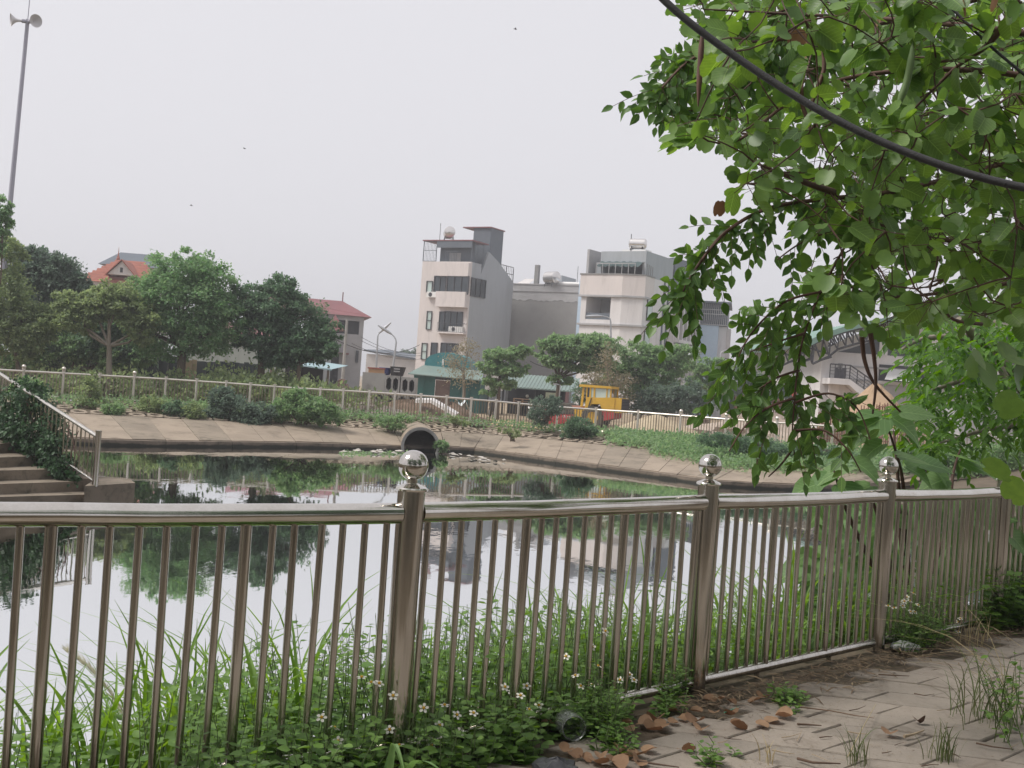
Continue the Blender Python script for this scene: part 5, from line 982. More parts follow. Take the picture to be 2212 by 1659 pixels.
# pale concrete panels behind the right end of the fence
for i in range(5):
    a_, b_ = P(2050 + i * 52, 990, 44), P(2050 + i * 52 + 49, 990, 44); zt = P(2075 + i * 52, 951, 44).z
    q = MB().box(a_.x, 44 + .03 * (i % 2), -.8, b_.x, 44.15 + .03 * (i % 2), zt + rnd.uniform(-.06, .06)); tag(obj('concrete_panel', q, MAT('panel_paint_%d' % i, (.52, .50, .49), (.45, .43, .42), .8, scale=1, dirt=(.3, .28, .26), dirt_amt=.4) if i == 0 else MATS['panel_paint_0']), ('leftmost', 'second from left', 'middle', 'second from right', 'rightmost')[i] + ' of the pale upright concrete panels behind the right fence', 'panel', 'pale panels behind the right fence')
tag(obj('grey_container', MB().box(P(2075, 900, 56).x, 56, -.9, P(2125, 900, 56).x, 58, P(2100, 880, 56).z), MAT('container_paint', (.36, .37, .38), (.31, .32, .33), .6)), 'plain grey metal box behind the bright leaf tree', 'container')
# ------------------------------------------------------------------ drain pipe at the head of the pond
cp = P(908, 963, 41.6); dpth = Vector((.12, -1, 0)).normalized(); DPm = thing('drain_pipe', 'big round concrete drain pipe opening into the pond', 'drain pipe', (cp.x, cp.y, WZ)); r0, r1 = .72, .60
Mq = Matrix.Translation((cp.x, cp.y, cp.z - .02)) @ dpth.to_track_quat('Z', 'Y').to_matrix().to_4x4()
def lq(prof, n=32): 
    q = MB().lathe(prof, (0, 0, 0), n); q.v = [tuple(Mq @ Vector(p)) for p in q.v]; return q
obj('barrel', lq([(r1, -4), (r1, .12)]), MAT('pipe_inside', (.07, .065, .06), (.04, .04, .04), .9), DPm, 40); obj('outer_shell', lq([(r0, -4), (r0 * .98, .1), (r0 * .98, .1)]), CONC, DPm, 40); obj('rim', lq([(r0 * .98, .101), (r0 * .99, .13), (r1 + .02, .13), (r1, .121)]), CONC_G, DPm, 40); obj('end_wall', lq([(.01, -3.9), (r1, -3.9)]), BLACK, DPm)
# litter and weeds floating by the kerb near the pipe
LIT = MAT('pale_litter', (.5, .47, .43), (.3, .27, .22), .7, scale=9)
for i in range(34):
    px = rnd.choice([rnd.uniform(735, 865), rnd.uniform(950, 1110)]); base_y = 972 if px < 870 else 976 + (px - 950) * .13
    p = G(px, base_y + rnd.uniform(1, 9), WZ + .02); s_ = rnd.uniform(.05, .16); q = MB()
    for k in range(7): th = 2 * math.pi * k / 7; rr_ = s_ * rnd.uniform(.6, 1.1); q.v.append((p.x + 1.4 * rr_ * math.cos(th), p.y + rr_ * math.sin(th), p.z + rnd.uniform(0, .05)))
    q.v.append((p.x, p.y, p.z + rnd.uniform(.05, .1))); q.f = [(k, (k + 1) % 7, 7) for k in range(7)]
    tag(obj('floating_litter', q, LIT if rnd.random() < .7 else KERB), 'scrap of pale litter floating by the kerb near the drain pipe', 'litter', 'litter floating near the drain pipe')
cs = np.array([tuple(G(rnd.uniform(735, 880), rnd.uniform(975, 982), WZ + .02)) for _ in range(260)]); n = len(cs)
me = leafmesh('floating_weed', cs, rvec(n) * np.array([1, 1, .3]), unit(rvec(n) * .3 + np.array([0, 0, 1.])), .14 * nr.uniform(.6, 1.2, n), RHOMB); me.materials.append(TREES['green']); o = link(bpy.data.objects.new('floating_weed', me)); o['kind'] = 'stuff'
# ------------------------------------------------------------------ steps down to the water at the left
stp = [(-1.03, (218, 1067), 1073), (-.85, (178, 1039.5), 1045), (-.67, (137, 1012.6), 1016), (-.49, (84, 984), 988), (-.31, (50, 956), 958), (-.13, (20, 930), 930)]
fr_ = []
for z, rp_, ly in stp:
    R_ = G(rp_[0], rp_[1], z); L_ = G(0, ly, z); fr_.append((R_, R_ + (L_ - R_).normalized() * 4.2))
STA = thing('staircase', 'weathered concrete steps going down to the water at the left', 'steps', tuple(fr_[0][0].xy) + (WZ,))
for i, (z, *_r) in enumerate(stp):
    R_, L_ = fr_[i]; bk = Vector((-.55, .84, 0)) * (1.5 if i < 5 else 4); zb = z - .3
    vs = [R_, L_, L_ + bk, R_ + bk]; lo = [Vector((p.x, p.y, zb - (1. if i == 0 else .0))) for p in vs]; nose = Vector((.012, -.018, 0))
    obj('step', MB().add([tuple(p + nose) for p in vs[:2]] + [tuple(p) for p in vs[2:]] + [tuple(p) for p in lo], [(0, 3, 2, 1), (0, 1, 5, 4), (1, 2, 6, 5), (2, 3, 7, 6), (3, 0, 4, 7)]), STEP, STA)
LB = [G(183, 1050, -.85), G(292, 1043, -.85), G(280, 1034, -.85), G(215, 1029, -.85)]
obj('landing_block', MB().prism([p.xy for p in LB], -2.2, -.85), STEP, STA)
kz_ = [G(178, 1041, -.85), G(215, 1030, -.85)]
# stair side slab under the railing
sb0, sb1 = Vector(fr_[1][0]), Vector(fr_[5][0]); off_ = Vector((.28, .05, 0))
q = MB().add([sb0 + Vector((0, 0, .05)), sb0 + off_ + Vector((0, 0, .05)), sb1 + off_ + Vector((0, 0, .1)), sb1 + Vector((0, 0, .1))] + [p + Vector((0, 0, -1.6)) for p in (sb0, sb0 + off_, sb1 + off_, sb1)], [(0, 1, 2, 3), (0, 4, 5, 1), (1, 5, 6, 2), (2, 6, 7, 3), (3, 7, 4, 0)]); obj('side_string', q, STEP, STA)
pb0 = G(205, 1048, -.85); SR_ = thing('stair_railing', 'stainless steel railing sloping down the steps at the left', 'railing', tuple(pb0))
slope = (Vector((fr_[5][0].x, fr_[5][0].y, 0)) - Vector((fr_[1][0].x, fr_[1][0].y, 0))); slope.z = .72; slope *= 1 / 4; top0 = pb0 + Vector((0, 0, .96)); 
def RR(s, h): return pb0 + slope * s + Vector((0, 0, h))
obj('end_post', MB().tube([pb0 - Vector((0, 0, .02)), top0], .052, 12).lathe([(.058, 0), (.058, .02), (.001, .025)], top0, 12), STEEL_D, SR_, 40); obj('handrail', MB().tube([RR(0, .86), RR(5.6, .86)], .036, 10), STEEL, SR_, 40); obj('handrail', MB().tube([RR(5.6, .86), RR(5.6, .86) + Vector((-3, -.3, 0))], .036, 10), STEEL, SR_, 40); obj('base_rail', MB().tube([RR(0, .06), RR(5.6, .06)], .02, 8), STEEL, SR_, 40)
for i in range(1, 27): obj('baluster', MB().tube([RR(i * .21, .06), RR(i * .21, .85)], .011 if i % 4 else .017, 6), STEEL_D, SR_, 40)
# creeper on the railing
C, Dn = clump_points([(RR(3.3, .35), (.5, .35, .5)), (RR(2.6, .2), (.42, .3, .45)), (RR(2.1, .05), (.35, .28, .4)), (RR(1.6, -.05), (.3, .25, .25)), (RR(4.0, .7), (.45, .4, .35)), (RR(4.2, .1), (.5, .4, .45)), (RR(1.2, -.12), (.2, .15, .16))], 230, 30, .9, .4); n = len(C)
CRP = thing('creeper', 'dark green creeper smothering the stair railing', 'climbing plant', tuple(RR(2.6, -.2)))
me = leafmesh('foliage', C, rvec(n) + Dn * .7 + np.array([0, -.3, -.5]), unit(rvec(n) * .5 + Dn + np.array([0, -.4, .4])), .075 * nr.uniform(.6, 1.3, n), OVAL, tuple(RR(2.6, -.2)), 1.25); me.materials.append(LEAFMAT('creeper_leaf', [(.03, .075, .03), (.05, .11, .04), (.025, .055, .025)], .2)); link(bpy.data.objects.new('foliage', me), CRP)
q = MB()
for k in range(14): s_ = rnd.uniform(1, 4.3); q.tube([RR(s_, -.1), RR(s_ + rnd.uniform(-.3, .3), .3), RR(s_ + rnd.uniform(-.6, .6), .75)], .008, 5)
obj('stem', q, TWIG, CRP)
bush('broad leafed plant behind the top of the stair railing', [(55, 840, 30, 20), (80, 850, 20, 16), (35, 850, 20, 18)], 23.2, 'green', 40, 22, .13)
bush('dry twiggy weed tuft beside the creeper', [(110, 900, 20, 26), (95, 880, 16, 16)], 25, 'dry', 30, 16, .1)
# ------------------------------------------------------------------ near fence
NF = thing('steel_fence', 'near stainless steel fence with ball topped posts in the foreground', 'fence', tuple(PO[0]))
CAPH, RT = 1.055, .969
def npost(p, ball=True, label=None):
    o = obj('post', MB().tube([p + Vector((0, 0, .0)), p + Vector((0, 0, .4)), p + Vector((0, 0, CAPH))], .053, 24), STEEL_D, NF, 40, label=label)
    obj('cap', MB().lathe([(.001, CAPH), (.061, CAPH + .001), (.063, CAPH + .008), (.06, CAPH + .014), (.05, CAPH + .018), (.028, CAPH + .027), (.019, CAPH + .03), (.019, CAPH + .048), (.001, CAPH + .05)] if ball else [(.001, CAPH), (.061, CAPH + .001), (.063, CAPH + .008), (.058, CAPH + .014), (.001, CAPH + .015)], p, 24), STEEL, o, 35)
    if ball: obj('ball', MB().ball(p + Vector((0, 0, CAPH + .098)), .0585, 36), STEEL_B, o, 60)
    else:
        q = MB().ball(p + Vector((-.01, 0, CAPH + .012)), .035, 8, (1, .9, .35)); obj('dirt_clod', q, SOIL, o, 60)
chain = [PL[2], PL[1], PL[0], PO[0], PO[1], PO[2], PO[3], PO[4], PO[5]]
for p in chain[1:]: npost(p, p not in (PO[3],), 'post top without its ball' if p == PO[3] else None)
for a, b in zip(chain[:-1], chain[1:]):
    d = (b - a).normalized(); a2, b2 = a + d * .045, b - d * .045; z = Vector((0, 0, 1))
    rail = []
    for i in range(7): rail.append(a2.lerp(b2, i / 6) + z * (RT - .006 * math.sin(math.pi * i / 6) + rnd.uniform(-.002, .002)))
    obj('top_rail', MB().tube(rail, .040, 24), STEEL, NF, 40); obj('bottom_rail', MB().tube([a2 + z * .066, b2 + z * .066], .026, 16), STEEL_D, NF, 40)
    if a in (PL[2],): continue
    for k in range(1, 21):
        th = k % 7 == 0; p = a.lerp(b, k / 21) + d * rnd.gauss(0, .0025); j_ = d * rnd.gauss(0, .004); obj('baluster', MB().tube([p + z * .085, p + j_ * .5 + z * .5, p + j_ + z * (RT - .03)], .0205 if th else .0135, 14 if th else 10, False), STEEL_D, NF, 60)
    for s in (.3, .7): p = a.lerp(b, s); obj('foot', MB().tube([p + z * .0, p + z * .05], .014, 8), STEEL_D, NF, 60)
def FHIT(px, py, off=0.):                              # depth of the near fence plane (moved off metres towards the pond) along a pixel ray
    x1 = UV(px, py)[0]; a, b, n = (PO[0], PO[6], nR) if x1 > UV(885, py)[0] else (PL[2], PO[0], nL)
    o = a + n * off; d = (b - a).normalized(); t, dep, z = HIT(px, py, (o.x, o.y), (d.x, d.y)); return Vector((UV(px, py)[0] / FOC * dep, dep, z))
# ------------------------------------------------------------------ leaf kinds for the near plants
BAU = (np.array([(0, 0, 0), (.42, 0, -.02), (.84, 0, -.04), (-.06, .2, .05), (.08, .44, .10), (.4, .56, .12), (.74, .5, .08), (.97, .32, .02), (1.0, .14, -.03), (-.06, -.2, .05), (.08, -.44, .10), (.4, -.56, .12), (.74, -.5, .08), (.97, -.32, .02), (1.0, -.14, -.03)]),
       [(0, 1, 4, 3), (1, 5, 4), (1, 2, 6, 5), (2, 8, 7, 6), (0, 9, 10, 1), (1, 10, 11), (1, 11, 12, 2), (2, 12, 13, 14)])
PIN = (np.array([(0, 0, 0), (.3, 0, -.03), (.65, 0, -.04), (1.02, 0, -.10), (.12, .16, .03), (.36, .28, .06), (.66, .22, .03), (.12, -.16, .03), (.36, -.28, .06), (.66, -.22, .03)]), [(0, 1, 5, 4), (1, 2, 6, 5), (2, 3, 6), (0, 7, 8, 1), (1, 8, 9, 2), (2, 9, 3)])
HEART = (np.array([(0, 0, 0), (.35, 0, -.02), (.75, 0, -.06), (1.08, 0, -.16), (-.14, .2, .03), (-.05, .42, .05), (.25, .58, .06), (.6, .45, .0), (.88, .2, -.08), (-.14, -.2, .03), (-.05, -.42, .05), (.25, -.58, .06), (.6, -.45, .0), (.88, -.2, -.08)]),
         [(0, 1, 6, 5, 4), (1, 2, 7, 6), (2, 3, 8, 7), (0, 9, 10, 11, 1), (1, 11, 12, 2), (2, 12, 13, 3)])
L_BAU = LEAFMAT('round_leaf', [(0.124, 0.227, 0.063), (0.198, 0.318, 0.082), (0.082, 0.158, 0.050)], .38, .42, .4)
L_PIN = LEAFMAT('oval_leaflet', [(0.095, 0.188, 0.056), (0.164, 0.283, 0.073), (0.068, 0.134, 0.046)], .38, .4, .4)
L_BRI = LEAFMAT('bright_leaflet', [(.075, .175, .03), (.14, .27, .045), (.035, .085, .022)], .45, .45, .35)
L_BIG = LEAFMAT('broad_leaf', [(0.136, 0.248, 0.088), (0.190, 0.298, 0.114), (0.101, 0.199, 0.068)], .4, .5, .35)
L_DRY = LEAFMAT('dry_leaf', [(.26, .155, .09), (.36, .235, .15), (.15, .085, .05)], .15, .8, .2)
L_GRS = LEAFMAT('grass_blade', [(0.170, 0.303, 0.068), (0.258, 0.405, 0.101), (0.125, 0.222, 0.056)], .4, .5, .35)
L_WEED = LEAFMAT('weed_leaf', [(0.116, 0.218, 0.052), (0.184, 0.309, 0.070), (0.077, 0.148, 0.041)], .35, .5, .35)
STRAW = LEAFMAT('dry_straw', [(.42, .35, .2), (.52, .44, .27), (.3, .24, .14)], .2, .7, .2)
VEIN = [([(0.111, 0.203, 0.056), (0.177, 0.284, 0.073), (0.073, 0.141, 0.045)], .38, .42), ([(0.085, 0.168, 0.050), (0.146, 0.253, 0.065), (0.061, 0.120, 0.041)], .38, .4), ([(.075, .175, .03), (.14, .27, .045), (.035, .085, .022)], .45, .45), ([(0.136, 0.248, 0.088), (0.190, 0.298, 0.114), (0.101, 0.199, 0.068)], .4, .5)]
L_BAU_V, L_PIN_V, L_BRI_V, L_BIG_V = [LEAFMAT('veined_%d' % i, cs_, tr_, ro_, .4, True) for i, (cs_, tr_, ro_) in enumerate(VEIN)]
def leaf_parts(C, D, U, S, tmpl, mat, parent, root, n_obj, width=1., piece='leaf', mass='foliage'):
    """the leaves nearest the viewer as single objects sharing meshes, the rest as one mass"""
    C, D, U, S = (np.asarray(x, float) for x in (C, D, U, S)); show = S / np.maximum(.3, C[:, 1]); order = np.argsort(-show); T, fs = tmpl
    mesh = []
    for k in range(4):
        V = T.copy(); V[:, 2] = V[:, 2] * (.5 + .5 * k) - V[:, 0] ** 2 * .08 * k; V[:, 1] *= width * (1 - .06 * k) ; me = bpy.data.meshes.new(piece); me.from_pydata([tuple(v) for v in V], [], fs); me.materials.append({L_BAU: L_BAU_V, L_PIN: L_PIN_V, L_BRI: L_BRI_V, L_BIG: L_BIG_V}.get(mat, mat))
        me.polygons.foreach_set('use_smooth', [True] * len(me.polygons)); mesh.append(me)
    rv = Vector(root)
    for i in order[:n_obj]:
        d = Vector(D[i]).normalized(); u = Vector(U[i]); y = u.cross(d).normalized(); z = d.cross(y); o = link(bpy.data.objects.new(piece, rnd.choice(mesh)), parent)
        o.matrix_local = Matrix.Translation(Vector(C[i]) - rv) @ (Matrix((d, y, z)).transposed().to_4x4()) @ Matrix.Scale(S[i], 4)
    r = order[n_obj:]
    if len(r):
        me = leafmesh(mass, C[r], D[r], U[r], S[r], tmpl, root, width); me.materials.append(mat); me.polygons.foreach_set('use_smooth', [True] * len(me.polygons)); o = link(bpy.data.objects.new(mass, me), parent); o['kind'] = 'stuff'
def inpoly(x, y, poly):
    c = False; j = len(poly) - 1
    for i in range(len(poly)):
        if (poly[i][1] > y) != (poly[j][1] > y) and x < (poly[j][0] - poly[i][0]) * (y - poly[i][1]) / (poly[j][1] - poly[i][1]) + poly[i][0]: c = not c
        j = i
    return c
def polyline(pts, k):                                  # smooth points along px,py,depth control points
    P3 = [P(*p) for p in pts]; out = []
    for i in range(len(P3) - 1):
        p0, p1, p2, p3 = P3[max(0, i - 1)], P3[i], P3[i + 1], P3[min(len(P3) - 1, i + 2)]
        for s in range(k):
            t = s / k; out.append(.5 * ((2 * p1) + (p2 - p0) * t + (2 * p0 - 5 * p1 + 4 * p2 - p3) * t * t + (3 * p1 - p0 - 3 * p2 + p3) * t ** 3))
    return out + [P3[-1]]
# ------------------------------------------------------------------ round leaved tree overhead at the right
rootA = Vector((5.6, 4.6, 0)); TA = thing('round_leaved_tree', 'overhanging tree with big round leaves and pods at the upper right', 'tree', tuple(rootA))
obj('trunk', MB().tube([rootA - Vector((0, 0, .2)), rootA + Vector((-.1, 0, 1.2)), rootA + Vector((-.25, .1, 2.6)), rootA + Vector((-.6, .2, 4.0))], [.17, .14, .12, .08], 12), BARK, TA, 60)
brA = [[(2700, 300, 4.6), (2300, 180, 4.7), (2000, 150, 4.9), (1760, 190, 5.0), (1600, 300, 4.9), (1530, 305, 4.8)], [(2700, 330, 4.6), (2350, 260, 5.2), (2150, 300, 5.6), (1950, 330, 5.8), (1780, 370, 5.8), (1650, 370, 5.6)], [(2600, 420, 4.8), (2250, 500, 5.2), (2050, 520, 5.4), (1880, 480, 5.4), (1700, 440, 5.3)],
       [(2400, 100, 4.8), (2120, 60, 4.9), (1900, 40, 5.2), (1700, 30, 5.4), (1520, 20, 5.4)], [(2500, 560, 5.6), (2250, 600, 6.0), (2060, 630, 6.0), (1900, 640, 5.8), (1800, 600, 5.6)], [(1800, 415, 5.0), (1740, 395, 4.8), (1680, 372, 4.7), (1628, 350, 4.6)], [(2500, 200, 6.5), (2250, 320, 6.8), (2000, 400, 7.0), (1850, 420, 7.0)], [(2200, 0, 4.4), (2140, 90, 4.5), (2060, 150, 4.6), (1960, 250, 4.7)]]
obr = []
for b in brA:
    pl_ = polyline(b, 7); obr.append(pl_); n = len(pl_); obj('branch', MB().tube(pl_, [.014 * (1 - i / n) + .003 for i in range(n)], 7), TWIG, TA, 60)
regA = [(1500, -60), (2330, -60), (2330, 650), (2120, 690), (1960, 700), (1890, 720), (1740, 650), (1730, 590), (1850, 540), (1780, 490), (1660, 440), (1600, 400), (1610, 350), (1640, 330), (1470, 290), (1450, 250), (1560, 180), (1500, 60)]
C, D, U, Sz = [], [], [], []; tw = MB(); nclu = 0; nodes_ = [q for pl_ in obr for q in pl_]
while nclu < 820:
    px, py = rnd.uniform(1440, 2330), rnd.uniform(-60, 720)
    if not inpoly(px, py, regA): continue
    edge = px < 1800 or py > 560
    if edge and rnd.random() < .25: continue
    nclu += 1; dep = rnd.uniform(4.1, 5.6) if rnd.random() < .26 else rnd.uniform(5.6, 9.2); c = P(px, py, dep)
    best = min(nodes_, key=lambda q: (q - c).length_squared); dist_ = (best - c).length
    if dist_ < .75: bend_ = Vector(rvec(1)[0]) * dist_ * .14; tw.tube([best, best.lerp(c, .35) + bend_, best.lerp(c, .7) + bend_ * .8, c], [.0042, .0036, .003, .0024], 5)
    nodes_.append(c)
    for k in range(rnd.randint(4, 7)):
        v = Vector(rvec(1)[0]); v.z = v.z * .6 - .15; v.normalize(); pet = rnd.uniform(.04, .11); p = c + v * pet; tw.tube([c, p], .0016, 3, False)
        C.append(p); dd = v * .7 + Vector((0, 0, -.35)) + Vector(rvec(1)[0]) * .45; D.append(dd); U.append(Vector(rvec(1)[0]) * .75 + Vector((0, -.2, .8))); Sz.append(rnd.uniform(.042, .098))
obj('twigs', tw, TWIG, TA, kind='stuff'); leaf_parts(C, D, U, Sz, BAU, L_BAU, TA, rootA, 280)
# a few brown and yellow leaves in it
for (px, py, dep, s, cl) in ((2075, 12, 4.2, .075, 0), (2150, -12, 4.2, .09, 1), (1555, 455, 4.6, .06, 0), (1895, 45, 4.8, .06, 0), (1720, 85, 5.1, .08, 0), (1740, 110, 5.1, .07, 0)):
    V = BAU[0].copy() * s; V[:, 2] -= .25 * V[:, 0]; q = MB().add([tuple(v) for v in V], BAU[1]); o = link(bpy.data.objects.new('withered_leaf', q.mesh('withered_leaf', 60)), TA); o.data.materials.append(L_DRY); o['label'] = 'withered brown leaf'
    o.matrix_local = Matrix.Translation(P(px, py - 20, dep) - rootA) @ Euler((rnd.uniform(-.9, .5) + 1.4, rnd.uniform(.8, 1.5), rnd.uniform(-.9, .9))).to_matrix().to_4x4()
PODB = MAT('brown_pod', (.14, .07, .05), (.09, .045, .035), .6, scale=14, fine=60); PODG = MAT('green_pod', (.16, .24, .09), (.12, .19, .07), .55, scale=14, fine=60)
for nm, pts, wd, mt in (('brown_pod', [(1518, 60, 4.3), (1512, 150, 4.3), (1508, 230, 4.3)], .011, PODB), ('brown_pod', [(1735, 170, 4.6), (1732, 220, 4.6), (1745, 260, 4.6), (1755, 300, 4.6)], .009, PODB), ('brown_pod', [(1775, 110, 4.6), (1780, 150, 4.6), (1760, 205, 4.6), (1750, 240, 4.6)], .009, PODB), ('green_pod', [(1972, 85, 4.2), (1968, 130, 4.2), (1958, 180, 4.2), (1945, 215, 4.2), (1938, 250, 4.2)], .014, PODG)):
    pl_ = polyline(pts, 4); n = len(pl_); rs = [max(.002, wd * min(1, 4 * (i + .3) / n) * min(1, 3.2 * (n - i - .7) / n)) for i in range(n)]; obj(nm, MB().tube(pl_, rs, 8), mt, TA, 60)
# ------------------------------------------------------------------ drooping tree with small oval leaflets
rootB = Vector((4.9, 6.2, 0)); TB = thing('drooping_leaflet_tree', 'tree with drooping sprays of small oval leaflets hanging over the pond', 'tree', tuple(rootB))
obj('trunk', MB().tube([rootB - Vector((0, 0, .2)), rootB + Vector((.1, .1, 1.5)), rootB + Vector((-.1, .1, 3.2)), rootB + Vector((-.5, 0, 4.4))], [.13, .11, .09, .05], 10), BARK, TB, 60)
brB = [([(2250, -40, 5.6), (1950, 40, 5.5), (1720, 80, 5.4), (1570, 100, 5.3), (1490, 130, 5.2), (1430, 190, 5.1)], 2.6, (40, 170)), ([(1700, 20, 5.6), (1600, 60, 5.5), (1530, 100, 5.4), (1470, 165, 5.3)], 2.2, (50, 170)), ([(1760, 90, 5.5), (1640, 140, 5.4), (1560, 200, 5.4)], 1.5, (60, 140)), ([(2250, 330, 5.8), (1950, 410, 5.5), (1780, 430, 5.3), (1660, 450, 5.2), (1570, 500, 5.1), (1510, 570, 5.0), (1470, 640, 5.0)], 2.0, (50, 160)),
       ([(1850, 480, 5.3), (1740, 520, 5.2), (1680, 560, 5.1)], .25, (40, 100)), ([(1860, 470, 5.0), (1810, 560, 5.0), (1770, 637, 5.0), (1738, 720, 4.95), (1724, 790, 4.95), (1716, 867, 4.9), (1712, 940, 4.9), (1720, 1010, 4.9)], .25, (30, 150)),
       ([(1775, 630, 5.0), (1700, 650, 4.9), (1640, 700, 4.9), (1600, 760, 4.9), (1570, 850, 4.9)], .85, (70, 150)), ([(1716, 860, 4.9), (1660, 880, 4.85), (1610, 920, 4.8), (1575, 975, 4.8)], .95, (50, 150)),
       ([(1716, 870, 4.9), (1790, 850, 4.9), (1850, 880, 4.85), (1880, 950, 4.8)], .8, (0, 110)), ([(1714, 930, 4.9), (1780, 930, 4.85), (1830, 970, 4.8), (1860, 1020, 4.8)], .35, (10, 100)), ([(1718, 960, 4.9), (1690, 1000, 4.9), (1660, 1030, 4.9)], .4, (60, 130)),
       ([(1738, 720, 4.95), (1690, 735, 4.9), (1620, 760, 4.9)], .45, (70, 140)), ([(1726, 800, 4.95), (1680, 815, 4.9), (1640, 840, 4.9)], .45, (70, 140)), ([(1890, 440, 5.4), (1860, 520, 5.3), (1800, 560, 5.3)], .2, (40, 120))]
C, D, U, Sz = [], [], [], []; rch = MB()
for pts, dens, (lo, hi) in brB:
    pl_ = polyline(pts, 7); n = len(pl_); obj('branch', MB().tube(pl_, [.013 * (1 - .8 * i / n) + .002 for i in range(n)], 6) if pts[0][0] > 1900 else MB().tube(pl_, [.0055 * (1 - .75 * i / n) + .001 for i in range(n)], 6), TWIG, TB, 60)
    i0 = int(n * .15) if pts[0][0] > 2000 else 0
    for i in range(i0, n):
        for _ in range(int(dens * .9 + rnd.random())):
            ang = math.radians(rnd.uniform(lo, hi)); dirv = Vector((math.cos(ang), rnd.uniform(-.5, .5), -abs(math.sin(ang)))) ; dirv.normalize(); L = rnd.uniform(.12, .24); p0 = pl_[i]
            if rnd.random() < .2: dirv.z = abs(dirv.z) * .3
            pe = p0 + dirv * L; ux, vy = pe.x / pe.y * FOC, (EYE - pe.z + .1 * L) / pe.y * FOC; ex_p, ey_p = 1106 + CR * ux - SR * vy, 829.5 + SR * ux + CR * vy
            if ey_p > 1045 or math.hypot(ex_p - 1532, ey_p - 1015) < 95 or math.hypot(ex_p - 1918, ey_p - 1015) < 90: continue
            prev = p0; k = rnd.randint(5, 8); sidev = dirv.cross(Vector((rnd.uniform(-.5, .5), -1, rnd.uniform(-.2, .6)))).normalized(); nrm = sidev.cross(dirv)
            if nrm.z < 0: nrm = -nrm
            for s in range(1, k + 1):
                p = p0 + dirv * (L * s / k) + Vector((0, 0, -.10 * (s / k) ** 2 * L * 2)); rch.tube([prev, p], .0014, 3, False); prev = p
                sd2 = 1 if s % 2 else -1
                ld_ = dirv * .55 + sidev * sd2 * .8 + Vector((0, 0, -.45)) + Vector(rvec(1)[0]) * .25
                if s == k: ld_ = dirv + Vector((0, 0, -.3))
                C.append(p); D.append(ld_); U.append(nrm + Vector(rvec(1)[0]) * .45); Sz.append(rnd.uniform(.05, .078) * (1.0 if pts[0][1] > 500 else .92))
obj('leaf_stalks', rch, TWIG, TB, kind='stuff'); leaf_parts(C, D, U, Sz, PIN, L_PIN, TB, rootB, 290)
# bare red-brown hanging twigs
for pts in ([(1880, 720, 5.0), (1888, 770, 5.0), (1892, 830, 5.0), (1885, 894, 5.0)], [(1862, 728, 5.1), (1868, 780, 5.1), (1890, 830, 5.1), (1945, 890, 5.1)], [(2120, 700, 6.2), (2060, 690, 6.0), (2025, 650, 6.0)]):
    pl_ = polyline(pts, 5); n = len(pl_); obj('twig', MB().tube(pl_, [.008 * (1 - i / n) + .004 for i in range(n)], 6), TWIG, TB, 60)
# ------------------------------------------------------------------ bright dense tree behind the fence at the right
rootC = Vector((6.2, 11.8, -.05)); TC = thing('bright_dense_tree', 'dense bright green tree behind the fence at the right edge', 'tree', tuple(rootC))
obj('trunk', MB().tube([rootC - Vector((0, 0, .3)), rootC + Vector((.1, 0, .9)), P(2160, 780, 11.8), P(2070, 690, 11.4)], [.11, .09, .07, .035], 10), BARK_L, TC, 60)
for b in ([(2160, 780, 11.8), (2080, 820, 11), (1990, 850, 10.6)], [(2150, 770, 11.8), (2200, 900, 10.8), (2120, 930, 10.4), (2020, 960, 10.2)], [(2100, 730, 11.6), (2000, 730, 11.2), (1940, 760, 11)], [(2150, 700, 11.6), (2220, 640, 11.5), (2300, 600, 11.5)]):
    pl_ = polyline(b, 5); n = len(pl_); obj('branch', MB().tube(pl_, [.035 * (1 - i / n) + .006 for i in range(n)], 7), BARK_L, TC, 60)
regC = [(1945, 710), (2000, 670), (2060, 690), (2130, 640), (2330, 600), (2330, 940), (2240, 910), (2150, 940), (2080, 965), (2010, 985), (1935, 930), (1915, 880), (1990, 850), (1950, 820), (1985, 780)]
C, D, U, Sz = [], [], [], []; k = 0
while k < 520:
    px, py = rnd.uniform(1860, 2330), rnd.uniform(600, 1000)
    if not inpoly(px, py, regC): continue
    k += 1; c = P(px, py, rnd.uniform(9.6, 13)); out = Vector((rnd.uniform(-1, .4), rnd.uniform(-1, .2), rnd.uniform(-.55, .05))).normalized(); sv = out.cross(Vector((0, 0, 1))).normalized(); L = rnd.uniform(.22, .4)
    for s in range(9):
        t_ = s / 8; p = c + out * L * t_ + Vector((0, 0, -.15 * L * t_ * t_)); sd2 = (1 if s % 2 else -1)
        C.append(p); D.append(out * .5 + sv * sd2 * .8 * (1 - .6 * t_) + Vector((0, 0, -.25)) + Vector(rvec(1)[0]) * .2); U.append(Vector((0, 0, 1)) + Vector(rvec(1)[0]) * .35); Sz.append(rnd.uniform(.08, .13))
leaf_parts(C, D, U, Sz, PIN, L_BRI, TC, rootC, 120, .8)
for (px, py, dep, s) in ((2130, 800, 5.0, .13), (2165, 770, 5.0, .14), (2150, 830, 5.1, .13), (2190, 800, 5.0, .12), (2120, 775, 5.2, .11), (2200, 860, 5.0, .12), (2180, 1030, 4.6, .12), (2215, 1045, 4.6, .13)):
    V = BAU[0].copy() * s; q = MB().add([tuple(v) for v in V], BAU[1]); o = link(bpy.data.objects.new('leaf', q.mesh('leaf', 60)), TA); o.data.materials.append(L_BAU); o.matrix_local = Matrix.Translation(P(px, py, dep) - rootA) @ Euler((rnd.uniform(-.5, .5) + 1.1, rnd.uniform(-.6, .9), rnd.uniform(-.5, 2.5))).to_matrix().to_4x4()
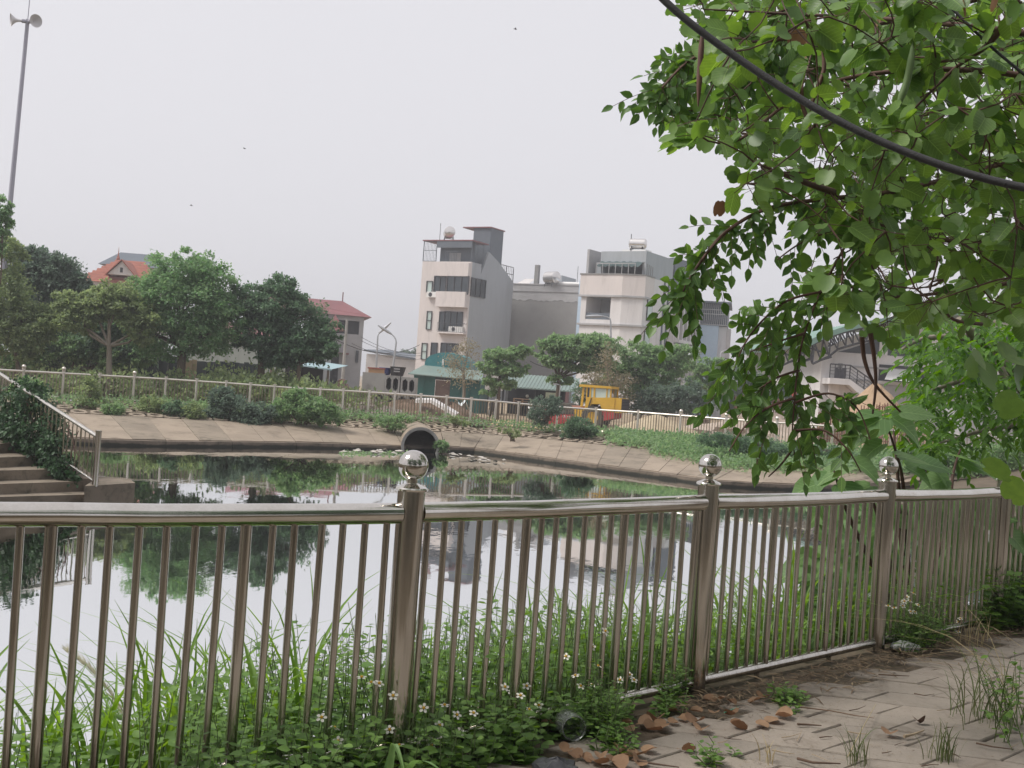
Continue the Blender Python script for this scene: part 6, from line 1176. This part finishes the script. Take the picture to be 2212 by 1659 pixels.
# ------------------------------------------------------------------ broad leaved shrub rising behind the fence
rootD = Vector((2.9, 8.15, -.15)); TD = thing('broad_leaved_shrub', 'tall shrub with very broad pale leaves rising behind the third ball post', 'shrub', tuple(rootD))
st3 = [[(1965, 1380, 8.3), (1960, 1180, 8.3), (1950, 1040, 8.3), (1930, 960, 8.2), (1910, 905, 8.1)], [(1965, 1380, 8.3), (1945, 1150, 8.3), (1940, 1040, 8.3), (1935, 980, 8.3), (1930, 930, 8.4)], [(1965, 1380, 8.3), (1850, 1150, 8.0), (1815, 1060, 7.9), (1800, 1010, 7.9)], [(1965, 1380, 8.3), (2040, 1150, 8.6), (2060, 1020, 8.8), (2075, 970, 8.9)], [(1965, 1380, 8.3), (1900, 1130, 8.1), (1870, 1040, 8.0)]]
for s in st3: pl_ = polyline(s, 5); n = len(pl_); obj('stem', MB().tube(pl_, [.016 * (1 - i / n) + .005 for i in range(n)], 7), TWIG, TD, 60)
bl = [(1905, 905, 8.0, .34, -150), (1880, 900, 8.1, .30, 175), (1930, 905, 8.2, .30, -20), (1950, 890, 8.2, .26, 20), (1860, 940, 8.0, .2, 200), (1905, 960, 8.0, .24, 210), (1940, 985, 8.1, .26, 10), (1830, 1010, 7.9, .3, 200), (1850, 1000, 7.9, .26, -20), (1795, 1030, 7.9, .24, 190), (1820, 1050, 7.8, .26, -60), (1960, 1010, 8.2, .28, -10), (1985, 1000, 8.3, .28, 20), (2010, 1010, 8.4, .26, -30), (2060, 985, 8.6, .28, 10), (2085, 1000, 8.6, .24, -20), (1760, 1048, 7.8, .22, 180), (1880, 1050, 7.9, .22, -160), (2040, 1035, 8.4, .24, 200), (2120, 1015, 8.8, .22, 0)]
Cn = [tuple(P(x, y, d)) for x, y, d, s, a in bl]; Dn_ = [(math.cos(math.radians(a)), rnd.uniform(-.7, .1), math.sin(math.radians(a)) * .5 - .2) for *_r, a in bl]; Un = [(rnd.uniform(-.3, .3), -.35 + rnd.uniform(-.3, .3), 1) for _ in bl]; Sn = [b[3] * .85 for b in bl]
k = 0
while k < 400:                                          # lower leaves filling the gap behind the pickets
    px = rnd.uniform(1690, 2240); py = rnd.uniform(1075, 1370)
    if px < 1690 + (py - 1075) * .05 + (1300 - py) * .35 and px < 1880: continue
    k += 1; p = P(px, py, rnd.uniform(8.2, 9.6) if px > 1800 else rnd.uniform(7.4, 8.4)); Cn.append(tuple(p)); v = rvec(1)[0]; Dn_.append((v[0], v[1] * .6 - .3, -.35 + .4 * v[2])); Un.append((rnd.uniform(-.5, .5), -.6, .7)); Sn.append(rnd.uniform(.10, .2))
leaf_parts(Cn, Dn_, Un, Sn, HEART, L_BIG, TD, rootD, 210)
# ------------------------------------------------------------------ thick dark cable across the upper right
CAB = MAT('black_cable', (.035, .034, .036), (.025, .024, .026), .6, scale=30, fine=150, bump=.3)
pl_ = polyline([(1330, -130, 3.6), (1434, 0, 3.55), (1600, 130, 3.5), (1800, 255, 3.4), (2000, 345, 3.3), (2212, 405, 3.2), (2400, 420, 3.1)], 10)
tag(obj('power_cable', MB().tube(pl_, .0118, 12), CAB, None, 60), 'thick black cable sagging across the overhanging tree', 'cable')
pl_ = polyline([(2000, -40, 4.6), (2140, 100, 4.5), (2300, 230, 4.4)], 8); tag(obj('thin_cable', MB().tube(pl_, .006, 8), CAB, None, 60), 'thin dark cable among the leaves in the top right corner', 'cable')
# ------------------------------------------------------------------ birds in the sky
BRD = MAT('bird_dark', (.03, .028, .03), None, .7)
for lab, px, py, d, rz in (('tiny dark bird high in the middle of the sky', 1113, 63, 60, .4), ('tiny dark bird above the big light green tree', 528, 321, 70, -.3), ('lowest tiny bird in the left half of the sky', 413, 444, 70, .2)):
    p = P(px, py, d); t = thing('bird', lab, 'bird', tuple(p), rz); obj('body', MB().tube([(-.09, 0, 0), (-.02, 0, .005), (.06, 0, 0), (.1, 0, .01)], [.006, .025, .022, .006], 6), BRD, t, 60, local=True)
    for s in (-1, 1): obj('wing', MB().add([(.03, 0, .01), (-.03, 0, .01), (-.04, s * .08, .05), (-.07, s * .16, .03), (.02, s * .09, .055)], [(0, 1, 2, 4), (4, 2, 3)]), BRD, t, local=True)
# ------------------------------------------------------------------ grass on the near bank
def bank_z(p, off):                                     # height of the near bank, off metres from the fence towards the water
    return -.03 - .47 * min(1, max(0, off - .16) / 1.52) - .75 * max(0, min(1, (off - 1.68) / 1.52))
def along(s):                                           # point s metres along the fence from the corner post, negative to the left
    if s < 0: return PO[0] + ld * (-s), nL
    d = (PO[6] - PO[0]).normalized(); return PO[0] + d * s, nR
Vg, ngr = [], 0
def blade(p, h, w, lean, bend, segs=5):
    q = []; ax = Vector((math.cos(lean), math.sin(lean), 0)); sdv_ = Vector((-ax.y, ax.x, 0)); tw_ = rnd.uniform(-.9, .9); sdv_ = (sdv_ * math.cos(tw_) + ax * math.sin(tw_))
    for i in range(segs + 1):
        t = i / segs; c = p + ax * (bend * h * t * t) + Vector((0, 0, h * (t - .38 * bend * t * t * t))); ww = w * (1 - t ** 1.7) * (.6 + .8 * min(1, t * 3)) + .0006
        q += [tuple(c - sdv_ * ww), tuple(c + Vector((0, 0, -ww * .5))), tuple(c + sdv_ * ww)]
    return q
def blades(name, spec, mat, segs=5, parent=None, root=None):
    V = []; F = [(3 * i + a, 3 * i + a + 1, 3 * i + a + 4, 3 * i + a + 3) for i in range(segs) for a in (0, 1)]
    for s in spec: V += blade(*s, segs)
    V = np.array(V); 
    if root is not None: V = V - np.array(root)
    me = np_mesh(name, V, F, 3 * (segs + 1), len(spec)); me.materials.append(mat); me.polygons.foreach_set('use_smooth', [True] * len(me.polygons)); o = link(bpy.data.objects.new(name, me), parent)
    o['kind'] = 'stuff'; return o
spec = []
clumps = []
for s0, s1, n, o0, o1, h0, h1 in ((-1.75, -.5, 15, .7, 1.9, .45, .85), (-2.2, -1.2, 8, .9, 1.9, .35, .65), (-.5, .5, 13, .5, 2.0, .65, 1.05), (.4, 2.2, 14, .5, 2.4, .5, .9), (1.9, 4.2, 42, .25, 2.4, .55, 1.0), (3.8, 6.5, 26, .3, 2.0, .5, .9)):
    for _ in range(n): clumps.append((rnd.uniform(s0, s1), rnd.uniform(o0, o1), rnd.uniform(h0, h1)))
for s, o, h in clumps:
    b, nn = along(s); c = b + nn * o
    for _ in range(rnd.randint(8, 15)):
        p = c + Vector((rnd.gauss(0, .06), rnd.gauss(0, .06), 0)); p.z = bank_z(p, o) - .02; spec.append((p, h * rnd.uniform(.55, 1.1), rnd.uniform(.005, .0125), rnd.uniform(0, 6.28), rnd.uniform(.25, 1.15)))
blades('tall_grass', spec, L_GRS, 6)
# one broad bent blade in front of the fence at the bottom
q = MB(); gp = [(P(800, 1700, 3.85), P(850, 1590, 3.85)), ]
GB = thing('grass_tuft', 'long bent blue green grass blades in front of the fence at the bottom', 'grass tuft', tuple(G(830, 1690, 0)))
for pts in ([(835, 1720, 3.8), (845, 1640, 3.8), (852, 1605, 3.8), (866, 1640, 3.75), (880, 1700, 3.7)], [(870, 1680, 3.8), (895, 1645, 3.75), (925, 1645, 3.7), (955, 1665, 3.65)], [(820, 1720, 3.85), (838, 1650, 3.85), (850, 1608, 3.9)]):
    pl_ = polyline(pts, 5); n = len(pl_); q = MB()
    for i, p in enumerate(pl_): ww = .011 * (1 - (i / n) ** 2) + .001; q.v += [tuple(p - Vector((ww, .004, 0))), tuple(p + Vector((0, 0, -.003))), tuple(p + Vector((ww, -.004, 0)))]
    q.f = [(3 * i + a, 3 * i + a + 1, 3 * i + a + 4, 3 * i + a + 3) for i in range(n - 1) for a in (0, 1)]; obj('blade', q, L_BIG, GB, 60)
# pale feathery seed head leaning over the water
PLM = LEAFMAT('plume_hair', [(.72, .70, .60), (.8, .78, .7), (.62, .6, .48)], .4, .7, .2)
SH = thing('seed_head', 'pale feathery grass plume leaning behind the left pickets', 'grass plume', tuple(P(240, 1540, 5.2)))
pl_ = polyline([(330, 1640, 5.2), (255, 1520, 5.2), (200, 1450, 5.2), (150, 1412, 5.2)], 6); obj('stalk', MB().tube(pl_, .0025, 5), STRAW, SH); C = []
for _ in range(420): k = int(rnd.uniform(.2, 1) * (len(pl_) - 1)); C.append(tuple(pl_[k].lerp(pl_[min(k + 1, len(pl_) - 1)], rnd.random())))
C = np.array(C); n = len(C); ax = np.array(pl_[-1] - pl_[0]); me = leafmesh('plume', C, unit(rvec(n) * .3 + ax / np.linalg.norm(ax)), rvec(n), .06 * nr.uniform(.5, 1.2, n), RHOMB, tuple(P(240, 1540, 5.2)), .10); me.materials.append(PLM); link(bpy.data.objects.new('plume', me), SH)
# ------------------------------------------------------------------ leafy weeds along the fence
Cw, Dw, Uw, Sw = [], [], [], []; stm = MB()
def weed(p, h, k, sz=(.036, .07), leanv=None):
    d = Vector((rnd.gauss(0, .22), rnd.gauss(0, .22), 1)); d = (d + (leanv or Vector())).normalized(); e = p + d * h; m_ = p.lerp(e, .5) + Vector((rnd.gauss(0, .02), rnd.gauss(0, .02), 0)); stm.tube([p, m_, e], [.0028, .002, .0012], 4, False)
    for i in range(k):
        t = (i + .4) / k; c = p.lerp(m_, t * 2) if t < .5 else m_.lerp(e, t * 2 - 1); a = rnd.uniform(0, 6.28)
        for j in range(2):
            v = Vector((math.cos(a + j * 3.14), math.sin(a + j * 3.14), rnd.uniform(.0, .5))); Cw.append(tuple(c + v * .008)); Dw.append(tuple(v + Vector((0, 0, -.1)))); Uw.append((rnd.gauss(0, .25), rnd.gauss(0, .25), 1)); Sw.append(rnd.uniform(*sz) * (1.15 - .4 * t))
    return e
for _ in range(760):                                    # behind and between the pickets
    s = rnd.choice([rnd.uniform(-1.7, 0) if rnd.random() < .6 else rnd.uniform(-.5, 1), rnd.uniform(-.6, 2.4), rnd.uniform(0, 2.4), rnd.uniform(2, 6)]); o = rnd.uniform(.12, 1.3); b, nn = along(s); p = b + nn * o; p.z = bank_z(p, o)
    weed(p, rnd.uniform(.16, .5) * (.7 if s < -.9 else 1) + (.15 if .0 < s < 2 else 0), rnd.randint(4, 8))
JP = FHIT(1236, 1588, -.22); JP.z = 0
for _ in range(420):                                    # in front of the fence, bottom left of centre
    s = rnd.uniform(-.85, 1.25); o = rnd.uniform(-.34, .1) * (1 - .45 * max(0, s)) ; b, nn = along(s); p = b + nn * o; p.z = .0
    if (p - JP).length < .2 and p.y < JP.y + .06: continue
    weed(p, rnd.uniform(.06, .24) * (1.15 - .4 * max(0, s)), rnd.randint(3, 6), (.036, .064))
for px, py, k, h in ((1305, 1600, 46, .24), (1290, 1570, 26, .3), (1545, 1650, 8, .1), (1455, 1505, 34, .16), (1440, 1540, 18, .12), (1700, 1520, 20, .09), (1985, 1395, 60, .3), (1960, 1400, 40, .22), (2020, 1380, 30, .16), (1950, 1370, 30, .4), (1330, 1620, 16, .12)):
    for _ in range(k):
        p = G(px + rnd.gauss(0, 16), py + rnd.gauss(0, 8), .02)
        if (p - JP).length < .13: continue
        weed(p, h * rnd.uniform(.5, 1.1), rnd.randint(3, 6), (.022, .045))
for _ in range(260):                                    # dark thicket at the right end of the path
    p = G(rnd.uniform(2130, 2330), rnd.uniform(1325, 1372), .0); weed(p, rnd.uniform(.15, .5), rnd.randint(4, 8), (.05, .1))
obj('weed_stems', stm, MAT('green_stem', (.12, .17, .06), (.09, .13, .05), .7), None, kind='stuff')
me = leafmesh('leafy_weeds', np.array(Cw), np.array(Dw), np.array(Uw), np.array(Sw), OVAL, None, 1.3); me.materials.append(L_WEED); o = link(bpy.data.objects.new('leafy_weeds', me)); o['kind'] = 'stuff'
# flowers
PET = MAT('white_petal', (.78, .76, .68), (.72, .7, .6), .6); EYE_ = MAT('yellow_floret', (.62, .36, .03), (.55, .3, .02), .7)
pmq = MB()
for k in range(5):
    th = 2 * math.pi * k / 5; c_, s_ = math.cos(th), math.sin(th); L, wd = .0125, .0042
    def rt(x, y, z): return (x * c_ - y * s_, x * s_ + y * c_, z)
    pmq.add([rt(.003, 0, 0), rt(.007, wd, .0015), rt(L, wd * .7, .0005), rt(L * 1.08, 0, 0), rt(L, -wd * .7, .0005), rt(.007, -wd, .0015)], [(0, 1, 2, 3), (0, 3, 4, 5)])
PM = pmq.mesh('petals'); PM.materials.append(PET); EM = MB().ball((0, 0, .002), .0042, 8, (1, 1, .8)).mesh('eye', 60); EM.materials.append(EYE_); SM_ = MB().tube([(0, 0, 0), (.004, .002, -.05), (.0, .004, -.12)], .0009, 4).mesh('stalk'); SM_.materials.append(MATS['green_stem'])
z2 = [(245, 1140), (300, 1170), (345, 1175), (425, 1245), (600, 1315), (405, 1440), (460, 1530), (645, 1530), (690, 1415), (720, 1300), (885, 1345), (805, 1455), (1065, 1195), (1105, 1230), (1190, 1190), (1155, 1245), (1205, 1325), (1260, 1300), (1500, 1190), (1565, 1185), (1600, 1075), (1565, 965), (1640, 875), (1725, 1155), (1780, 1125), (1805, 1155), (1415, 1020), (1590, 1300), (1030, 1545), (110, 1505), (90, 1430), (15, 1370), (790, 1355), (1470, 1130)]
fl_px = [(689 + .3769 * x, 1033.7 + .3769 * y) for x, y in z2] + [(1852 + .1662 * x, 1274.9 + .1662 * y) for x, y in ((725, 40), (640, 90), (610, 145), (680, 145), (550, 155), (400, 205), (590, 205), (790, 195), (480, 230), (690, 280), (745, 285), (1340, 370), (1310, 410), (1310, 555), (2095, 205), (2060, 190))]
for i, (px, py) in enumerate(fl_px):
    p = FHIT(px, py, -.12 if py > 1500 else rnd.uniform(-.1, .04)); p.z = max(p.z, .04)
    far_ = px > 1850; t = thing('white_flower', 'small white flower with yellow eye among the weeds at the third ball post' if far_ else 'small white flower with yellow eye among the weeds along the fence foot', 'flower', tuple(p), rnd.uniform(0, 6), 'white weed flowers at the third ball post' if far_ else 'white weed flowers along the fence foot')
    t.rotation_euler = (rnd.uniform(-.2, 1.0), rnd.uniform(-.4, .4), rnd.uniform(0, .6)); t.scale = (1.5,) * 3
    for nm, me in (('petals', PM), ('eye', EM), ('stalk', SM_)): link(bpy.data.objects.new(nm, me), t)
# ------------------------------------------------------------------ litter on the path
def dry(px, py, s, lab, grp, mat=None, curl=None, z=.035):
    p = G(px, py, z); q = MB(); cu = curl or rnd.uniform(.35, 1.1); rag = [rnd.uniform(.9, 1.06) for _ in BAU[0]]
    for (x, y, zz), r_ in zip(BAU[0], rag): q.v.append(((x - .45) * s * r_, y * s * 1.0 * r_, s * cu * (y * y * 1.6 + .35 * (x - .45) ** 2) + rnd.uniform(0, .004)))
    q.f = list(BAU[1]); q.v += [(-.45 * s, 0, s * cu * .08), (-.85 * s, .08 * s, .01), (-.85 * s, .085 * s, .012)]; k = len(q.v); q.f.append((k - 3, k - 2, k - 1))
    o = obj('dry_leaf', q, mat or L_DRY, None, 70); o.location = p; o.rotation_euler = (rnd.gauss(0, .2), rnd.gauss(0, .2), rnd.uniform(0, 6.28)); tag(o, lab, 'dry leaf', grp)
z6 = [(575, 530), (630, 525), (690, 545), (850, 520), (820, 535), (510, 590), (500, 650), (530, 690), (725, 675), (275, 690), (160, 685), (330, 665), (850, 665), (970, 620), (110, 790), (265, 795), (150, 825), (200, 820), (80, 850), (15, 825), (470, 795), (440, 630), (390, 650), (300, 640), (240, 655), (700, 610), (600, 600), (130, 660), (60, 640), (910, 640)]
ORDN = ['leftmost', 'second from left', 'third from left', 'fourth from left', 'fifth from left', 'sixth from left', 'seventh from left', 'eighth from left', 'ninth from left', 'tenth from left', 'eleventh from left', 'twelfth from left', 'thirteenth from left', 'fourteenth from left', 'fifteenth from left'] + ['rightmost'] * 9
rows_ = [[], [], []]
for x, y in z6: rows_[0 if y < 610 else 1 if y < 680 else 2].append((1292 + .4159 * x, 1292 + .4159 * y))
for rw, where in zip(rows_, ('close under the fence', 'in the middle row on the paving', 'in the front row on the paving')):
    for i, (x, y) in enumerate(sorted(rw)): dry(x, y, rnd.uniform(.045, .078), ORDN[i] + ' of the dry brown leaves ' + where, 'dry leaves on the paving')
for i, (x, y) in enumerate(sorted(((1240, 1634), (1262, 1640), (1222, 1620), (1290, 1650), (1330, 1655), (1376, 1648), (1200, 1560), (1180, 1572), (1450, 1538)))): dry(x, y, rnd.uniform(.05, .08), ORDN[i] + ' of the dry leaves round the clear jar', 'dry leaves beside the clear jar')
dry(1292 + .4159 * 1510, 1292 + .4159 * 707, .07, 'single reddish dry leaf alone in the middle of the paving', None); dry(1985, 1562, .055, 'dark crumpled dry leaf standing up on the paving', None, MAT('dark_dry_leaf', (.14, .075, .05), (.09, .05, .035), .8), 1.3)
TWG = MAT('fallen_twig', (.13, .085, .06), (.08, .052, .04), .9, scale=20, fine=90); TW2 = MAT('pale_twig', (.36, .28, .19), (.27, .2, .13), .85, scale=20, fine=90)
def twig(pts, r, lab, grp=None, mat=None, z=.04):
    pl_ = [G(x, y, z + rnd.uniform(-.004, .006)) for x, y in pts]; tag(obj('twig', MB().tube(pl_, [r * .7] + [r * .58] * (len(pl_) - 2) + [r * .3], 6), mat or TWG, None, 60), lab, 'twig', grp)
D7 = lambda x, y: ((2000 + x / 3.894) * .8614, (1640 + y / 3.894) * .8614); D6 = lambda x, y: (1292 + .4159 * x, 1292 + .4159 * y)
twig([D7(0, 515), D7(330, 555), D7(560, 600), D7(745, 625)], .005, 'long curved twig lying across the middle of the paving', None, MAT('brown_twig', (.19, .125, .085), (.13, .085, .06), .9)); twig([D7(0, 685), D7(110, 690), D7(235, 698)], .008, 'thick short dark twig left of the middle paving')
twig([D7(1040, 805), D7(1130, 785), D7(1235, 745)], .010, 'pale ended cut stick beside the standing dead leaf', None, TW2); twig([D7(1745, 870), D7(1900, 905), D7(2110, 930)], .006, 'dark twig at the lower right of the paving'); twig([D6(175, 840), D6(290, 860), D6(420, 878)], .007, 'long dark stick at the lower left of the paving')
twig([D7(0, 1020), D7(150, 1060), D7(420, 1070)], .009, 'bundle like dark stick at the bottom edge of the paving'); twig([D7(490, 1005), D7(620, 750), D7(765, 490)], .0035, 'thin pale straw lying slanting on the paving', None, STRAW, .06)
twig([D7(790, 200), D7(930, 208), D7(1090, 215)], .006, 'straight reddish twig at the back of the paving'); twig([D7(1140, 385), D7(1240, 405), D7(1335, 390)], .004, 'bent thin twig in the right middle of the paving')
for _ in range(46):
    x, y = rnd.uniform(1480, 2200), rnd.uniform(1420, 1655)
    if y < 1660 - (x - 1000) * .21 + 40: continue
    a = rnd.gauss(.1, .5); L = rnd.uniform(18, 60); twig([(x, y), (x + L * .5 * math.cos(a), y + L * .2 * math.sin(a) + rnd.uniform(-2, 2)), (x + L * math.cos(a), y + L * .4 * math.sin(a))], rnd.uniform(.002, .0042), 'thin dark twig lying on the paving', 'small twigs scattered on the paving', rnd.choice([TWG, TWG, TW2]))
# plant debris swept against the fence foot: one mass of straw and crumbs
Cd, Dd, Sd = [], [], []
for _ in range(2600):
    s = rnd.uniform(1.5, 7.2); o = -abs(rnd.gauss(0, .14)) - .08; b, nn = along(s); p = b + nn * o; Cd.append((p.x, p.y, .03 + abs(rnd.gauss(0, .012)))); a = rnd.uniform(0, 6.28); Dd.append((math.cos(a), math.sin(a), rnd.gauss(0, .1))); Sd.append(rnd.uniform(.02, .12))
for _ in range(2400):
    p = G(rnd.uniform(1500, 2250), rnd.uniform(1400, 1660), .03); Cd.append(tuple(p + Vector((0, 0, .003)))); a = rnd.uniform(0, 6.28); Dd.append((math.cos(a), math.sin(a), 0)); Sd.append(rnd.uniform(.008, .03))
n = len(Cd); me = leafmesh('plant_debris', np.array(Cd), np.array(Dd), unit(rvec(n) * .4 + np.array([0, 0, 1.])), np.array(Sd), RHOMB, None, .16); me.materials.append(LEAFMAT('debris', [(.16, .11, .075), (.3, .23, .15), (.085, .06, .045)], .05, .9, .1)); o = link(bpy.data.objects.new('plant_debris', me)); o['kind'] = 'stuff'
# clear plastic jar, bags, straw
m, t, b = _nodes('clear_plastic'); b.inputs['Base Color'].default_value = (.93, .95, .94, 1); b.inputs['Transmission Weight'].default_value = .95; b.inputs['Roughness'].default_value = .12; b.inputs['IOR'].default_value = 1.2
jp = FHIT(1236, 1588, -.22); jz = .056; J = thing('plastic_jar', 'clear round plastic jar lying on its side at the fence foot', 'jar', (jp.x, jp.y, .03)); Mj = Matrix.Translation((jp.x, jp.y, .03 + jz)) @ Vector((.25, -1, .05)).to_track_quat('Z', 'Y').to_matrix().to_4x4()
def jl(prof): prof = [(r * .74, h * .74) for r, h in prof]; q = MB().lathe(prof, (0, 0, 0), 28); q.v = [tuple(Mj @ Vector(p)) for p in q.v]; return q
obj('jar_wall', jl([(.06, -.13), (.072, -.12), (.074, -.02), (.07, .0), (.066, .02), (.062, .02), (.066, 0), (.07, -.02), (.068, -.118), (.001, -.122)]), m, J, 50); obj('jar_rim', jl([(.066, .018), (.07, .02), (.071, .028), (.066, .032), (.062, .028), (.062, .02)]), m, J, 50)
def crumple(name, lab, cat, c, sx, sy, sz, mat, seed):
    r2 = random.Random(seed); q = MB().ball((0, 0, 0), 1, 18); vs = []
    for x, y, z in q.v: f = 1 + .22 * math.sin(5 * x + seed) * math.cos(4 * y) + r2.uniform(-.13, .13); vs.append((c.x + x * sx * f, c.y + y * sy * f, max(c.z + .002, c.z + sz * .7 + z * sz * f)))
    q.v = vs; return tag(obj(name, q, mat, None, 25), lab, cat)
crumple('plastic_bag', 'crumpled white plastic bag at the foot of the third ball post', 'plastic bag', G(1953, 1406, .03), .085, .05, .035, MAT('white_bag', (.55, .55, .55), (.42, .42, .41), .35, scale=20), 3)
crumple('dark_bag', 'crumpled grey black plastic sheet in the weeds below the clear jar', 'plastic bag', G(1200, 1680, .02), .09, .08, .04, MAT('dark_bag_plastic', (.035, .035, .04), (.08, .08, .09), .3, scale=25), 8)
twig([D6(655, 595), D6(728, 565)], .0045, 'short bright green drinking straw on the paving', None, MAT('green_plastic', (.12, .38, .25), (.1, .33, .21), .4), .045)
# grass tufts growing in the paving joints
TUF = LEAFMAT('wiry_grass', [(.075, .11, .04), (.12, .15, .06), (.16, .15, .08)], .25, .6, .25)
def tuft(lab, px, py, n, h, w, mat, spread=.05, bend=(.1, .6), grp=None, lean=None):
    p0 = G(px, py, .02); t = thing('grass_tuft', lab, 'grass tuft', tuple(p0), 0, grp); sp = []
    for _ in range(n): p = p0 + Vector((rnd.gauss(0, spread), rnd.gauss(0, spread), 0)); sp.append((p, h * rnd.uniform(.5, 1.1), w * rnd.uniform(.6, 1.2), (lean if lean is not None else rnd.uniform(0, 6.28)) + rnd.gauss(0, .5), rnd.uniform(*bend)))
    blades('blades', sp, mat, 5, t, tuple(p0)); return t
tuft('green grass tuft in the paving, left one at the bottom edge', *D7(570, 1090), 26, .17, .0022, TUF, .03); tuft('green grass tuft in the paving, right one at the bottom edge', *D7(1450, 1060), 30, .2, .0022, TUF, .03)
tuft('tall wiry green grass clump at the right edge of the paving', 2150, 1560, 56, .42, .0022, TUF, .12, (.3, 1.0)); tuft('dry straw coloured grass stalks leaning left over the right paving', 2205, 1545, 16, .62, .0019, STRAW, .1, (.6, 1.3), None, 2.7); tuft('small dry grass spikes in the paving below the middle', 1660, 1650, 7, .13, .0018, STRAW, .02)
tuft('pale straw clump by the fence behind the white bag', 2080, 1385, 22, .3, .0018, STRAW, .12)
for _ in range(60):
    p = G(rnd.gauss(2150, 40), rnd.gauss(1590, 16), .02); Cw_ = weed
BW = thing('leafy_weed', 'branching leafy weed at the right edge of the paving', 'weed', tuple(G(2190, 1600, .02))); q = MB(); C, D, U, S_ = [], [], [], []
for _ in range(16):
    p = G(rnd.gauss(2195, 22), rnd.gauss(1590, 16), .02); e = p + Vector((rnd.gauss(-.03, .1), rnd.gauss(0, .08), rnd.uniform(.16, .42))); q.tube([p, p.lerp(e, .5) + Vector((rnd.gauss(0, .02), 0, 0)), e], [.003, .0022, .001], 5)
    for i in range(9): C.append(tuple(p.lerp(e, rnd.uniform(.1, 1)))); D.append(tuple(rvec(1)[0] * np.array([1, 1, .4]))); U.append((0, 0, 1)); S_.append(rnd.uniform(.02, .05))
obj('stem', q, MATS['green_stem'], BW, 60); me = leafmesh('leaves', np.array(C), np.array(D), unit(np.array(U) + rvec(len(C)) * .4), np.array(S_), OVAL, tuple(BW.location), 1.2); me.materials.append(L_WEED); link(bpy.data.objects.new('leaves', me), BW)
# ------------------------------------------------------------------ haze over the whole place
hz = MB().box(-1000, -1000, -4, 1000, 1000, 42); HZ = struct('haze', hz, None, kind='stuff')
m = bpy.data.materials.new('haze'); m.use_nodes = True; t = m.node_tree; t.nodes.remove(t.nodes['Principled BSDF']); pv = t.nodes.new('ShaderNodeVolumePrincipled'); pv.inputs['Color'].default_value = (.96, .965, 1, 1); pv.inputs['Density'].default_value = .0013; pv.inputs['Anisotropy'].default_value = .3
t.links.new(pv.outputs[0], t.nodes['Material Output'].inputs['Volume']); HZ.data.materials.append(m)
